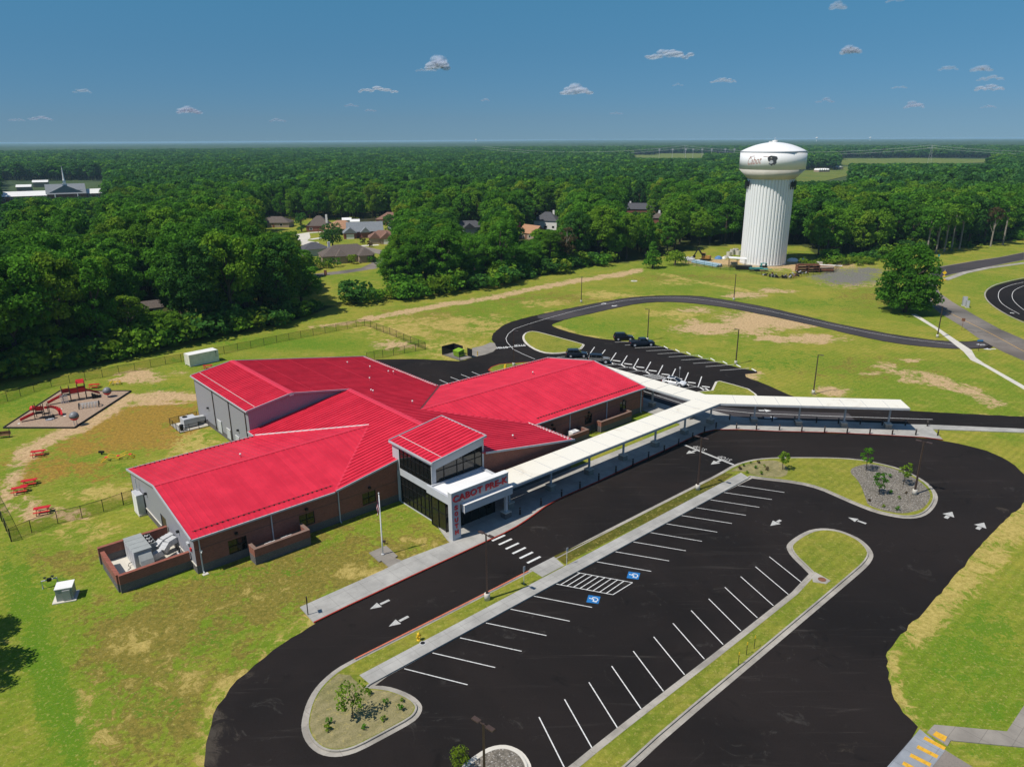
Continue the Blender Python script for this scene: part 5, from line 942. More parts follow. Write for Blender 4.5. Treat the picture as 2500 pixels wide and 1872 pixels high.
for i in range(nc):
    for j in range(nr): mb.poly([fpt(i, j), fpt(i, j + 1), fpt(i + 1, j + 1), fpt(i + 1, j)], 0 if (i < 6 and j < 7) else (2 if j % 2 == 0 else 1))
mb.build('cloth', [M['flagblue'], M['flagwhite'], M['flagred']], fl_o, True)
fl_o.rotation_euler = (0, 0, rad(10))
# ground floodlight for the flag
fl2 = thing('ground_floodlight', 'small dark floodlight in the grass behind the flagpole', 'floodlight', tuple(W([(938.5, 1328)])[0])); MB().tube([(0, 0, 0), (0, 0, .3)], .04).build('stem', M['darkmetal'], fl2); MB().box(-.16, .16, -.1, .1, .28, .5).build('lamp_housing', M['darkmetal'], fl2)
def sign_post(name, label, px_, h, plate, mat, rz, z=.14, pm='galv', pw=.05):
    t = thing(name, label, 'sign', tuple(W([px_], z=z)[0]), rz); MB().box(-pw / 2, pw / 2, -pw / 2, pw / 2, 0, h).build('post', M[pm], t)
    if plate: w, hh = plate; MB().box(-w / 2, w / 2, -.05, -.03, h - hh, h).build('plate', M[mat], t)
    return t
sign_post('parking_sign', 'grey signpost at the head of the accessible bay beside the crosswalk landing', (1279, 1426), 2.2, (.3, .55), 'galv', AB)
sign_post('parking_sign', 'grey signpost standing in the dark grass strip beyond the crosswalk landing', (1383.5, 1379), 2.2, (.3, .45), 'galv', AB)
sign_post('lane_sign', 'square sign on a dark post at the left end of the school sidewalk', (752, 1500), 2.1, (.6, .6), 'darkmetal', rad(115), ZW, 'darkmetal', .09)
for x, y, lb in ((1802, 1623, 'thin marker stake in the lower grass strip, nearest the bottom left'), (1822, 1598, 'thin marker stake in the lower grass strip, middle one of three'), (1841, 1582, 'thin marker stake in the lower grass strip, farthest up the strip')):
    t = thing('marker_stake', lb, 'stake', tuple(W([(x, y)], z=.14)[0]), 0, 'marker stakes in the lower grass strip'); MB().tube([(0, 0, 0), (0, 0, 1.35)], .028, 5).build('stake', M['black'], t); MB().tube([(0, 0, 1.1), (0, 0, 1.4)], .04, 5).build('tip', M['yellow'], t)
# hydrant
hy = thing('fire_hydrant', 'yellow fire hydrant on the narrow grass strip by the front lane', 'hydrant', tuple(W([(1022.5, 1562)], z=.14)[0]), AB)
MB().lathe([(.2, 0), (.2, .06), (.13, .08), (.13, .55), (.17, .57), (.17, .62)], 12).build('barrel', M['yellow'], hy, True); MB().lathe([(.16, .62), (.15, .72), (.08, .8), (.05, .81), (.05, .88), (0, .88)], 12).build('bonnet', M['yellow'], hy, True)
for a, b in (((-.26, 0, .45), (.26, 0, .45)), ((0, 0, .42), (0, -.24, .42))): MB().tube([a, b], .075, 8).build('outlet_cap', M['yellow'], hy)
t = thing('meter_lid', 'small round dark meter lid beside the hydrant on the strip sidewalk', 'lid', tuple(W([(1032, 1569)], z=.18)[0])); MB().lathe([(.3, 0), (.3, .012), (0, .012)], 14).build('lid_ring', M['galv'], t); MB().lathe([(.22, .012), (.22, .018), (0, .018)], 14).build('lid', M['black'], t)
# storm inlet
iw = W([(1981, 1404), (1990, 1396), (2028, 1417), (2017, 1425), (1985, 1420)], z=.15); ic = sum(iw, Vector()) / len(iw)
t = thing('storm_inlet', 'concrete storm inlet with a rusty round lid at the corner of the lower island', 'storm inlet', tuple(ic)); MB().prism([(p.x - ic.x, p.y - ic.y) for p in ccw(iw)], -.1, .02).build('top_slab', M['curb'], t); lc = W([(2007, 1414)], z=.17)[0] - ic; MB().lathe([(.42, .02), (.42, .045), (0, .045)], 18, (lc.x, lc.y, 0)).build('lid', M['rust'], t)
# transformer and backflow pipes on the left lawn
tc = W([(163, 1458)])[0]; t = thing('transformer_box', 'pale metal transformer box on a concrete pad on the left lawn', 'transformer', tuple(tc), rad(20))
MB().box(-1.15, 1.05, -1.0, 1.0, 0, .1).build('pad', M['pale'], t); MB().box(-.75, .8, -.7, .75, .1, 1.45).build('cabinet', M['ahu'], t); MB().box(-.8, .85, -.75, .8, 1.45, 1.53).build('lid', M['whitemetal'], t); MB().box(-.1, .6, -.86, -.7, .15, 1.3).build('door', M['ahu'], t)
tc = W([(124, 1432)])[0]; t = thing('backflow_pipes', 'small group of dark and silver pipe valves beside the transformer box', 'pipe valves', tuple(tc), rad(30))
MB().tube([(-.7, 0, 0), (-.7, 0, .9), (.7, 0, .9), (.7, 0, 0)], .08, 8).build('pipe_loop', M['galv'], t)
for x in (-.35, .35): MB().lathe([(.02, .9), (.02, 1.2), (.16, 1.2), (.16, 1.23), (0, 1.23)], 10, (x, 0, 0)).build('valve_wheel', M['black'], t)
MB().box(-.2, .2, -.15, .15, .72, 1.05).build('valve_body', M['black'], t)
# container
c0, c1, c2 = W([(1605, 1643), (1845, 1592), (1570, 1610)], 0, 420, K); ca = math.atan2((c1 - c0).y, (c1 - c0).x); cL = (c1 - c0).length; cm = (c0 + c1) / 2 + Vector((-sin(ca), cos(ca), 0)) * 1.22
co = thing('shipping_container', 'cream twenty foot shipping container on the grass by the boundary fence', 'container', (cm.x, cm.y, 0), ca)
mb = MB(); nr_ = 34
for sgn in (-1, 1):
    for i in range(nr_):
        x0 = -cL / 2 + cL * i / nr_; x1 = x0 + cL / nr_; y = sgn * 1.22; d0 = sgn * (.0 if i % 2 else -.05)
        mb.poly([(x0, y + d0, .15), (x1, y + d0, .15), (x1, y + d0, 2.5), (x0, y + d0, 2.5)][::-1 if sgn > 0 else 1]); mb.poly([(x1, y, .15), (x1, y - sgn * .05, .15), (x1, y - sgn * .05, 2.5), (x1, y, 2.5)])
mb.box(cL / 2 - .06, cL / 2, -1.2, 1.2, .15, 2.5).build('side_wall', M['cream'], co)
MB().box(-cL / 2, cL / 2, -1.23, 1.23, 2.5, 2.56).build('roof', M['whitemetal'], co); mb = MB()
for x in (-cL / 2, cL / 2):
    for y in (-1.2, 1.2): mb.box(x - .07, x + .07, y - .07, y + .07, 0, 2.58)
for y in (-1.22, 1.22): mb.box(-cL / 2, cL / 2, y - .05, y + .05, .05, .18); mb.box(-cL / 2, cL / 2, y - .05, y + .05, 2.46, 2.57)
mb.build('corner_frame', M['cream'], co)
for y in (-.6, .6):
    dr = MB().box(-cL / 2 - .03, -cL / 2 + .02, y - .57, y + .57, .2, 2.46).build('door', M['cream'], co); MB().box(-cL / 2 - .07, -cL / 2 - .03, y - .3, y - .26, .2, 2.45).box(-cL / 2 - .07, -cL / 2 - .03, y + .26, y + .3, .2, 2.45).build('lock_rod', M['galv'], dr)
mk = MB()
for i in range(4): mk.box(cL / 2 - .55, cL / 2 - .42, -1.245, -1.235, 1.25 + i * .28, 1.4 + i * .28)
mk.box(cL / 2 - .65, cL / 2 - .38, -1.245, -1.235, 2.2, 2.35).build('stencil_mark', M['black'], co)
# ---------------------------------------------------------------- playground
C1 = lambda *p: W(p, 0, 800, K)
pgp = C1((30, 848), (505, 538), (1105, 538), (628, 848)); pg = struct(sheet('playground_mulch', pgp, .12, M['mulch'], None, .1))
M['timber'] = plain('dark_edging', (.03, .028, .026), .8)
for a, b in zip(pgp, pgp[1:] + pgp[:1]): MB().bar((a.x, a.y, .12), (b.x, b.y, .12), .16, .3).build('edging_timber', M['timber'], pg)
for x, y in ((440, 612), (515, 690), (160, 812), (258, 748), (545, 748)): sheet('worn_mat', [tuple(W([(x + dx, y + dy)], 0, 800, K)[0])[:2] for dx, dy in ((-14, 6), (-2, -6), (14, -5), (4, 6))], .135, M['pale'], pg)
def slide(t, top, bot, w=.55, mid=None):
    top, bot = Vector(top), Vector(bot); pts = [top, top.lerp(bot, .15) + Vector((0, 0, -.05)), top.lerp(bot, .55) + Vector((0, 0, .0)), top.lerp(bot, .85) + Vector((0, 0, -.02)), bot]
    if mid: pts = [top, Vector(mid[0]), Vector(mid[1]), bot]; pts = [p for p in chaikin(pts, 2, False)]
    mb = MB()
    for a, b in zip(pts, pts[1:]):
        d = (b - a); n_ = Vector((-d.y, d.x, 0)).normalized() * w / 2
        mb.hexa([a - n_, a + n_, b + n_, b - n_, a - n_ + Vector((0, 0, .05)), a + n_ + Vector((0, 0, .05)), b + n_ + Vector((0, 0, .05)), b - n_ + Vector((0, 0, .05))])
        for s in (-1, 1): mb.bar(a + n_ * s + Vector((0, 0, .15)), b + n_ * s + Vector((0, 0, .15)), .06, .3)
    return mb.build('slide', M['red'], t, False)
def posts_of(t, pts, h, m='darkmetal'):
    for x, y in pts: MB().lathe([(.06, 0), (.06, h), (.0, h + .04)], 7, (x, y, 0)).build('post', M[m], t)
# big play structure
o_ = W([(570, 625)], 0, 800, K)[0]; ps = thing('play_structure', 'larger red and grey play structure with a canopy and a climbing panel', 'playground structure', (o_.x, o_.y, .1), rad(35))
posts_of(ps, [(-.6, -.6), (.6, -.6), (.6, .6), (-.6, .6)], 2.9); posts_of(ps, [(1.9, -.6), (1.9, .6), (3.1, -.6), (3.1, .6)], 3.6)
MB().box(-.62, .62, -.62, .62, 1.25, 1.33).build('platform', M['black'], ps); MB().box(1.88, 3.12, -.62, .62, 1.6, 1.68).build('platform', M['black'], ps); MB().box(.6, 1.9, -.45, .45, 1.42, 1.5).build('bridge', M['black'], ps)
MB().hexa([(1.8, -.75, 3.2), (3.2, -.75, 3.2), (3.2, .75, 3.2), (1.8, .75, 3.2), (1.9, -.1, 3.8), (3.1, -.1, 3.8), (3.1, .1, 3.8), (1.9, .1, 3.8)]).build('canopy_roof', M['red'], ps)
for x0, x1, y in ((-.6, .6, .62), (1.9, 3.1, .62), (1.9, 3.1, -.62)): MB().box(x0, x1, y - .03, y + .03, 1.5, 2.3).build('guard_panel', M['red'], ps)
MB().box(.6, 1.9, -.5, -.45, 1.5, 2.2).box(.6, 1.9, .45, .5, 1.5, 2.2).build('bridge_rail', M['red'], ps)
slide(ps, (-.6, 0, 1.3), (-3.1, -.2, .3)); slide(ps, (3.1, 0, 1.65), (5.3, .6, .3))
mb = MB()
for i in range(4):
    for j in range(3):
        a0 = (-.9 + j * .4, -1.0, .25 + i * .4)
        pts = [(a0[0] + .19 * cos(k * pi / 3), a0[1], a0[2] + .19 * sin(k * pi / 3)) for k in range(7)]; mb.tube(pts, .04, 5)
mb.build('climbing_panel', M['whitemetal'], ps)
MB().tube([(.6, 1.0, .1), (.6, 1.0, 1.9), (1.9, 1.0, 1.9), (1.9, 1.0, .1)], .05).tube([(.6, 1.0, .9), (1.9, 1.0, .9)], .04).build('ladder_frame', M['galv'], ps)
for i in range(4): MB().box(3.9 + i * .35, 4.2 + i * .35, -1.2, -.4, .1, .95 - i * .22).build('stepping_pod', M['black'], ps)
# small play structure
o_ = W([(340, 765)], 0, 800, K)[0]; p2 = thing('play_structure', 'smaller red play structure with a dome panel and a curved slide', 'playground structure', (o_.x, o_.y, .1), rad(20))
posts_of(p2, [(-.6, -.6), (.6, -.6), (.6, .6), (-.6, .6), (1.5, .3), (1.5, -.5)], 2.6); MB().box(-.62, .62, -.62, .62, .95, 1.03).build('platform', M['black'], p2); MB().box(.6, 1.5, -.5, .3, .7, .78).build('platform', M['black'], p2)
MB().lathe([(.55, 1.7), (.5, 2.05), (.32, 2.32), (0, 2.42)], 12, (-.75, -.1, 0)).build('dome_panel', M['red'], p2, True); MB().box(-.6, .6, .57, .63, 1.15, 1.95).build('guard_panel', M['red'], p2)
slide(p2, (-.6, -.3, 1.0), (-2.7, -1.0, .25)); slide(p2, (.9, .3, 1.5), (3.2, -.2, .2), .5, [(1.7, .9, 1.5), (2.9, .8, .9)])
for i in range(3): MB().lathe([(.24, 0), (.24, .3 + .2 * i), (0, .32 + .2 * i)], 10, (1.2 + i * .5, -1.1, 0)).build('stepping_pod', M['black'], p2)
MB().tube([(1.5, -.5, .1), (2.0, -1.0, 1.3), (2.4, -.6, .1)], .05).box(1.2, 2.1, -2.0, -1.7, 0, .22).box(1.5, 2.4, -1.65, -1.4, 0, .22).build('balance_frame', M['lightgrey'], p2)
# spinning spheres
for x, y, lb in ((912, 585), (642, 765)) and ((912, 588, 'silver and red spinning globe at the far corner of the mulch'), (640, 825, 'silver and red spinning globe at the near edge of the mulch')):
    o_ = W([(x, y)], 0, 800, K)[0]; t = thing('spinning_globe', lb, 'play globe', (o_.x, o_.y, .12), 0, 'spinning globes')
    zc = 1.15 if y < 700 else 1.6; prof = [(.75 * sin(pi * i / 10), zc - .75 * cos(pi * i / 10)) for i in range(11)]
    MB().lathe(prof[4:], 14).build('globe_shell', M['globe'], t, True); MB().lathe(prof[:5], 14).build('globe_base', M['red'], t, True); MB().lathe([(.76, zc - .06), (.76, zc + .06)], 14).build('globe_ring', M['black'], t)
    if y < 700: MB().tube([(0, 0, 0), (0, 0, .5)], .08).build('stem', M['galv'], t)
    else:
        for a in (-.25, .25): MB().tube([(a, 0, 0), (a, 0, .95)], .05).build('stem', M['galv'], t)
o_ = W([(755, 672)], 0, 800, K)[0]; t = thing('climbing_tunnel', 'low grey and black net climbing tunnel on the playground mulch', 'climbing tunnel', (o_.x, o_.y, .12), rad(25))
mb = MB(); 
for i in range(7):
    x = -1.5 + i * .5; mb.tube([(x, .75 * cos(pi * k / 8), .85 * sin(pi * k / 8)) for k in range(9)], .04, 5)
for k in range(1, 8): mb.tube([(-1.5, .75 * cos(pi * k / 8), .85 * sin(pi * k / 8)), (1.5, .75 * cos(pi * k / 8), .85 * sin(pi * k / 8))], .035, 5)
mb.build('arched_net', M['galv'], t)
for x in (-1.55, 1.55): MB().tube([(x, .8 * cos(pi * k / 8), .9 * sin(pi * k / 8)) for k in range(9)], .09, 6).build('end_arch', M['black'], t)
# picnic tables
pt = thing('picnic_table', 'x', 'picnic table'); MB().box(-.92, .92, -.38, .38, .70, .75).build('table_top', M['red'], pt)
for s in (-1, 1):
    MB().box(-.92, .92, s * .78 - .14, s * .78 + .14, .42, .46).build('bench', M['red'], pt)
    MB().tube([(s * .6, -.85, .02), (s * .6, -.3, .68), (s * .6, .3, .68), (s * .6, .85, .02)], .04, 5).tube([(s * .6, -.8, .4), (s * .6, .8, .4)], .035, 5).build('frame', M['red'], pt)
for i, (x, y, a, lb) in enumerate(((795, 507, 10, 'red picnic table on the grass beyond the mulch near the boundary fence'), (1752, 345, 15, 'red picnic table partly hidden behind the hall roof'), (325, 1075, 20, 'red picnic table alone on the brown grass left of the yellow climber'), (250, 1322, 25, 'red picnic table of the touching pair, the farther one'), (170, 1385, 25, 'red picnic table of the touching pair, the nearer one'), (360, 1555, 25, 'red picnic table on a bare pad just inside the front fence'))):
    p = W([(x, y)], 0, 800, K)[0]
    if i == 0: pt.location = p; pt.rotation_euler = (0, 0, rad(a)); pt['label'] = lb; pt['group'] = 'red picnic tables'
    else: dup(pt, p, rad(a), lb, 'red picnic tables')
o_ = W([(38, 925)], 0, 800, K)[0]; t = thing('garden_bench', 'brown framed bench at the left edge beyond the playground corner', 'bench', tuple(o_), rad(15)); MB().box(-.9, .9, -.3, .3, .4, .46).build('seat', M['rust'], t); MB().box(-.9, .9, .28, .34, .5, 1.0).build('backrest', M['rust'], t); MB().tube([(-.8, -.3, 0), (-.8, .3, 1.5)], .05).tube([(.8, -.3, 0), (.8, .3, 1.5)], .05).build('frame', M['black'], t)
for x, y, lb in ((972, 478, 'bright yellow tubular climber beside the bare patch near the boundary fence'), (1000, 1105, 'bright yellow tubular climber with orange seats on the lawn behind the left wing')):
    o_ = W([(x, y)], 0, 800, K)[0]; t = thing('tubular_climber', lb, 'climber', tuple(o_), rad(20), 'yellow climbers'); mb = MB(); L = 1.1 if y < 700 else 2.3
    for s in (-.5, .5): mb.tube([(-L, s, 0), (-L * .5, s, .75), (0, s, .35), (L * .5, s, .85), (L, s, 0)], .06, 6)
    for k in (-.6, -.1, .4, .75): mb.tube([(L * k, -.5, .5), (L * k, .5, .5)], .05, 6)
    mb.build('frame', M['yellow'], t)
    for k in (-.7, 0, .7): MB().box(L * k - .2, L * k + .2, -.2, .2, .5, .58).build('seat', M['letter'] if y > 700 else M['yellow'], t)
o_ = W([(858, 1068)], 0, 800, K)[0]; t = thing('spring_rider', 'tiny dark spring rider on the lawn left of the yellow climber', 'spring rider', tuple(o_)); MB().lathe([(.1, 0), (.14, .15), (.1, .3)], 8).build('spring', M['black'], t); MB().box(-.4, .4, -.12, .12, .3, .6).build('seat', M['black'], t)

# ---------------------------------------------------------------- vehicles
M['carblack'] = None
def carpaint(name, c): q = N(name); q.b.inputs['Coat Weight'].default_value = .6; q.b.inputs['Coat Roughness'].default_value = .08; return q.out(c, .35)
M['carblack'] = carpaint('black_car_paint', (.006, .006, .008)); M['carnavy'] = carpaint('dark_navy_car_paint', (.012, .018, .03)); M['cargrey'] = carpaint('grey_car_paint', (.19, .185, .175)); M['carwhite'] = carpaint('white_car_paint', (.72, .72, .71))
q = N('car_glass'); M['carglass'] = q.out((.008, .009, .011), .05)
def loft(mb, secs, mi=0):
    """secs: list of (x, [(y, z) ring]) closed rings of the same length"""
    b0 = len(mb.v); k = len(secs[0][1])
    for x, ring in secs: mb.v += [(x, y, z) for y, z in ring]
    for i in range(len(secs) - 1):
        for j in range(k): j2 = (j + 1) % k; mb.f.append([b0 + i * k + j, b0 + i * k + j2, b0 + (i + 1) * k + j2, b0 + (i + 1) * k + j]); mb.m.append(mi)
    mb.f.append([b0 + j for j in range(k)][::-1]); mb.m.append(mi); e = b0 + (len(secs) - 1) * k; mb.f.append([e + j for j in range(k)]); mb.m.append(mi); return mb
def ring(w, z0, z1, r=.12, t=.0): # body section: sill z0, shoulder z1, rounded shoulder
    return [(-w + .06, z0), (-w, z0 + .12), (-w, z1 - r), (-w + r * .6, z1 - r * .25), (-w + r * 1.8, z1), (w - r * 1.8, z1), (w - r * .6, z1 - r * .25), (w, z1 - r), (w, z0 + .12), (w - .06, z0)]
def car(label, cat, a, b, paint, kind):
    a, b = W([a, b], 1240, 640, K); c = (a + b) / 2; ang = math.atan2((b - a).y, (b - a).x); t = thing('parked_' + kind, label, cat, (c.x, c.y, ZA), ang, None)
    W_ = .96; L = {'suv': 4.75, 'pickup': 5.7, 'jeep': 4.6, 'crossover': 4.5}[kind]; h = L / 2; z0 = {'suv': .32, 'pickup': .45, 'jeep': .45, 'crossover': .28}[kind]; zb = {'suv': 1.08, 'pickup': 1.2, 'jeep': 1.2, 'crossover': 1.0}[kind]; zr = {'suv': 1.75, 'pickup': 1.9, 'jeep': 1.85, 'crossover': 1.58}[kind]
    pm = M[paint]
    # lower body
    if kind == 'jeep': secs = [(-h, ring(.8, z0 + .15, zb)), (-h + .1, ring(.84, z0, zb)), (.75, ring(.84, z0, zb)), (.85, ring(.84, z0, zb - .02)), (h - .35, ring(.72, z0, zb - .08)), (h - .3, ring(.7, z0 + .1, zb - .12))]
    elif kind == 'pickup': secs = [(-h, ring(W_ - .1, z0 + .15, zb)), (-h + .12, ring(W_, z0, zb)), (-.2, ring(W_, z0, zb)), (.9, ring(W_, z0, zb)), (h - .5, ring(W_ - .02, z0, zb - .06)), (h - .12, ring(W_ - .08, z0 + .05, zb - .18)), (h, ring(W_ - .2, z0 + .15, zb - .3))]
    else: secs = [(-h, ring(W_ - .18, z0 + .2, zb - .12)), (-h + .15, ring(W_ - .05, z0 + .02, zb)), (-h + .8, ring(W_, z0, zb + .02)), (.7, ring(W_, z0, zb)), (h - .9, ring(W_ - .02, z0, zb - .08)), (h - .25, ring(W_ - .1, z0 + .05, zb - .2)), (h, ring(W_ - .28, z0 + .15, zb - .36))]
    body = loft(MB(), secs).build('body', pm, t, False)
    # cabin: glass house with roof panel and pillars
    x = {'suv': (-h + .15, -h + .45, .15, 1.0), 'pickup': (-.75, -.6, .75, 1.45), 'jeep': (-h + .12, -h + .25, .45, .8), 'crossover': (-h + .25, -h + 1.0, .1, 1.15)}[kind]; wi = {'jeep': .72}.get(kind, .74); wo = {'jeep': .8}.get(kind, W_ - .08)
    gl = loft(MB(), [(x[0], [(-wo + .02, zb - .05), (-wo + .03, zb), (wo - .03, zb), (wo - .02, zb - .05)]), (x[1], [(-wo, zb - .05), (-wi, zr - .08), (wi, zr - .08), (wo, zb - .05)]), (x[2], [(-wo, zb - .05), (-wi, zr - .06), (wi, zr - .06), (wo, zb - .05)]), (x[3], [(-wo, zb - .05), (-wo + .02, zb - .03), (wo - .02, zb - .03), (wo, zb - .05)])]).build('glass_house', M['carglass'], t)
    rf = loft(MB(), [(x[1] - .05, [(-wi - .01, zr - .09), (-wi + .1, zr - .02), (wi - .1, zr - .02), (wi + .01, zr - .09)]), ((x[1] + x[2]) / 2, [(-wi - .02, zr - .07), (-wi + .1, zr), (wi - .1, zr), (wi + .02, zr - .07)]), (x[2] + .05, [(-wi - .01, zr - .08), (-wi + .1, zr - .03), (wi - .1, zr - .03), (wi + .01, zr - .08)])]).build('roof', M['carblack'] if kind == 'jeep' else pm, t)
    mb = MB()
    for s in (-1, 1):
        mb.bar((x[3], s * wo, zb - .04), (x[2] + .02, s * wi, zr - .06), .07, .05); mb.bar((x[0], s * wo, zb - .04), (x[1], s * wi, zr - .08), .14, .05)
        for xx in ((x[1] + x[2]) / 2 + .1, x[1] + .35): mb.bar((xx, s * (wo + .005), zb - .05), (xx, s * (wi + .01), zr - .07), .09, .04)
    mb.build('pillar', pm, t)
    if kind == 'crossover': MB().box(x[1] + .2, x[2] - .1, -.5, .5, zr - .005, zr + .012).build('sunroof', M['carglass'], rf)
    if kind == 'pickup': MB().box(-h + .12, -.85, -W_ + .12, W_ - .12, zb - .02, zb + .015).build('cargo_bed', M['black'], t); MB().box(-h + .05, -.8, -W_, -W_ + .1, zb - .02, zb + .06).box(-h + .05, -.8, W_ - .1, W_, zb - .02, zb + .06).box(-h, -h + .1, -W_ + .05, W_ - .05, zb - .1, zb + .06).build('bed_rail', pm, t)
    rw = {'suv': .37, 'pickup': .42, 'jeep': .43, 'crossover': .35}[kind]
    for xx in (-h + .95, h - .95):
        for s in (-1, 1):
            w_ = MB().tube([(xx, s * (W_ - .2), rw), (xx, s * (W_ + .02), rw)], rw, 16).build('wheel', M['tire'], t); MB().tube([(xx, s * (W_ + .02), rw), (xx, s * (W_ + .035), rw)], rw * .62, 12).build('rim', M['lightgrey'], w_)
            MB().tube([(xx, s * (W_ - .05), rw + .02), (xx, s * (W_ + .006), rw + .02)], rw + .08, 16).build('wheel_arch', M['black'], body)
    for s in (-1, 1):
        MB().box(h - .22, h - .1, s * .68 - .14, s * .68 + .14, zb - .38, zb - .26).build('headlight', M['whitemetal'], t); MB().box(-h - .01, -h + .12, s * .74 - .09, s * .74 + .09, zb - .35, zb - .1).build('tail_light', M['red'], t)
        MB().box(x[3] - .55, x[3] - .4, s * (W_ + .08) - .09, s * (W_ + .08) + .09, zb - .02, zb + .14).build('mirror', pm, t)
    MB().box(h - .08, h + .02, -.7, .7, z0 + .05, z0 + .28).box(-h - .03, -h + .08, -.72, .72, z0 + .08, z0 + .3).build('bumper', M['black'], t)
    if kind == 'jeep':
        MB().tube([(-h - .05, 0, 1.0), (-h - .28, 0, 1.0)], .4, 14).build('spare_wheel', M['tire'], t); MB().box(h - .75, h - .15, -.95, -.7, .86, .94).box(h - .75, h - .15, .7, .95, .86, .94).build('fender', M['black'], t)
    return t
car('black parked SUV on the far row beside the grass, behind the pickup', 'SUV', (895, 655), (1052, 652), 'carblack', 'suv')
car('dark navy pickup truck parked nose to the grass on the far row', 'pickup truck', (1022, 708), (1232, 700), 'carnavy', 'pickup')
car('dark navy SUV parked beside the rear grass island', 'SUV', (482, 797), (678, 795), 'carnavy', 'suv')
car('grey boxy off road vehicle with a black roof behind the far wing', 'off-road vehicle', (685, 842), (855, 848), 'cargrey', 'jeep')
car('white crossover with a dark roof panel parked near the canopy', 'crossover', (1310, 1022), (1492, 1050), 'carwhite', 'crossover')
# ---------------------------------------------------------------- houses beyond the trees
def hip_roof(mb, x0, x1, y0, y1, z, rise, gable=False):
    o = .4; x0 -= o; x1 += o; y0 -= o; y1 += o; long_x = (x1 - x0) >= (y1 - y0)
    ins = 0 if gable else min(x1 - x0, y1 - y0) / 2
    if long_x: r0, r1 = (x0 + ins, (y0 + y1) / 2, z + rise), (x1 - ins, (y0 + y1) / 2, z + rise)
    else: r0, r1 = ((x0 + x1) / 2, y0 + ins, z + rise), ((x0 + x1) / 2, y1 - ins, z + rise)
    a, b, c, d = (x0, y0, z), (x1, y0, z), (x1, y1, z), (x0, y1, z)
    if long_x: mb.poly([a, b, r1, r0]).poly([c, d, r0, r1]).poly([b, c, r1]).poly([d, a, r0])
    else: mb.poly([b, c, r1, r0]).poly([d, a, r0, r1]).poly([a, b, r0]).poly([c, d, r1])
    mb.poly([d, c, b, a]); return mb
def house(label, px_, rz, w, d, roof, wall, h=2.9, rise=3.2, gable=False, wings=(), chim=None, garage=None, wins=((-.3,), (.25,)), door=0.0, cat='house'):
    p = W([px_])[0]; t = thing('house', label, cat, (p.x, p.y, 0), rz)
    mb = MB().box(-w / 2, w / 2, 0, d, 0, h); wl = mb.build('wall', M[wall], t)
    rf = hip_roof(MB(), -w / 2, w / 2, 0, d, h, rise, gable).build('roof', M[roof], t)
    for (x0, x1, y0, y1, hh, rr, g) in wings:
        MB().box(x0, x1, y0, y1, 0, hh).build('wall', M[wall], t); r_ = hip_roof(MB(), x0, x1, y0, y1, hh, rr, g).build('roof', M[roof], t)
        if g: xm = (x0 + x1) / 2; (MB().poly([(x0, y0 - .02, hh), (x1, y0 - .02, hh), (xm, y0 - .02, hh + rr * .86)]) if (x1 - x0) < (y1 - y0) else MB().poly([(x0 - .02, y1, hh), (x0 - .02, y0, hh), (x0 - .02, (y0 + y1) / 2, hh + rr * .86)])).build('gable', M[wall], t)
    if chim: x, y = chim; MB().box(x - .5, x + .5, y - .4, y + .4, h * .5, h + rise + .8).build('chimney', M['whitemetal'], rf)
    for (x,) in wins:
        f = MB().box(x * w - .75, x * w + .75, -.06, .0, .9, 2.2).build('window', M['whitemetal'], t); MB().box(x * w - .62, x * w + .62, -.075, -.06, 1.0, 2.1).build('pane', M['glass'], f)
    if door is not None: MB().box(door * w - .5, door * w + .5, -.06, 0, 0, 2.1).build('door', M['rust'], t)
    if garage: x0, x1, y = garage; MB().box(x0, x1, y - .08, y, 0, 2.3).build('garage_door', M['whitemetal'], t)
    return t
house('brown hip roofed house nearest the gap in the trees', (853, 641), rad(22), 20, 11, 'roof_brown', 'tan', 2.8, 3.6, wings=((3.5, 8.5, -3.2, 6, 2.8, 2.6, False), (-5, -1, -1.5, 4, 2.8, 2.4, False)), chim=(-6, 9), door=.05)
house('low blue grey roofed house hidden behind the nearest brown roof', (775, 625), rad(30), 11, 9, 'roof_dark', 'lightgrey', 2.8, 2.4, door=None)
house('brick house with a dark roof and white chimney at the back of the clearing', (777, 566), rad(5), 12, 10, 'roof_brown', 'redbrick', 3.0, 4.8, wings=((6, 17, 3, 10, 2.6, 2.6, False),), chim=(4.5, 1.5))
house('house with a tan orange hip roof behind the round tree', (838, 573), rad(20), 16, 12, 'roof_orange', 'tan', 2.8, 3.8)
house('light grey roofed house with two gabled fronts and a white garage', (893, 580), rad(14), 17, 10, 'roof_grey', 'redbrick', 2.9, 4.2, gable=True, wings=((-10.5, -4.5, -4, 5, 2.7, 2.6, True), (-2.2, 2.0, -2.5, 5, 2.7, 2.4, True)), garage=(-9.3, -5.7, -4))
house('rust brown roofed house with a white garage door', (936, 594), rad(10), 13, 9, 'roof_rust', 'tan', 2.7, 2.8, wings=((-6, -1.5, -2, 5, 2.6, 2.3, True), (-1.2, 4.5, -4.0, 5, 2.6, 2.6, True)), garage=(.2, 3.6, -4.0))
house('reddish brown hip roofed house at the far right of the clearing', (950, 549), rad(-10), 15, 10, 'roof_rust', 'redbrick', 2.9, 3.6)
house('grey roofed house with white trim right of the dark round tree', (972, 562), rad(-35), 9, 8, 'roof_grey', 'lightgrey', 2.8, 3.4, wings=((-5, -1, -2.5, 4, 2.6, 2.6, True),))
house('brown roofed house at the left end of the clearing', (668, 556), rad(0), 17, 10, 'roof_brown', 'tan', 2.6, 3.0)
house('grey roofed house with a chimney almost hidden by the middle trees', (1036, 592), rad(-28), 15, 8, 'roof_grey', 'tan', 3.0, 2.6, gable=True, chim=(-6, 4))
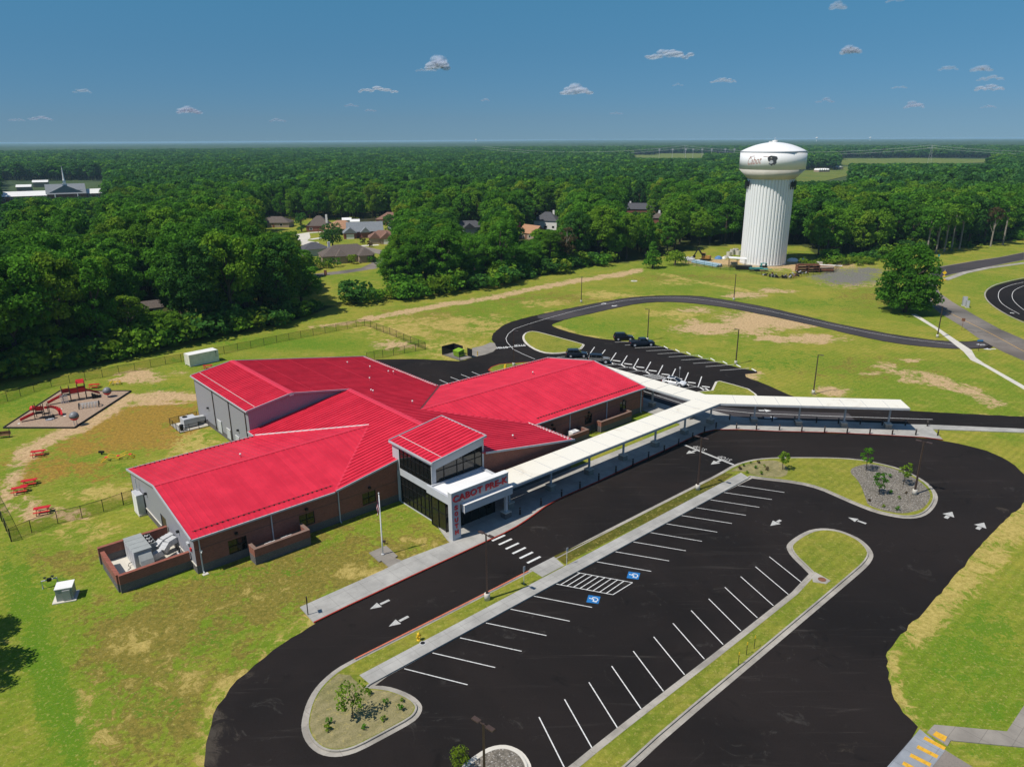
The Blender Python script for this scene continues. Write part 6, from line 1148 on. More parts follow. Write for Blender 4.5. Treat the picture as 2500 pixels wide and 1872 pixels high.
house('dark hip roofed house with white walls rising from the middle trees', (1330, 561), rad(-20), 13, 10, 'roof_dark', 'whitemetal', 4.6, 4.2, chim=(3, 6), wins=((-.3,), (.05,), (.35,)))
house('tan roofed house below the white walled one among the trees', (1284, 584), rad(-50), 11, 8, 'roof_orange', 'tan', 2.8, 3.6, gable=True)
house('dark roofed house half hidden left of the pink tree', (1148, 569), rad(15), 17, 9, 'roof_dark', 'lightgrey', 2.8, 3.0, wings=((-4, 2, -3, 4, 2.7, 2.6, True),))
house('dark grey roofed house high among the trees left of the water tower', (1550, 527), rad(-8), 24, 9, 'roof_dark', 'redbrick', 4.0, 3.4, chim=(-3, 7))
house('brick house with a white chimney peeping out left of the water tower', (1608, 556), rad(-10), 7, 8, 'roof_brown', 'redbrick', 5.0, 3.0, chim=(0, 3))
house('small pale outbuilding in the shade of the big left trees', (365, 775), rad(35), 7, 5, 'roof_brown', 'lightgrey', 2.5, 1.6, gable=True, cat='shed', wins=(), door=.1)
for (x, y, rz, lb) in ((847, 539, 10, 'pale metal roofed shed, left one of the pair behind the orange roof'), (867, 543, 10, 'pale metal roofed shed, right one of the pair behind the orange roof')):
    p = W([(x, y + 8)])[0]; t = thing('garden_shed', lb, 'shed', tuple(p), rad(rz)); MB().box(-2.3, 2.3, 0, 3.5, 0, 2.2).build('wall', M['grey'], t); hip_roof(MB(), -2.3, 2.3, 0, 3.5, 2.2, 1.2, True).build('roof', M['whitemetal'], t)
p = W([(795, 672)])[0]; t = thing('mailbox_pillar', 'small red brick mailbox pillar beside the neighbourhood street', 'mailbox', tuple(p)); MB().box(-.4, .4, -.4, .4, 0, 1.6).build('pillar', M['redbrick'], t); MB().box(-.45, .45, -.45, .45, 1.6, 1.75).build('cap', M['rust'], t)
fpts = W([(878, 543), (905, 541), (930, 538)]); t = thing('wooden_fence', 'weathered board fence at the back of the clearing', 'fence', tuple(fpts[0]))
for a, b in zip(fpts, fpts[1:]):
    n = int((b - a).length / .9)
    for i in range(n): p0, p1 = a.lerp(b, i / n) - fpts[0], a.lerp(b, (i + .96) / n) - fpts[0]; MB().bar((p0.x, p0.y, .9), (p1.x, p1.y, .9), .05, 1.8 + .06 * (i % 3)).build('plank', M['tan'], t)
# church with steeple
cp = W([(165, 489)])[0]; ch = thing('church', 'long brick church with pale roofs and a thin white steeple far left', 'church', (cp.x, cp.y, 0), rad(30)); 
MB().box(-14, 14, 0, 22, 0, 5).build('wall', M['redbrick'], ch); hip_roof(MB(), -14, 14, -1, 22, 5, 7.5, True).build('roof', M['roof_grey'], ch)
MB().poly([(-14.3, 0, 5), (14.3, 0, 5), (0, 0, 12)]).build('gable', M['roof_grey'], ch)
for x0, x1, y0, y1, h_ in ((14, 46, 4, 17, 4.5), (-46, -14, -2, 12, 4.5), (-86, -46, -14, 6, 6.5)):
    wl = MB().box(x0, x1, y0, y1, 0, h_).build('wall', M['redbrick'], ch); hip_roof(MB(), x0, x1, y0, y1, h_, 3.4, True).build('roof', M['whitemetal'], ch)
    n = int((x1 - x0) / 5)
    for i in range(n):
        for zz in ((1.2, 3.0) if h_ < 6 else (1.0, 4.0)):
            x = x0 + (i + .5) * (x1 - x0) / n; f = MB().box(x - 1.0, x + 1.0, y0 - .08, y0, zz, zz + 1.5).build('window', M['whitemetal'], ch); MB().box(x - .85, x + .85, y0 - .1, y0 - .08, zz + .15, zz + 1.35).build('pane', M['glass'], f)
st_ = MB().box(-1.6, 1.6, 1.0, 4.2, 8.5, 13.0).box(-1.1, 1.1, 1.5, 3.7, 13.0, 15.5).lathe([(.95, 15.5), (.75, 16.5), (.0, 27.5)], 8, (0, 2.6, 0)).build('steeple', M['whitemetal'], ch)
for s in (-8, 8): MB().lathe([(.5, 0), (.42, 5)], 10, (s, -1.2, 0)).build('column', M['whitemetal'], ch)
for x, y, w, lb in ((100, 449, 14, 'pale flat building in the trees left of the church steeple'), (60, 462, 12, 'small white roofed building behind the church wing')):
    p = W([(x, y + 8)])[0]; t = thing('outbuilding', lb, 'building', tuple(p), rad(25)); MB().box(-w / 2, w / 2, 0, 9, 0, 5).build('wall', M['tan'], t); hip_roof(MB(), -w / 2, w / 2, 0, 9, 5, 2.0, True).build('roof', M['whitemetal'], t)
p = W([(238, 572)])[0]; t = thing('green_roof_building', 'small green roofed building sunk in the left trees', 'building', tuple(p)); MB().box(-5, 5, 0, 7, 0, 6).build('wall', M['tan'], t); M['greenroof'] = plain('green_metal_roof', (.06, .22, .16), .5); hip_roof(MB(), -5, 5, 0, 7, 6, 3, True).build('roof', M['greenroof'], t)

# ---------------------------------------------------------------- water tower
TW = Vector((95.6, 280.8, 0)); tow = thing('water_tower', 'tall white water tower with a fluted shaft and a wide painted tank', 'water tower', tuple(TW))
q = N('tower_white'); p_ = q.pos(); M['tower'] = q.out(q.mix(q.ramp(q.noise(q.scaled(p_, .5, .5, .05), 1, 4), .45, .8, 0, .22), (.80, .80, .79), (.55, .53, .49)), .45)
nfl = 44
def flute(a):
    t = (a / (2 * pi) * nfl) % 1.0
    return 1 + .026 * (1 if .22 < t < .78 else (-1 if t < .08 or t > .92 else (t - .15) / .07 if t <= .22 else (.85 - t) / .07))
MB().lathe([(8.05, 0), (8.05, 31.2)], nfl * 10, mi=0, flute=flute).build('fluted_shaft', M['tower'], tow)
MB().lathe([(8.3, 31.0), (11.62, 34.45)], 96).build('tank_cone', M['conewhite'], tow, True)
M['emblem'] = plain('emblem_paint', (.05, .055, .06), .6)
tank = MB().lathe([(11.6, 34.5), (11.6, 40.5)], 96).build('tank_band', M['tower'], tow, True)
MB().lathe([(11.72, 40.42), (11.72, 40.62), (11.5, 40.62)], 96).build('tank_rim', M['lightgrey'], tow); MB().lathe([(11.68 * (1 - i / 14), 40.55 + 3.2 * (1 - (1 - i / 14) ** 2)) for i in range(14)] + [(0, 43.75)], 96).build('tank_dome', M['tower'], tow, True)
MB().lathe([(.9, 43.6), (.9, 44.3), (0, 44.5)], 12).box(-2.0, -.9, -.3, .3, 43.5, 44.1).tube([(0, 0, 44.4), (0, 0, 45.4)], .05).tube([(1.2, .4, 43.5), (1.2, .4, 44.4), (.4, .8, 44.4)], .05).build('roof_hatch', M['whitemetal'], tow)
MB().lathe([(.12, 0), (.12, 0)], 4).v
front = math.atan2(-TW.y, -TW.x)      # bearing from the tower to the drone
def wrap(pts2, r=11.63):   # (sideways, z) on the tank wall; sideways grows to the viewer's right
    return [(r * cos(front + x / 11.6), r * sin(front + x / 11.6), z) for x, z in pts2]
me = text_mesh('Cabot', 1, .0, 0, .35); v = np.array([w.co[:] for w in me.vertices]); lo, hi = v.min(0), v.max(0); v = (v - (lo + hi) / 2) * [5.6 / (hi[0] - lo[0]), 2.5 / (hi[1] - lo[1]), 1]
me.vertices.foreach_set('co', np.array(wrap([(-6.6 + x, 37.6 + y + .10 * x) for x, y, _ in v])).astype(np.float32).ravel()); me.materials.clear(); M['script'] = plain('faded_red_script', (.40, .20, .16), .6); me.materials.append(M['script']); me.update(); o = bpy.data.objects.new('name_lettering', me); COL.objects.link(o); o.parent = tank
mb = MB(); mb.tube(wrap([(-8.6, 38.9), (-7.0, 39.15), (-3.0, 39.1), (-1.4, 38.9)], 11.66), .06, 4); mb.build('lettering_swash', M['script'], tank)
em = [(-1.3, 37.6), (-1.5, 38.4), (-1.2, 39.0), (-.5, 39.2), (.2, 39.1), (.6, 39.05), (1.25, 38.85), (1.45, 38.3), (1.1, 37.7), (1.2, 36.9), (.7, 36.2), (.2, 36.35), (-.1, 35.9), (-.6, 36.3), (-1.1, 36.5), (-.7, 37.1)]
MB().poly(wrap([(-.1 + x * 1.15, 37.6 + (z - 37.55) * 1.05) for x, z in em], 11.66)).build('painted_emblem', M['emblem'], tank); MB().poly(wrap([(-1.2, 37.2), (-.6, 37.9), (.1, 37.6), (.2, 36.9), (-.5, 36.6), (-1.0, 36.7)], 11.69)).build('emblem_patch', M['grey'], tank); MB().poly(wrap([(-.9, 38.5), (-.5, 38.7), (-.3, 38.4)], 11.69)).build('emblem_eye', M['whitemetal'], tank)
for k, (da, n) in enumerate(((-1.32, 5), (-1.05, 4), (1.05, 4), (1.35, 5), (2.6, 4), (3.4, 4))):   # antennas under the tank
    mb = MB()
    for i in range(n):
        a = front + da + (i - n / 2) * .07; r = 8.9; mb.bar((r * cos(a), r * sin(a), 27.6 + (i % 2) * .8), (r * cos(a), r * sin(a), 30.2 + (i % 2) * .4), .32, .18, (cos(a), sin(a), 0)); mb.bar((8.0 * cos(a), 8.0 * sin(a), 29), (8.9 * cos(a), 8.9 * sin(a), 29), .08, .08)
    mb.build('antenna', M['black'], tow)
MB().lathe([(8.45, 0), (8.45, .5), (8.2, .5)], 48).build('footing', M['pale'], tow)
# ---------------------------------------------------------------- storage yard at its foot
CY = lambda x, y, z=0: W([(x, y)], 1600, 320, 4.022, z)[0]
def rz_of(a, b): return math.atan2((b - a).y, (b - a).x)
def pile(name, label, a, b, r, rows, m, cat, n=8, L=None):
    a, b = CY(*a), CY(*b); c = (a + b) / 2; t = thing(name, label, cat, tuple(c), rz_of(a, b)); L = L or (b - a).length
    k = 0
    for row in range(rows):
        for i in range(n - row): MB().tube([(-L / 2 + rng.uniform(-.4, .4), (i - (n - row) / 2) * 2 * r, r + row * r * 1.75), (L / 2 + rng.uniform(-.4, .4), (i - (n - row) / 2) * 2 * r, r + row * r * 1.75)], r * .96, 8).build('pipe', M[m[k % len(m)]], t); k += 1
    return t
M['bluepipe'] = plain('pale_blue_pipe', (.33, .50, .58), .5); M['teal'] = plain('teal_steel', (.05, .25, .24), .5); M['excorange'] = plain('faded_orange_machine_paint', (.38, .20, .05), .55)
pile('pipe_stack', 'stack of pale blue and grey pipes at the left end of the storage yard', (390, 1290), (640, 1335), .28, 2, ('bluepipe', 'bluepipe', 'lightgrey'), 'pipes', 6); pile('pipe_stack', 'short stack of dark pipes left of the pale blue ones', (265, 1265), (390, 1280), .3, 2, ('lightgrey', 'galv'), 'pipes', 4)
pile('culvert_stack', 'heap of long brownish culvert pipes right of the tower', (1560, 1375), (1730, 1375), .5, 2, ('rust', 'tan'), 'pipes', 3)
t0 = CY(490, 1270); ex = thing('excavator', 'faded orange excavator with a black arm in the storage yard', 'excavator', tuple(t0), rad(150))
for s in (-1, 1): MB().hexa([(-1.7, s * 1.1 - .3, 0), (1.7, s * 1.1 - .3, 0), (1.7, s * 1.1 + .3, 0), (-1.7, s * 1.1 + .3, 0), (-1.9, s * 1.1 - .3, .6), (1.9, s * 1.1 - .3, .6), (1.9, s * 1.1 + .3, .6), (-1.9, s * 1.1 + .3, .6)]).build('track', M['black'], ex)
MB().box(-1.9, 1.0, -1.2, 1.2, .8, 1.9).build('engine_housing', M['excorange'], ex); MB().box(-.1, 1.2, .2, 1.2, 1.0, 2.9).build('cab', M['glass'], ex); MB().box(-.15, 1.25, .15, 1.25, 2.9, 3.0).build('cab_roof', M['excorange'], ex); MB().bar((1.0, -.4, 1.4), (3.2, -.4, 4.4), .4, .5).bar((3.2, -.4, 4.4), (4.6, -.4, 1.6), .35, .4).build('arm', M['black'], ex); MB().box(4.2, 5.0, -.9, .1, .7, 1.6).build('bucket', M['black'], ex)
s0 = CY(800, 1340); sh = thing('open_shelter', 'open sided white roofed shelter beside the tower foot', 'shelter', tuple(s0), rad(-12)); MB().hexa([(-3.2, -2.2, 3.6), (3.2, -2.2, 3.3), (3.2, 2.2, 3.3), (-3.2, 2.2, 3.6), (-3.2, -2.2, 3.72), (3.2, -2.2, 3.42), (3.2, 2.2, 3.42), (-3.2, 2.2, 3.72)]).build('roof', M['whitemetal'], sh)
for x in (-2.9, 0, 2.9):
    for y in (-2, 2): MB().box(x - .08, x + .08, y - .08, y + .08, 0, 3.4).build('post', M['black'], sh)
tk = thing('storage_tank', 'pale horizontal tank under the white roofed shelter', 'tank', tuple(s0 + Vector((-1.2, .3, 0))), rad(-12)); MB().tube([(-1.2, 0, 1.3), (1.2, 0, 1.3)], .75, 14).build('shell', M['tan'], tk); MB().box(-1, -.8, -.5, .5, 0, .8).box(.8, 1, -.5, .5, 0, .8).build('cradle', M['black'], tk)
for i, (x, y, r_, h_) in enumerate(((722, 1225, 1.0, 1.6), (752, 1215, .9, 2.2), (785, 1212, 1.1, 2.4), (815, 1218, .9, 1.9), (700, 1245, 1.0, .9))):
    p = CY(x, y); t = thing('concrete_ring', 'stacked grey concrete manhole ring behind the white roofed shelter', 'concrete ring', tuple(p), 0, 'concrete rings behind the shelter'); MB().lathe([(r_, 0), (r_, h_), (r_ - .15, h_), (r_ - .15, .1)], 16).build('ring_wall', M['pale'], t)
p = CY(860, 1360); t = thing('dark_skip', 'dark open steel skip in front of the white roofed shelter', 'skip', tuple(p), rad(-5)); MB().hexa([(-2.6, -1.1, .2), (2.6, -1.1, .2), (2.6, 1.1, .2), (-2.6, 1.1, .2), (-3, -1.2, 1.5), (3, -1.2, 1.5), (3, 1.2, 1.5), (-3, 1.2, 1.5)]).build('skip_body', M['black'], t)
p = CY(1010, 1375); t = thing('flat_trailer', 'teal flat trailer parked against the tower foot', 'trailer', tuple(p), rad(-8)); MB().box(-3.2, 3.2, -1.1, 1.1, .7, .95).box(3.2, 4.6, -.1, .1, .65, .8).build('bed', M['teal'], t); MB().box(-3.1, 1.5, -1.0, 1.0, .95, 1.25).build('load', M['teal'], t)
for x in (-1, 0): MB().tube([(x, -1.15, .38), (x, -.9, .38)], .38, 12).tube([(x, .9, .38), (x, 1.15, .38)], .38, 12).build('wheel', M['tire'], t)
p = CY(1060, 1350); t = thing('utility_cart', 'small dark utility cart beside the tower shaft', 'cart', tuple(p), rad(10)); MB().box(-1.2, 1.2, -.7, .7, .4, 1.0).build('cart_body', M['black'], t); MB().box(-1.0, -.9, -.6, .6, 1.0, 1.9).box(.9, 1.0, -.6, .6, 1.0, 1.9).box(-1, 1, -.65, .65, 1.85, 1.95).build('roof_frame', M['teal'], t)
p = CY(1490, 1385); t = thing('rusty_rack', 'rusty steel rack loaded with brown beams right of the tower', 'rack', tuple(p), rad(0))
for z in (.6, 1.5, 2.4): MB().box(-4, 4, -1.2, 1.2, z, z + .18).build('shelf', M['rust'], t); MB().bar((-3.6, -.3, z + .4), (3.2, -.2, z + .4), .5, .4).bar((-3.0, .5, z + .35), (3.8, .5, z + .35), .4, .3).build('beam', M['rust'], t)
for x in (-3.8, 0, 3.8): MB().box(x - .1, x + .1, -1.2, 1.2, 0, 2.7).build('upright', M['rust'], t)
for i, (x, y) in enumerate(((1170, 1435), (1250, 1445), (1310, 1440), (1370, 1425), (1440, 1405), (1110, 1420))):
    p = CY(x, y); t = thing('scrap_pile', 'low heap of dark valves and fittings along the yard fence', 'scrap heap', tuple(p), rad(-8), 'scrap heaps along the yard fence')
    for k in range(9):
        a = Vector((rng.uniform(-2, 2), rng.uniform(-1, 1), .2)); MB().tube([a, a + Vector((rng.uniform(-1.2, 1.2), rng.uniform(-.6, .6), rng.uniform(.1, .9)))], rng.uniform(.12, .3), 7).build('fitting', M[rng.choice(('black', 'rust', 'black', 'lightgrey'))], t)
p = CY(1360, 1275); t = thing('white_tarp_pile', 'pile under a pale crumpled tarpaulin behind the tower', 'covered pile', tuple(p)); mb = MB(); 
for k in range(6): x, y = rng.uniform(-3.5, 3.5), rng.uniform(-1, 1); mb.lathe([(1.5, 0), (1.2, .6), (.5, 1.1), (0, 1.2)], 8, (x, y, 0))
mb.build('tarpaulin', M['whitemetal'], t)
p = CY(1610, 1310); t = thing('concrete_block', 'pale concrete block behind the yard fence right of the tower', 'concrete block', tuple(p)); MB().box(-1, 1, -.6, .6, 0, 1.0).build('block_body', M['pale'], t); MB().box(-.3, .3, -.1, .1, 1.0, 1.15).build('lifting_eye', M['black'], t)
p = CY(1690, 1325); t = thing('long_white_pipe', 'long white pipe lying on the ground right of the tower', 'pipe', tuple(p), rad(-18)); MB().tube([(-5, 0, .25), (5, 0, .25)], .22, 8).build('pipe_length', M['whitemetal'], t)
p = CY(320, 1262); t = thing('grey_drum', 'pair of pale drums left of the excavator', 'drums', tuple(p)); MB().lathe([(.6, 0), (.6, 1.1), (0, 1.12)], 12).build('drum', M['galv'], t); MB().lathe([(.6, 0), (.6, 1.1), (0, 1.12)], 12, (1.6, .3, 0)).build('drum', M['galv'], t)
p = CY(620, 1255); t = thing('blue_tarp_pile', 'small blue tarpaulin heap behind the excavator', 'covered pile', tuple(p)); M['bluetarp'] = plain('blue_tarp', (.10, .22, .42), .5); MB().lathe([(1.6, 0), (1.2, .8), (.3, 1.2), (0, 1.25)], 9).build('tarpaulin', M['bluetarp'], t); MB().lathe([(.9, 0), (.6, .6), (0, .9)], 8, (2.2, .5, 0)).build('tarpaulin', M['whitemetal'], t)
link_fence('yard_fence', 'grey chain link fence round the tower storage yard', [CY(*q_) for q_ in ((250, 1300), (640, 1360), (920, 1385), (1150, 1440), (1330, 1460), (1480, 1425), (1750, 1390), (1800, 1330), (1900, 1320), (1700, 1275), (1300, 1240))], 2.0, 4.0)
# ---------------------------------------------------------------- roadside things
p = W([(2303, 684.5)])[0]; t = thing('warning_sign', 'yellow diamond warning sign on a post at the road edge', 'road sign', tuple(p), rad(-25)); MB().box(-.04, .04, -.04, .04, 0, 3.6).build('post', M['galv'], t); s_ = .68; MB().hexa([(0, -.07, 2.55 - s_), (s_, -.07, 2.55), (s_, -.05, 2.55), (0, -.05, 2.55 - s_), (-s_, -.07, 2.55), (0, -.07, 2.55 + s_), (0, -.05, 2.55 + s_), (-s_, -.05, 2.55)]).build('plate', M['yellow'], t); MB().box(-.35, .35, -.07, -.05, 1.2, 1.65).build('plate', M['yellow'], t)
sheet('kerb_ramp', W([(2290, 682), (2303, 680), (2312, 684), (2298, 687)]), .09, M['yellowpaint'], rp2)
for x, y, w, h_, lb in ((1702, 575, .55, 2.6, 'taller pale utility pedestal on the grass by the bus loop'), (1728, 588, .4, 1.9, 'shorter pale utility pedestal on the grass by the bus loop')):
    p = W([(x, y)], 1860, 580, K)[0]; t = thing('utility_pedestal', lb, 'utility box', tuple(p), rad(-20)); MB().box(-w, w, -.5, .5, .1, h_).build('cabinet', M['ahu'], t); MB().box(-w - .1, w + .1, -.6, .6, 0, .1).build('pad', M['pale'], t); MB().box(-w * .8, w * .8, -.53, -.5, .2, h_ - .15).build('door', M['lightgrey'], t)
p = W([(1740, 560)], 1860, 580, K)[0]; t = thing('marker_post', 'lime green marker post beside the utility pedestals', 'marker post', tuple(p)); MB().box(-.25, .25, -.05, .05, .4, 1.7).build('plate', M['lime'], t); MB().tube([(0, 0, 0), (0, 0, 1.5)], .06).build('post', M['galv'], t)
sign_post('road_sign', 'small square road sign on the grass between path and road', (2347.5, 806), 3.0, (.75, .75), 'rust', rad(-30), 0, 'rust', .08)
sign_post('street_sign', 'small blue sign on a dark post at the drive entrance', (2388, 857), 2.6, (1.2, .35), 'bluepaint', rad(-10), 0, 'darkmetal', .08)
sign_post('street_sign', 'small teal sign on the far roadside beside the wood', (2290, 638), 2.6, (.8, .8), 'teal', rad(-10), 0, 'galv', .06)
sign_post('accessible_sign', 'thin sign post behind the white crossover', (1658.5, 922), 2.3, (.3, .45), 'galv', rad(-10), ZA, 'galv', .05)
p = W([(1548, 686.5)])[0]; t = thing('manhole', 'pale round manhole cover in the grass outside the rear drive', 'manhole', tuple(p)); MB().lathe([(1.1, 0), (1.1, .1), (0, .1)], 18).build('ring', M['pale'], t); MB().lathe([(.5, .1), (.5, .13), (0, .13)], 14).build('cover', M['curb'], t)
p = W([(1075, 886)])[0]
yd = thing('small_yellow_marker', 'tiny yellow marker behind the far wing roof on the pole island', 'marker', tuple(W([(1234, 900)])[0])); MB().lathe([(.35, 0), (.35, .3), (.2, .9), (0, 1.0)], 8).build('cone', M['yellow'], yd); MB().box(-.4, .4, -.4, .4, 0, .05).build('foot', M['yellow'], yd)
# ---------------------------------------------------------------- trees
def crown_arrays(seed, n_lobe, n_leaf, size, R=1.0, z0=.25, z1=1.0, H=20.0, shape='round', lobe=.36):
    """leaf-sized faces on the outer shells of many lobes; H total height, R crown radius"""
    g = np.random.default_rng(seed); V = []; T = []
    zc, zh = H * (z0 + z1) / 2, H * (z1 - z0) / 2
    for k in range(n_lobe):
        th = g.uniform(0, 2 * pi); u = g.uniform(-1, 1); rr = (1 - u * u) ** .5
        if shape == 'cone': prof = (1 - (u + 1) / 2) * 1.0 + .06; c = np.array([cos(th) * prof * R * .72, sin(th) * prof * R * .72, zc + u * zh * .9]); rl = R * lobe * (.45 + .55 * prof)
        elif shape == 'column': c = np.array([cos(th) * R * .62, sin(th) * R * .62, zc + u * zh * .88]) * [rr ** .3, rr ** .3, 1]; rl = R * lobe * g.uniform(.8, 1.2)
        elif shape == 'full':
            f = g.uniform(.5, .88); rr2 = rr if u > 0 else rr ** .35; c = np.array([cos(th) * rr2 * R * f, sin(th) * rr2 * R * f, zc + u * zh * .84]); rl = R * lobe * g.uniform(.75, 1.2)
        else:
            f = g.uniform(.55, .86); wz = 1.0 if u > 0 else .85; c = np.array([cos(th) * rr ** .75 * R * f, sin(th) * rr ** .75 * R * f, zc + u * zh * .80 * wz]); rl = R * lobe * g.uniform(.7, 1.2)
        n = max(8, int(n_leaf / n_lobe * g.uniform(.75, 1.25)))
        d = g.normal(size=(n, 3)); d /= np.linalg.norm(d, axis=1, keepdims=True); d[:, 2] = np.where(d[:, 2] < -.35, -d[:, 2], d[:, 2])
        p = c + d * rl * g.uniform(.72, 1.06, (n, 1)) * [1, 1, .85]
        nn = d + g.normal(size=(n, 3)) * .55; nn /= np.linalg.norm(nn, axis=1, keepdims=True)
        a = np.cross(nn, g.normal(size=(n, 3))); a /= np.linalg.norm(a, axis=1, keepdims=True); b = np.cross(nn, a)
        s = size * g.uniform(.6, 1.25, (n, 1)) / 2; w = s * g.uniform(.55, 1.0, (n, 1))
        q = np.stack([p - a * s, p - b * w + nn * s * .18, p + a * s, p + b * w + nn * s * .18], 1)
        V.append(q.reshape(-1, 3)); T.append(np.clip(np.full(n, g.uniform(.15, .8)) + g.normal(size=n) * .16, 0, 1))
    V = np.concatenate(V); V[:, 2] = np.maximum(V[:, 2], .05); return V, np.concatenate(T)
def leaf_mesh(name, V, T, m, extra=None, mextra=None):
    n = len(T); me = bpy.data.meshes.new(name); verts = V; faces = np.arange(n * 4).reshape(n, 4)
    if extra is not None:
        b0 = n * 4; me.from_pydata(np.concatenate([V, np.array(extra.v)]).tolist(), [], faces.tolist() + [[i + b0 for i in f] for f in extra.f])
    else: me.from_pydata(V.tolist(), [], faces.tolist())
    me.materials.append(M[m])
    nf = len(me.polygons); t = np.full(nf, .5, np.float32); t[:n] = T
    if extra is not None: me.materials.append(M[mextra]); mi = np.ones(nf, np.int32); mi[:n] = 0; me.polygons.foreach_set('material_index', mi)
    me.attributes.new('tint', 'FLOAT', 'FACE').data.foreach_set('value', t); return me
def trunk_mb(seed, H, r, z1=.75, limbs=5, R=5.0, zfork=.3):
    g = random.Random(seed); mb = MB(); pts = [(0, 0, -.2), (g.uniform(-.1, .1), g.uniform(-.1, .1), H * zfork), (g.uniform(-.3, .3), g.uniform(-.3, .3), H * .55), (0, 0, H * z1)]
    mb.tube(pts, [r * 1.25, r, r * .7, r * .2], 7)
    for k in range(limbs):
        a = 2 * pi * k / limbs + g.uniform(-.4, .4); zb = H * g.uniform(zfork, .55); mb.tube([(0, 0, zb), (R * .35 * cos(a), R * .35 * sin(a), zb + H * .14), (R * .62 * cos(a), R * .62 * sin(a), zb + H * .24)], [r * .5, r * .33, r * .1], 5)
    return mb
KINDS_ = {  # seed, lobes, leaves, leaf size, R, z0, z1, shape, leaf material, lobe size
    'oak_a': (1, 62, 7800, .58, 6.2, .10, 1.0, 'round', 'leaf', .27), 'oak_b': (2, 70, 7800, .57, 5.4, .08, 1.0, 'round', 'leaf', .27), 'oak_c': (3, 58, 8200, .60, 6.8, .12, .98, 'round', 'leaf', .28),
    'gum': (4, 64, 6800, .55, 4.6, .06, 1.0, 'round', 'leaf', .30), 'dark_oak': (5, 62, 7800, .58, 6.0, .10, 1.0, 'round', 'leaf_dark', .27), 'light_oak': (6, 58, 7200, .57, 5.2, .10, 1.0, 'round', 'leaf_warm', .29), 'poplar': (7, 56, 6200, .55, 3.6, .05, 1.0, 'column', 'leaf', .38)}
LOOK = {'oak_a': 'rounded', 'oak_b': 'full crowned', 'oak_c': 'broad crowned', 'gum': 'slender', 'dark_oak': 'dark green', 'light_oak': 'yellow green', 'poplar': 'narrow upright'}
CROWN = {}; TRUNK = {}
for k, (sd_, nl, nf_, sz, R_, z0, z1, shp, lm, lb) in KINDS_.items():
    CROWN[k] = leaf_mesh('crown', *crown_arrays(sd_, nl, nf_, sz, R_, z0, z1, 20.0, shp, lb), lm); TRUNK[k] = trunk_mb(sd_, 20, .38, .8, 5, R_).mesh('trunk', M['bark'])
def add_tree(loc, kind, H, wid, rz, label, group=None, name='tree'):
    t = thing(name, label, 'tree', tuple(loc), rz, group); s = H / 20.0; t.scale = (s * wid, s * wid, s)
    for nm, me in (('trunk', TRUNK[kind]), ('crown', CROWN[kind])):
        o = bpy.data.objects.new(nm, me); COL.objects.link(o); o.parent = t
    return t
CLEAR = [(648, 541, 730, 560), (738, 540, 960, 598), (766, 600, 918, 644), (778, 650, 832, 735), (1304, 530, 1360, 556), (1126, 550, 1174, 562), (1270, 565, 1302, 580), (1526, 508, 1576, 515), (1603, 526, 1614, 542), (0, 436, 258, 479), (0, 479, 32, 545), (225, 548, 250, 560), (350, 735, 378, 748), (1930, 412, 2070, 440), (2050, 388, 2400, 397), (1545, 377, 1715, 385), (1480, 625, 2010, 700)]
def silhouette(x, y, H, R):
    p = np.array([[x, y, 0], [x, y, H * .12], [x, y, H]]); a, b = PX(p); d = math.hypot(x, y); w = FPX * R / d * .95; return a[1] - w, b[2], a[1] + w, b[1]
def blocked(x, y, H, R):
    x0, y0, x1, y1 = silhouette(x, y, H, R)
    for a0, b0, a1, b1 in CLEAR:
        if x0 < a1 and x1 > a0 and y0 < b1 and y1 > b0: return True
    return False
HOUSES = [tuple(o.location)[:2] for o in bpy.data.objects if o.name.split('.')[0] in ('house', 'garden_shed', 'outbuilding', 'green_roof_building')]
def hgt(pxx, d, g):
    h = g.uniform(15.5, 23)
    if d < 330:
        if pxx < 770: h = g.uniform(18.5, 26)
        elif pxx < 925: h = g.uniform(10.5, 13.5)
        elif pxx < 1130: h = g.uniform(17.5, 20.5)
        elif pxx < 1800: h = g.uniform(18.5, 22.5)
        else: h = g.uniform(17, 21.5)
    return h
g = random.Random(11); cand = []
r = 120.0
while r < 3000:
    st_p = 7.4 if r < 420 else (9.0 if r < 800 else (12.0 if r < 1500 else 17.0)); n = int(r * 1.55 / st_p)
    for i in range(n):
        a = -.775 + 1.55 * (i + .5 * (int(r * 7) % 2)) / n; rr = r + g.uniform(-.42, .42) * st_p; aa = a + g.uniform(-.42, .42) * st_p / r
        x, y = rr * sin(aa), rr * cos(aa); pxx, pyy = PX(np.array([[x, y, 0.0]])); pxx, pyy = pxx[0], pyy[0]
        if pyy > np.interp(pxx, tlx, tly) - 3 - (2.5 if r > 250 else 6): continue
        if any(x0 < pxx < x1 and y0 < pyy < y1 for x0, y0, x1, y1 in OPEN): continue
        H = hgt(pxx, rr, g); sp = (1.0 if r < 800 else 1.25 if r < 1500 else 1.7)
        if r < 900 and any((x - hx) ** 2 + (y - hy) ** 2 < 12 ** 2 for hx, hy in HOUSES): continue
        ok_ = False
        for k_ in (1, .86, .72, .6, .48, .38):
            if not blocked(x, y, H * k_, 5.5 * sp * max(k_, .6)): H *= k_; ok_ = True; break
        if not ok_: continue
        if pxx < 20 and g.random() < .0: continue
        cand.append((rr, x, y, H, sp, pxx, pyy))
    r += st_p * .86
cand.sort(key=lambda c: c[0])
ZONES = ((150, 'left of the playground corner'), (400, 'behind the playground'), (600, 'behind the cream container'), (780, 'behind the hall roof at the clearing'), (1130, 'of the middle wood above the dumpster'), (1420, 'of the middle wood above the bend of the drive'), (1880, 'of the wood left of the water tower'), (2250, 'of the wood behind the lone tree'), (9999, 'of the wood beyond the public road'))
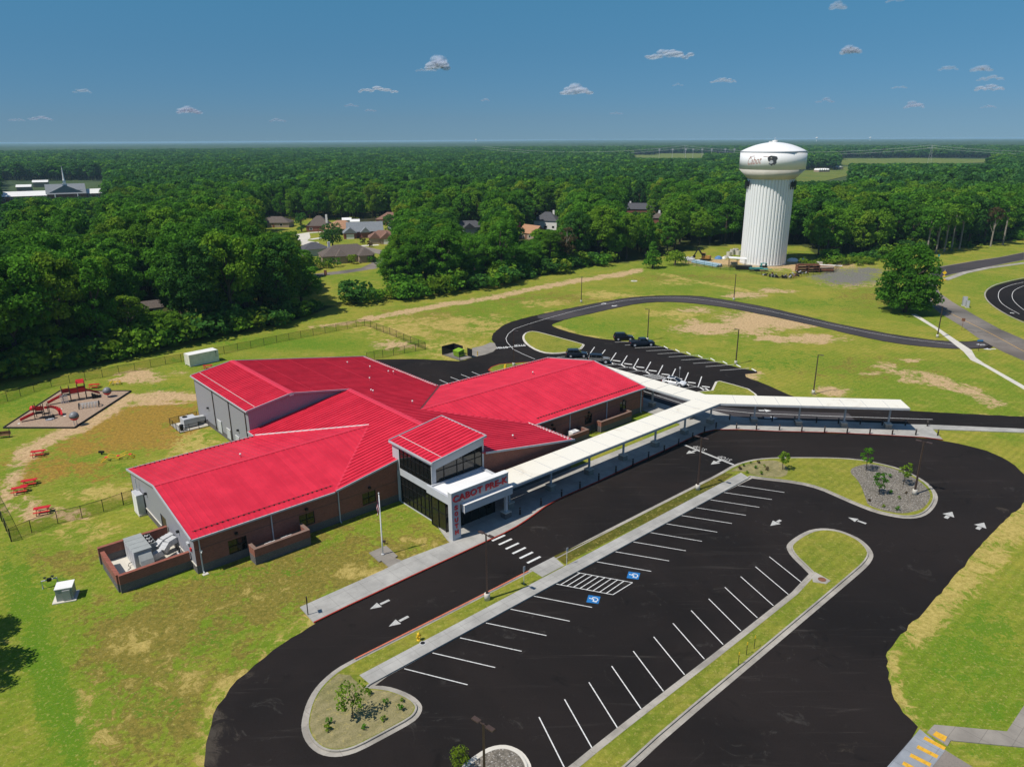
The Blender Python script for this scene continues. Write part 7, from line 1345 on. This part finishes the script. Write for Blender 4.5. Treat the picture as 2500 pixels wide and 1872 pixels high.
names = list(KINDS_); wts = [5, 5, 4, 3, 3.2, 2.2, 1.2]
NIND = 262
vis = [c for c in cand if -60 < c[5] < 2560]; ind = set(id(c) for c in vis[:NIND])
for c in vis[:NIND]:
    rr, x, y, H, sp, pxx, pyy = c; kd = g.choices(names, wts)[0]
    zn = next(z for z in ZONES if pxx < z[0])[1]; dep = np.interp(pxx, tlx, tly) - pyy; rw = 'front row' if dep < 22 else 'second row' if dep < 45 else 'inner'
    lb = '%s %s tree %s' % (LOOK[kd], rw, zn) if H > 14 else 'low %s %s tree %s' % (LOOK[kd], rw, zn); gp_ = 'trees ' + zn
    add_tree((x, y, 0), kd, H, g.uniform(.88, 1.12) * (1.0 if H > 15 else min(1.7, 20 / H)), g.uniform(0, 6.28), lb, gp_)
# single trees
def own_tree(name, label, px_, H, R, z0, n, size, m, shape='round', seed=50, lobes=30, lobe=.36, bark='bark', tr=.3, group=None, z=0.0, cat='tree', zfork=.3):
    p = W([px_], z=z)[0]; t = thing(name, label, cat, tuple(p), 0, group); V, T = crown_arrays(seed, lobes, n, size, R, z0, 1.0, H, shape, lobe); o = bpy.data.objects.new('crown', leaf_mesh('crown', V, T, m)); COL.objects.link(o); o.parent = t
    trunk_mb(seed, H, tr, .8, 5, R, zfork).build('trunk', M[bark], t); return t
own_tree('lone_tree', 'big rounded tree standing alone between the rear drive and the public road', (2208, 762), 18.2, 8.4, .0, 15000, .70, 'leaf', 'full', seed=61, lobes=100, lobe=.24, tr=.5)
own_tree('conical_tree', 'bright green cone shaped tree standing out before the wood left of the tower', (1593, 655), 10.0, 3.4, .02, 1500, .7, 'leaf', 'cone', 62, 40, .5)
own_tree('low_shrub_tree', 'low wide bright green shrub beside the pale blue pipes', (1648, 648), 4.6, 4.4, .0, 900, .7, 'leaf_warm', 'round', 63, 20, .42)
own_tree('withered_tree', 'brown withered tree in the middle wood edge', (1383, 655), 17, 3.6, .2, 700, .8, 'leaf_brown', 'round', 64, 22, .4, 'palebark')
own_tree('withered_tree', 'rusty brown dead tree at the edge of the right wood', (2418, 602), 17, 3.0, .45, 500, .8, 'leaf_brown', 'round', 65, 18, .42, 'palebark')
own_tree('blossoming_tree', 'pink flowering tree among the houses of the middle wood', (1252, 592), 9.5, 4.0, .1, 900, .7, 'leaf_pink', 'round', 66, 20, .42)
own_tree('round_tree', 'dark round tree in front of the tan orange roof', (813, 605), 10.5, 5.4, .08, 1700, .75, 'leaf_dark', 'round', 67, 30, .36)
own_tree('small_round_tree', 'dark bushy tree left of the grey roof with white trim', (957, 572), 9.5, 4.6, .05, 1200, .75, 'leaf_dark', 'round', 68, 26, .38)
own_tree('upright_tree', 'narrow dark tree left of the brick house with a white chimney', (737, 566), 9.5, 2.8, .03, 900, .7, 'leaf_dark', 'column', 69, 20, .5)
own_tree('pale_green_tree', 'yellow green crowned tree rising above the middle wood', (1218, 560), 17, 6.2, .2, 1900, .9, 'leaf_warm', 'round', 70, 30, .38)
for i, (x, y, H) in enumerate(((2285, 618, 20), (2305, 615, 19), (2322, 612, 21), (2342, 608, 20), (2448, 598, 21), (2262, 622, 18))): own_tree('pale_trunk_tree', 'bare pale trunked tree at the right wood edge, %s of six from the left' % ('second', 'third', 'fourth', 'fifth', 'sixth', 'first')[i], (x, y), H, 4.6, .5, 1400, .85, 'leaf', 'round', 80 + i, 20, .42, 'palebark', .3, 'pale trunked trees of the right wood', zfork=.5)
for i, (x, y) in enumerate(((-262, 1612), (-240, 1700), (-285, 1530))):
    p = W([(x, y)])[0]; add_tree(p, ('oak_a', 'oak_c', 'oak_b')[i], 13 - i, 1.0, i * 2.0, 'tree just outside the picture that shades the lower left lawn', 'trees left of the lower lawn')
for (x, y, lb) in ((885, 595, 'dark red shrub on the lawn left of the rust brown garage house'), (903, 604, 'dark red shrub beside the pale driveway of the clearing')): own_tree('red_shrub', lb, (x, y), 2.8, 1.4, .0, 220, .5, 'leaf_brown', 'round', 90 + int(x), 8, .5, tr=.1, cat='shrub', group='red shrubs in the clearing')
for i, (x, y, R) in enumerate(((772, 652, 2.6), (790, 654, 2.0), (818, 652, 2.6), (864, 644, 2.2), (905, 640, 1.8), (802, 655, 1.6))): own_tree('garden_shrub', 'leafy garden shrub along the front of the nearest brown roofed house', (x, y), R * 1.5, R, .0, 260, .6, ('leaf', 'leaf_warm')[i % 2], 'round', 100 + i, 9, .5, tr=.1, cat='shrub', group='shrubs before the brown roofed house')
# young trees and small plants in the islands
young = ((862, 1751, 3.5, 1.35, 'airy young tree with a clear shadow in the left bulb of the island'), (1911, 1146, 2.9, .85, 'young tree alone on the grass end of the teardrop island'), (2114, 1149, 3.6, .95, 'young tree at the far kerb of the gravel bed'), (2146, 1207, 3.2, 1.0, 'young tree in the middle of the gravel bed'), (2205, 1183, 3.4, .95, 'young tree in the gravel bed nearest the lamp post'))
for i, (x, y, H, R, lb) in enumerate(young): own_tree('young_tree', lb, (x, y), H, R, .22, 420, .24, 'leaf_warm' if i in (0, 1, 4) else 'leaf', 'round', 120 + i, 26, .34, tr=.05, group='young trees in the kerb islands', z=.14)
own_tree('island_bush', 'leafy green bush at the corner of the bottom gravel island', (1122, 1872), 1.7, .9, .0, 700, .14, 'leaf_warm', 'round', 130, 22, .36, tr=.06, z=.14, cat='bush')
smalls = [('left', p) for p in W([(1620, 1065), (1727, 1042), (1870, 1120), (2005, 1107), (1990, 1174), (1850, 1264), (1685, 1337), (1380, 1342), (1395, 1284)], 400, 1392, K, .14)] + [('middle', p) for p in W([(1430, 1097), (1493, 1075), (1555, 1068), (1535, 1117), (1607, 1102), (1632, 1132), (1580, 1165), (1462, 1157), (1400, 1120)], 1400, 820, K, .14)] + [('gravel', p) for p in W([(1085, 707), (1155, 750), (1215, 708), (1075, 568), (1025, 824), (905, 768), (1140, 848)], 1860, 1000, K, .14)]
sm = [leaf_mesh('foliage', *crown_arrays(140 + i, 6, 90, .13, .24, 0, 1, .42, 'round', .5), ('leaf', 'leaf_warm', 'leaf_brown')[i]) for i in range(3)]
for i, (w_, p) in enumerate(smalls):
    o = bpy.data.objects.new('small_shrub', sm[i % 3 if w_ != 'left' else i % 2]); COL.objects.link(o); o.location = p; o.rotation_euler = (0, 0, i); s_ = .8 + .5 * ((i * 37) % 10) / 10; o.scale = (s_, s_, s_)
    tag(o, {'left': 'small shrub in the gravelly left bulb of the kerb island', 'middle': 'small shrub at the sidewalk end of the teardrop island', 'gravel': 'small tuft in the gravel bed of the teardrop island'}[w_], 'shrub', {'left': 'shrubs in the left bulb', 'middle': 'shrubs by the sidewalk end', 'gravel': 'tufts in the gravel bed'}[w_])

# ---------------------------------------------------------------- the forest behind, undergrowth
def scatter(name, pts, scl, rot, var, kinds):
    coll = bpy.data.collections.new(name + '_kinds')
    for i, me in enumerate(kinds): coll.objects.link(bpy.data.objects.new('%s_kind_%02d' % (name, i), me))
    me = bpy.data.meshes.new(name); me.from_pydata([tuple(p) for p in pts], [], [])
    me.attributes.new('scl', 'FLOAT_VECTOR', 'POINT').data.foreach_set('vector', np.asarray(scl, np.float32).ravel()); me.attributes.new('rot', 'FLOAT_VECTOR', 'POINT').data.foreach_set('vector', np.asarray(rot, np.float32).ravel()); me.attributes.new('var', 'INT', 'POINT').data.foreach_set('value', np.asarray(var, np.int32))
    o = bpy.data.objects.new(name, me); COL.objects.link(o); o['kind'] = 'stuff'
    ng = bpy.data.node_groups.new(name, 'GeometryNodeTree'); ng.interface.new_socket('Geometry', in_out='INPUT', socket_type='NodeSocketGeometry'); ng.interface.new_socket('Geometry', in_out='OUTPUT', socket_type='NodeSocketGeometry')
    nd = lambda t: ng.nodes.new(t); gi, go, ip, ci = nd('NodeGroupInput'), nd('NodeGroupOutput'), nd('GeometryNodeInstanceOnPoints'), nd('GeometryNodeCollectionInfo')
    ci.inputs['Collection'].default_value = coll; ci.inputs['Separate Children'].default_value = True; ci.inputs['Reset Children'].default_value = True; ip.inputs['Pick Instance'].default_value = True
    for an, dt, sk in (('scl', 'FLOAT_VECTOR', 'Scale'), ('rot', 'FLOAT_VECTOR', 'Rotation'), ('var', 'INT', 'Instance Index')):
        a = nd('GeometryNodeInputNamedAttribute'); a.data_type = dt; a.inputs['Name'].default_value = an; ng.links.new(a.outputs['Attribute'], ip.inputs[sk])
    ng.links.new(gi.outputs[0], ip.inputs['Points']); ng.links.new(ci.outputs[0], ip.inputs['Instance']); ng.links.new(ip.outputs[0], go.inputs[0])
    md = o.modifiers.new('scatter', 'NODES'); md.node_group = ng; return o
hi = []
for k, (sd_, nl, nf_, sz, R_, z0, z1, shp, lm, lb) in KINDS_.items():
    V, T = crown_arrays(sd_ + 20, nl, int(nf_ * .5), sz * 1.4, R_, z0, z1, 20.0, shp, lb); hi.append(leaf_mesh('forest_tree', V, T, lm, trunk_mb(sd_, 20, .35, .7, 3, R_), 'bark'))
lowk = []
for i in range(5):
    V, T = crown_arrays(200 + i, 30, 900, 1.7, 6.0, .15, 1.0, 20.0, 'round', .33); lowk.append(leaf_mesh('far_tree', V, T, ('leaf_cool', 'leaf_cool', 'leaf_dark', 'leaf', 'leaf_cool')[i], trunk_mb(i, 20, .35, .7, 0), 'bark'))
pts, scl, rot, var = [], [], [], []
for c in cand:
    if id(c) in ind: continue
    rr, x, y, H, sp, pxx, pyy = c; s = H / 20; pts.append((x, y, 0)); w = s * sp * g.uniform(.9, 1.15); scl.append((w, w, s * (1 if sp < 1.5 else 1.05))); rot.append((0, 0, g.uniform(0, 6.28)))
    var.append(g.choices(range(7), wts)[0] if rr < 520 else 7 + g.choices(range(5), [5, 5, 4, 4, .7])[0])
scatter('forest', pts, scl, rot, var, hi + lowk)
bush = [leaf_mesh('undergrowth_bush', *crown_arrays(300 + i, 14, 420, .6, 2.3, 0, 1, 3.4, 'round', .45), ('leaf', 'leaf_warm', 'leaf_dark', 'leaf')[i]) for i in range(4)]
pts, scl, rot, var = [], [], [], []
for x in range(-60, 2560, 7):
    y = np.interp(x, tlx, tly)
    if 768 < x < 838 or 1490 < x < 2010: continue
    near = 1.0 if x < 1300 else .85
    for k in range(2):
        if g.random() < .42: continue
        p = P(x + g.uniform(-5, 5), y + g.uniform(-12, 4), 0); s = g.choice((.35, .5, .7, .9, 1.35, 1.7)) * g.uniform(.8, 1.15) * near; pts.append(tuple(p)); scl.append((s * 1.2, s * 1.2, s)); rot.append((0, 0, g.uniform(0, 6.28))); var.append(g.randrange(4))
for x in range(1960, 2130, 6):
    p = P(x, g.uniform(640, 650), 0); s = g.uniform(.4, .9); pts.append(tuple(p)); scl.append((s, s, s * .8)); rot.append((0, 0, g.uniform(0, 6.28))); var.append(1)
scatter('undergrowth', pts, scl, rot, var, bush)
# canopy of the woods out to the horizon
q = N('distant_canopy'); p_ = q.pos(); v = q.n('ShaderNodeTexVoronoi', Vector=p_, Scale=.06); c = q.mix(q.ramp(q.noise(p_, .0016, 5), .4, .62), (.026, .060, .014), (.042, .085, .018)); c = q.mix(q.ramp(q.noise(p_, .03, 3), .35, .7, 0, .6), c, (.016, .038, .010)); M['canopy'] = q.out(c, .95, v.outputs['Distance'], 6, .9)
rr_ = [2750 * (19500 / 2750) ** (i / 90) for i in range(91)]; aa_ = [-.95 + 1.9 * i / 330 for i in range(331)]
gg = np.random.default_rng(5); z = 12 + 7 * gg.random((91, 331)); z[0] = 1; 
RR, AA = np.meshgrid(rr_, aa_, indexing='ij'); z += np.clip((RR - 8000) / 12000, 0, 1) * (8 + 9 * np.sin(AA * 7 + .6) + 5 * np.sin(AA * 17))
vv = np.stack([RR * np.sin(AA), RR * np.cos(AA), z], -1).reshape(-1, 3); ii = np.arange(91 * 331).reshape(91, 331)
me = bpy.data.meshes.new('distant_woods'); me.from_pydata(vv.tolist(), [], np.stack([ii[:-1, :-1], ii[1:, :-1], ii[1:, 1:], ii[:-1, 1:]], -1).reshape(-1, 4)[:, ::-1].tolist()); me.materials.append(M['canopy']); o = bpy.data.objects.new('distant_woods', me); COL.objects.link(o); o['kind'] = 'stuff'
# far things
for x, y, h_, lb in ((1663, 362, 30, 'faint lattice pylon above the far woods left of the water tower'), (2252, 365, 30, 'faint lattice pylon above the far woods right of the water tower')):
    d_ = 1450.0; dr = P(x, 500) ; ang = math.atan2(dr.x, dr.y); pb = Vector((d_ * sin(ang), d_ * cos(ang), 0)); t = thing('power_pylon', lb, 'pylon', tuple(pb), -ang, 'power line pylons'); mb = MB()
    for sx in (-1, 1):
        for sy in (-1, 1): mb.bar((sx * 3, sy * 3, 0), (sx * .5, sy * .5, 34), .16, .16)
    for k in range(6): z0 = k * 5.5; w0, w1 = 3 - z0 * .074, 3 - (z0 + 5.5) * .074; mb.bar((-w0, 0, z0), (w1, 0, z0 + 5.5), .1, .1).bar((w0, 0, z0), (-w1, 0, z0 + 5.5), .1, .1)
    mb.build('lattice', M['galv'], t); MB().bar((-6, 0, 29), (6, 0, 29), .3, .4).bar((-5, 0, 33), (5, 0, 33), .15, .2).build('cross_arm', M['galv'], t)
pl_ = [o.location.copy() for o in bpy.data.objects if o.name.startswith('power_pylon')]; a_, b_ = sorted(pl_, key=lambda p: p.x); dv = b_ - a_
t = thing('power_lines', 'thin sagging power lines strung over the far woods', 'power lines', tuple(a_))
for k, zz in ((0, 29), (1, 33)):
    for s0 in (-1, 0, 1): MB().tube([dv * (s0 + i / 12) + Vector((0, k * 5, zz - 11 * 4 * (i / 12) * (1 - i / 12))) for i in range(13)], .14, 4).build('wire', M['galv'], t)
for x, d_, lb in ((1165, 9000, 'tiny white water tower on the horizon above the middle wood'), (1975, 8000, 'tiny white water tower on the horizon right of the big tower'), (2102, 9500, 'tiny white water tower on the horizon near the right pylon')):
    dr = P(x, 500); ang = math.atan2(dr.x, dr.y); t = thing('distant_water_tower', lb, 'water tower', (d_ * sin(ang), d_ * cos(ang), 0)); MB().lathe([(3, 0), (3, 42)], 10).build('shaft', M['whitemetal'], t); MB().lathe([(3, 40), (11, 46), (11, 52), (0, 56)], 14).build('tank', M['whitemetal'], t)
for x, y, w, n, lb in ((2012, 421, 17, 5, 'row of white striped low roofs at the far meadow'), (2052, 414, 9, 1, 'white roofed shed at the far meadow'), (1618, 403, 26, 1, 'long white shed roof in the far woods left of the tower'), (1650, 405, 12, 1, 'small grey shed in the far woods left of the tower')):
    p = W([(x, y)])[0]; t = thing('field_shed', lb, 'shed', tuple(p), rad(12))
    MB().box(-w / 2, w / 2, 0, 12, 0, 3).build('wall', M['tan'], t)
    for k in range(n): x0 = -w / 2 + w * k / n; hip_roof(MB(), x0 + .6, x0 + w / n - .6, 0, 12, 3, 2, True).build('roof', M['whitemetal'], t)
for i, x in enumerate((1608, 1640, 1672, 1690, 1712, 1735, 1768, 1790)):
    p = W([(x, 402)])[0]; t = thing('field_light', 'thin tall light mast beside the far sports field', 'light mast', tuple(p), 0, 'light masts of the far sports field'); MB().tube([(0, 0, 0), (0, 0, 27)], .3, 5).build('mast', M['galv'], t); MB().box(-1.6, 1.6, -.2, .2, 25.5, 28).build('lamp_rack', M['galv'], t)
# ---------------------------------------------------------------- clouds and air
q = N('cloud'); lw = q.n('ShaderNodeLayerWeight', Blend=.5).outputs['Facing']; nz = q.noise(q.obj(), .010, 6, .72, .6); f = q.math('SUBTRACT', 1.0, lw); f = q.math('ADD', f, q.math('MULTIPLY', q.math('SUBTRACT', nz, .5), 1.7)); f = q.ramp(f, .25, 1.25); oc = q.n('ShaderNodeSeparateColor', Color=q.n('ShaderNodeObjectInfo').outputs['Color']).outputs[0]; f = q.math('MULTIPLY', f, oc)
d = q.n('ShaderNodeBsdfDiffuse'); d.inputs['Color'].default_value = (.86, .90, .98, 1); trb = q.n('ShaderNodeBsdfTranslucent'); trb.inputs['Color'].default_value = (.86, .90, .98, 1); m1 = q.n('ShaderNodeMixShader', i0=.62, i1=d.outputs[0], i2=trb.outputs[0]); tp = q.n('ShaderNodeBsdfTransparent'); mx = q.n('ShaderNodeMixShader', i0=f, i1=tp.outputs[0], i2=m1.outputs[0]); q.t.links.new(mx.outputs[0], q.t.nodes['Material Output'].inputs['Surface']); q.t.nodes.remove(q.b); M['cloud'] = q.m
CL = [(1068, 160, 46, 34), (1040, 172, 50, 10), (1633, 134, 108, 26), (2076, 124, 40, 22), (2046, 16, 30, 22), (923, 221, 95, 14), (1407, 223, 72, 26), (461, 271, 48, 22), (200, 223, 34, 12), (678, 294, 36, 12), (858, 258, 32, 9), (2396, 169, 40, 17), (2418, 192, 52, 13), (2415, 216, 54, 16), (2232, 258, 38, 19), (2413, 261, 28, 10), (1766, 198, 60, 12), (2014, 247, 38, 13), (2316, 168, 36, 13), (2195, 214, 30, 9), (100, 290, 44, 12), (905, 270, 26, 8), (1505, 277, 30, 8), (1655, 208, 24, 7), (1880, 264, 22, 7), (2185, 2, 34, 8), (40, 293, 28, 8), (1185, 245, 20, 8)]
for i, (x, y, w, h_) in enumerate(CL):
    alt = 1500.0; p = P(x, y, alt); d_ = (p - Vector((0, 0, CAMH))).length; k = d_ / FPX; gg = random.Random(500 + i); mb = MB(); n = 9 if w < 40 else 18
    bm = bmesh.new()
    for j in range(n):
        u = -.95 + 1.9 * j / (n - 1); r_ = max(h_ * k * gg.uniform(.2, .48) * (1 - .5 * abs(u)), w * k * .85 / n * .75); c = Vector((u * w * k * .45, gg.uniform(-.25, .25) * w * k, -.35 * h_ * k + r_ * .8 + gg.uniform(0, .45) * h_ * k * (1 - abs(u)) ** .7))
        bmesh.ops.create_icosphere(bm, subdivisions=3, radius=r_, matrix=Matrix.Translation(c) @ Matrix.Diagonal((1.5, 1.2, .85, 1)))
    me = bpy.data.meshes.new('cloud'); bm.to_mesh(me); bm.free(); me.polygons.foreach_set('use_smooth', [True] * len(me.polygons)); me.materials.append(M['cloud'])
    o = bpy.data.objects.new('cloud', me); COL.objects.link(o); o.location = p; o.rotation_euler = (0, 0, -math.atan2(p.x, p.y)); big = w * h_ > 900; al_ = .62 if w * h_ > 1200 else (.42 if w * h_ > 700 else .26); o.color = (al_, al_, al_, 1)
    where = 'left' if x < 700 else 'middle' if x < 1500 else 'water tower' if x < 2150 else 'far right'
    o['label'] = {0: 'bright puffy white cloud standing highest in the middle sky', 2: 'largest flat white cloud right of the middle', 3: 'round white cloud high above the water tower right side', 4: 'small white cloud touching the top edge of the sky', 5: 'long double streak cloud low left of the middle', 6: 'ragged cloud low over the middle wood', 7: 'ragged cloud low in the left sky'}.get(i, 'small faint cloud in the %s part of the sky' % where); o['category'] = 'cloud'; o['group'] = 'fair weather clouds' if i in (0, 2, 3, 4, 5, 6, 7) else 'small faint clouds %s' % where
hz = MB().box(-19800, 19800, -400, 19800, -1.2, 46.5).build('haze', M['white']); hz['kind'] = 'stuff'
hm = bpy.data.materials.new('haze_air'); hm.use_nodes = True; ht = hm.node_tree; ht.nodes.remove(ht.nodes['Principled BSDF']); pv = ht.nodes.new('ShaderNodeVolumePrincipled'); pv.inputs['Color'].default_value = (.50, .80, .97, 1); pv.inputs['Density'].default_value = 8.0e-5; pv.inputs['Anisotropy'].default_value = .0; ht.links.new(pv.outputs[0], ht.nodes['Material Output'].inputs['Volume']); hz.data.materials.clear(); hz.data.materials.append(hm); hz.display_type = 'WIRE'
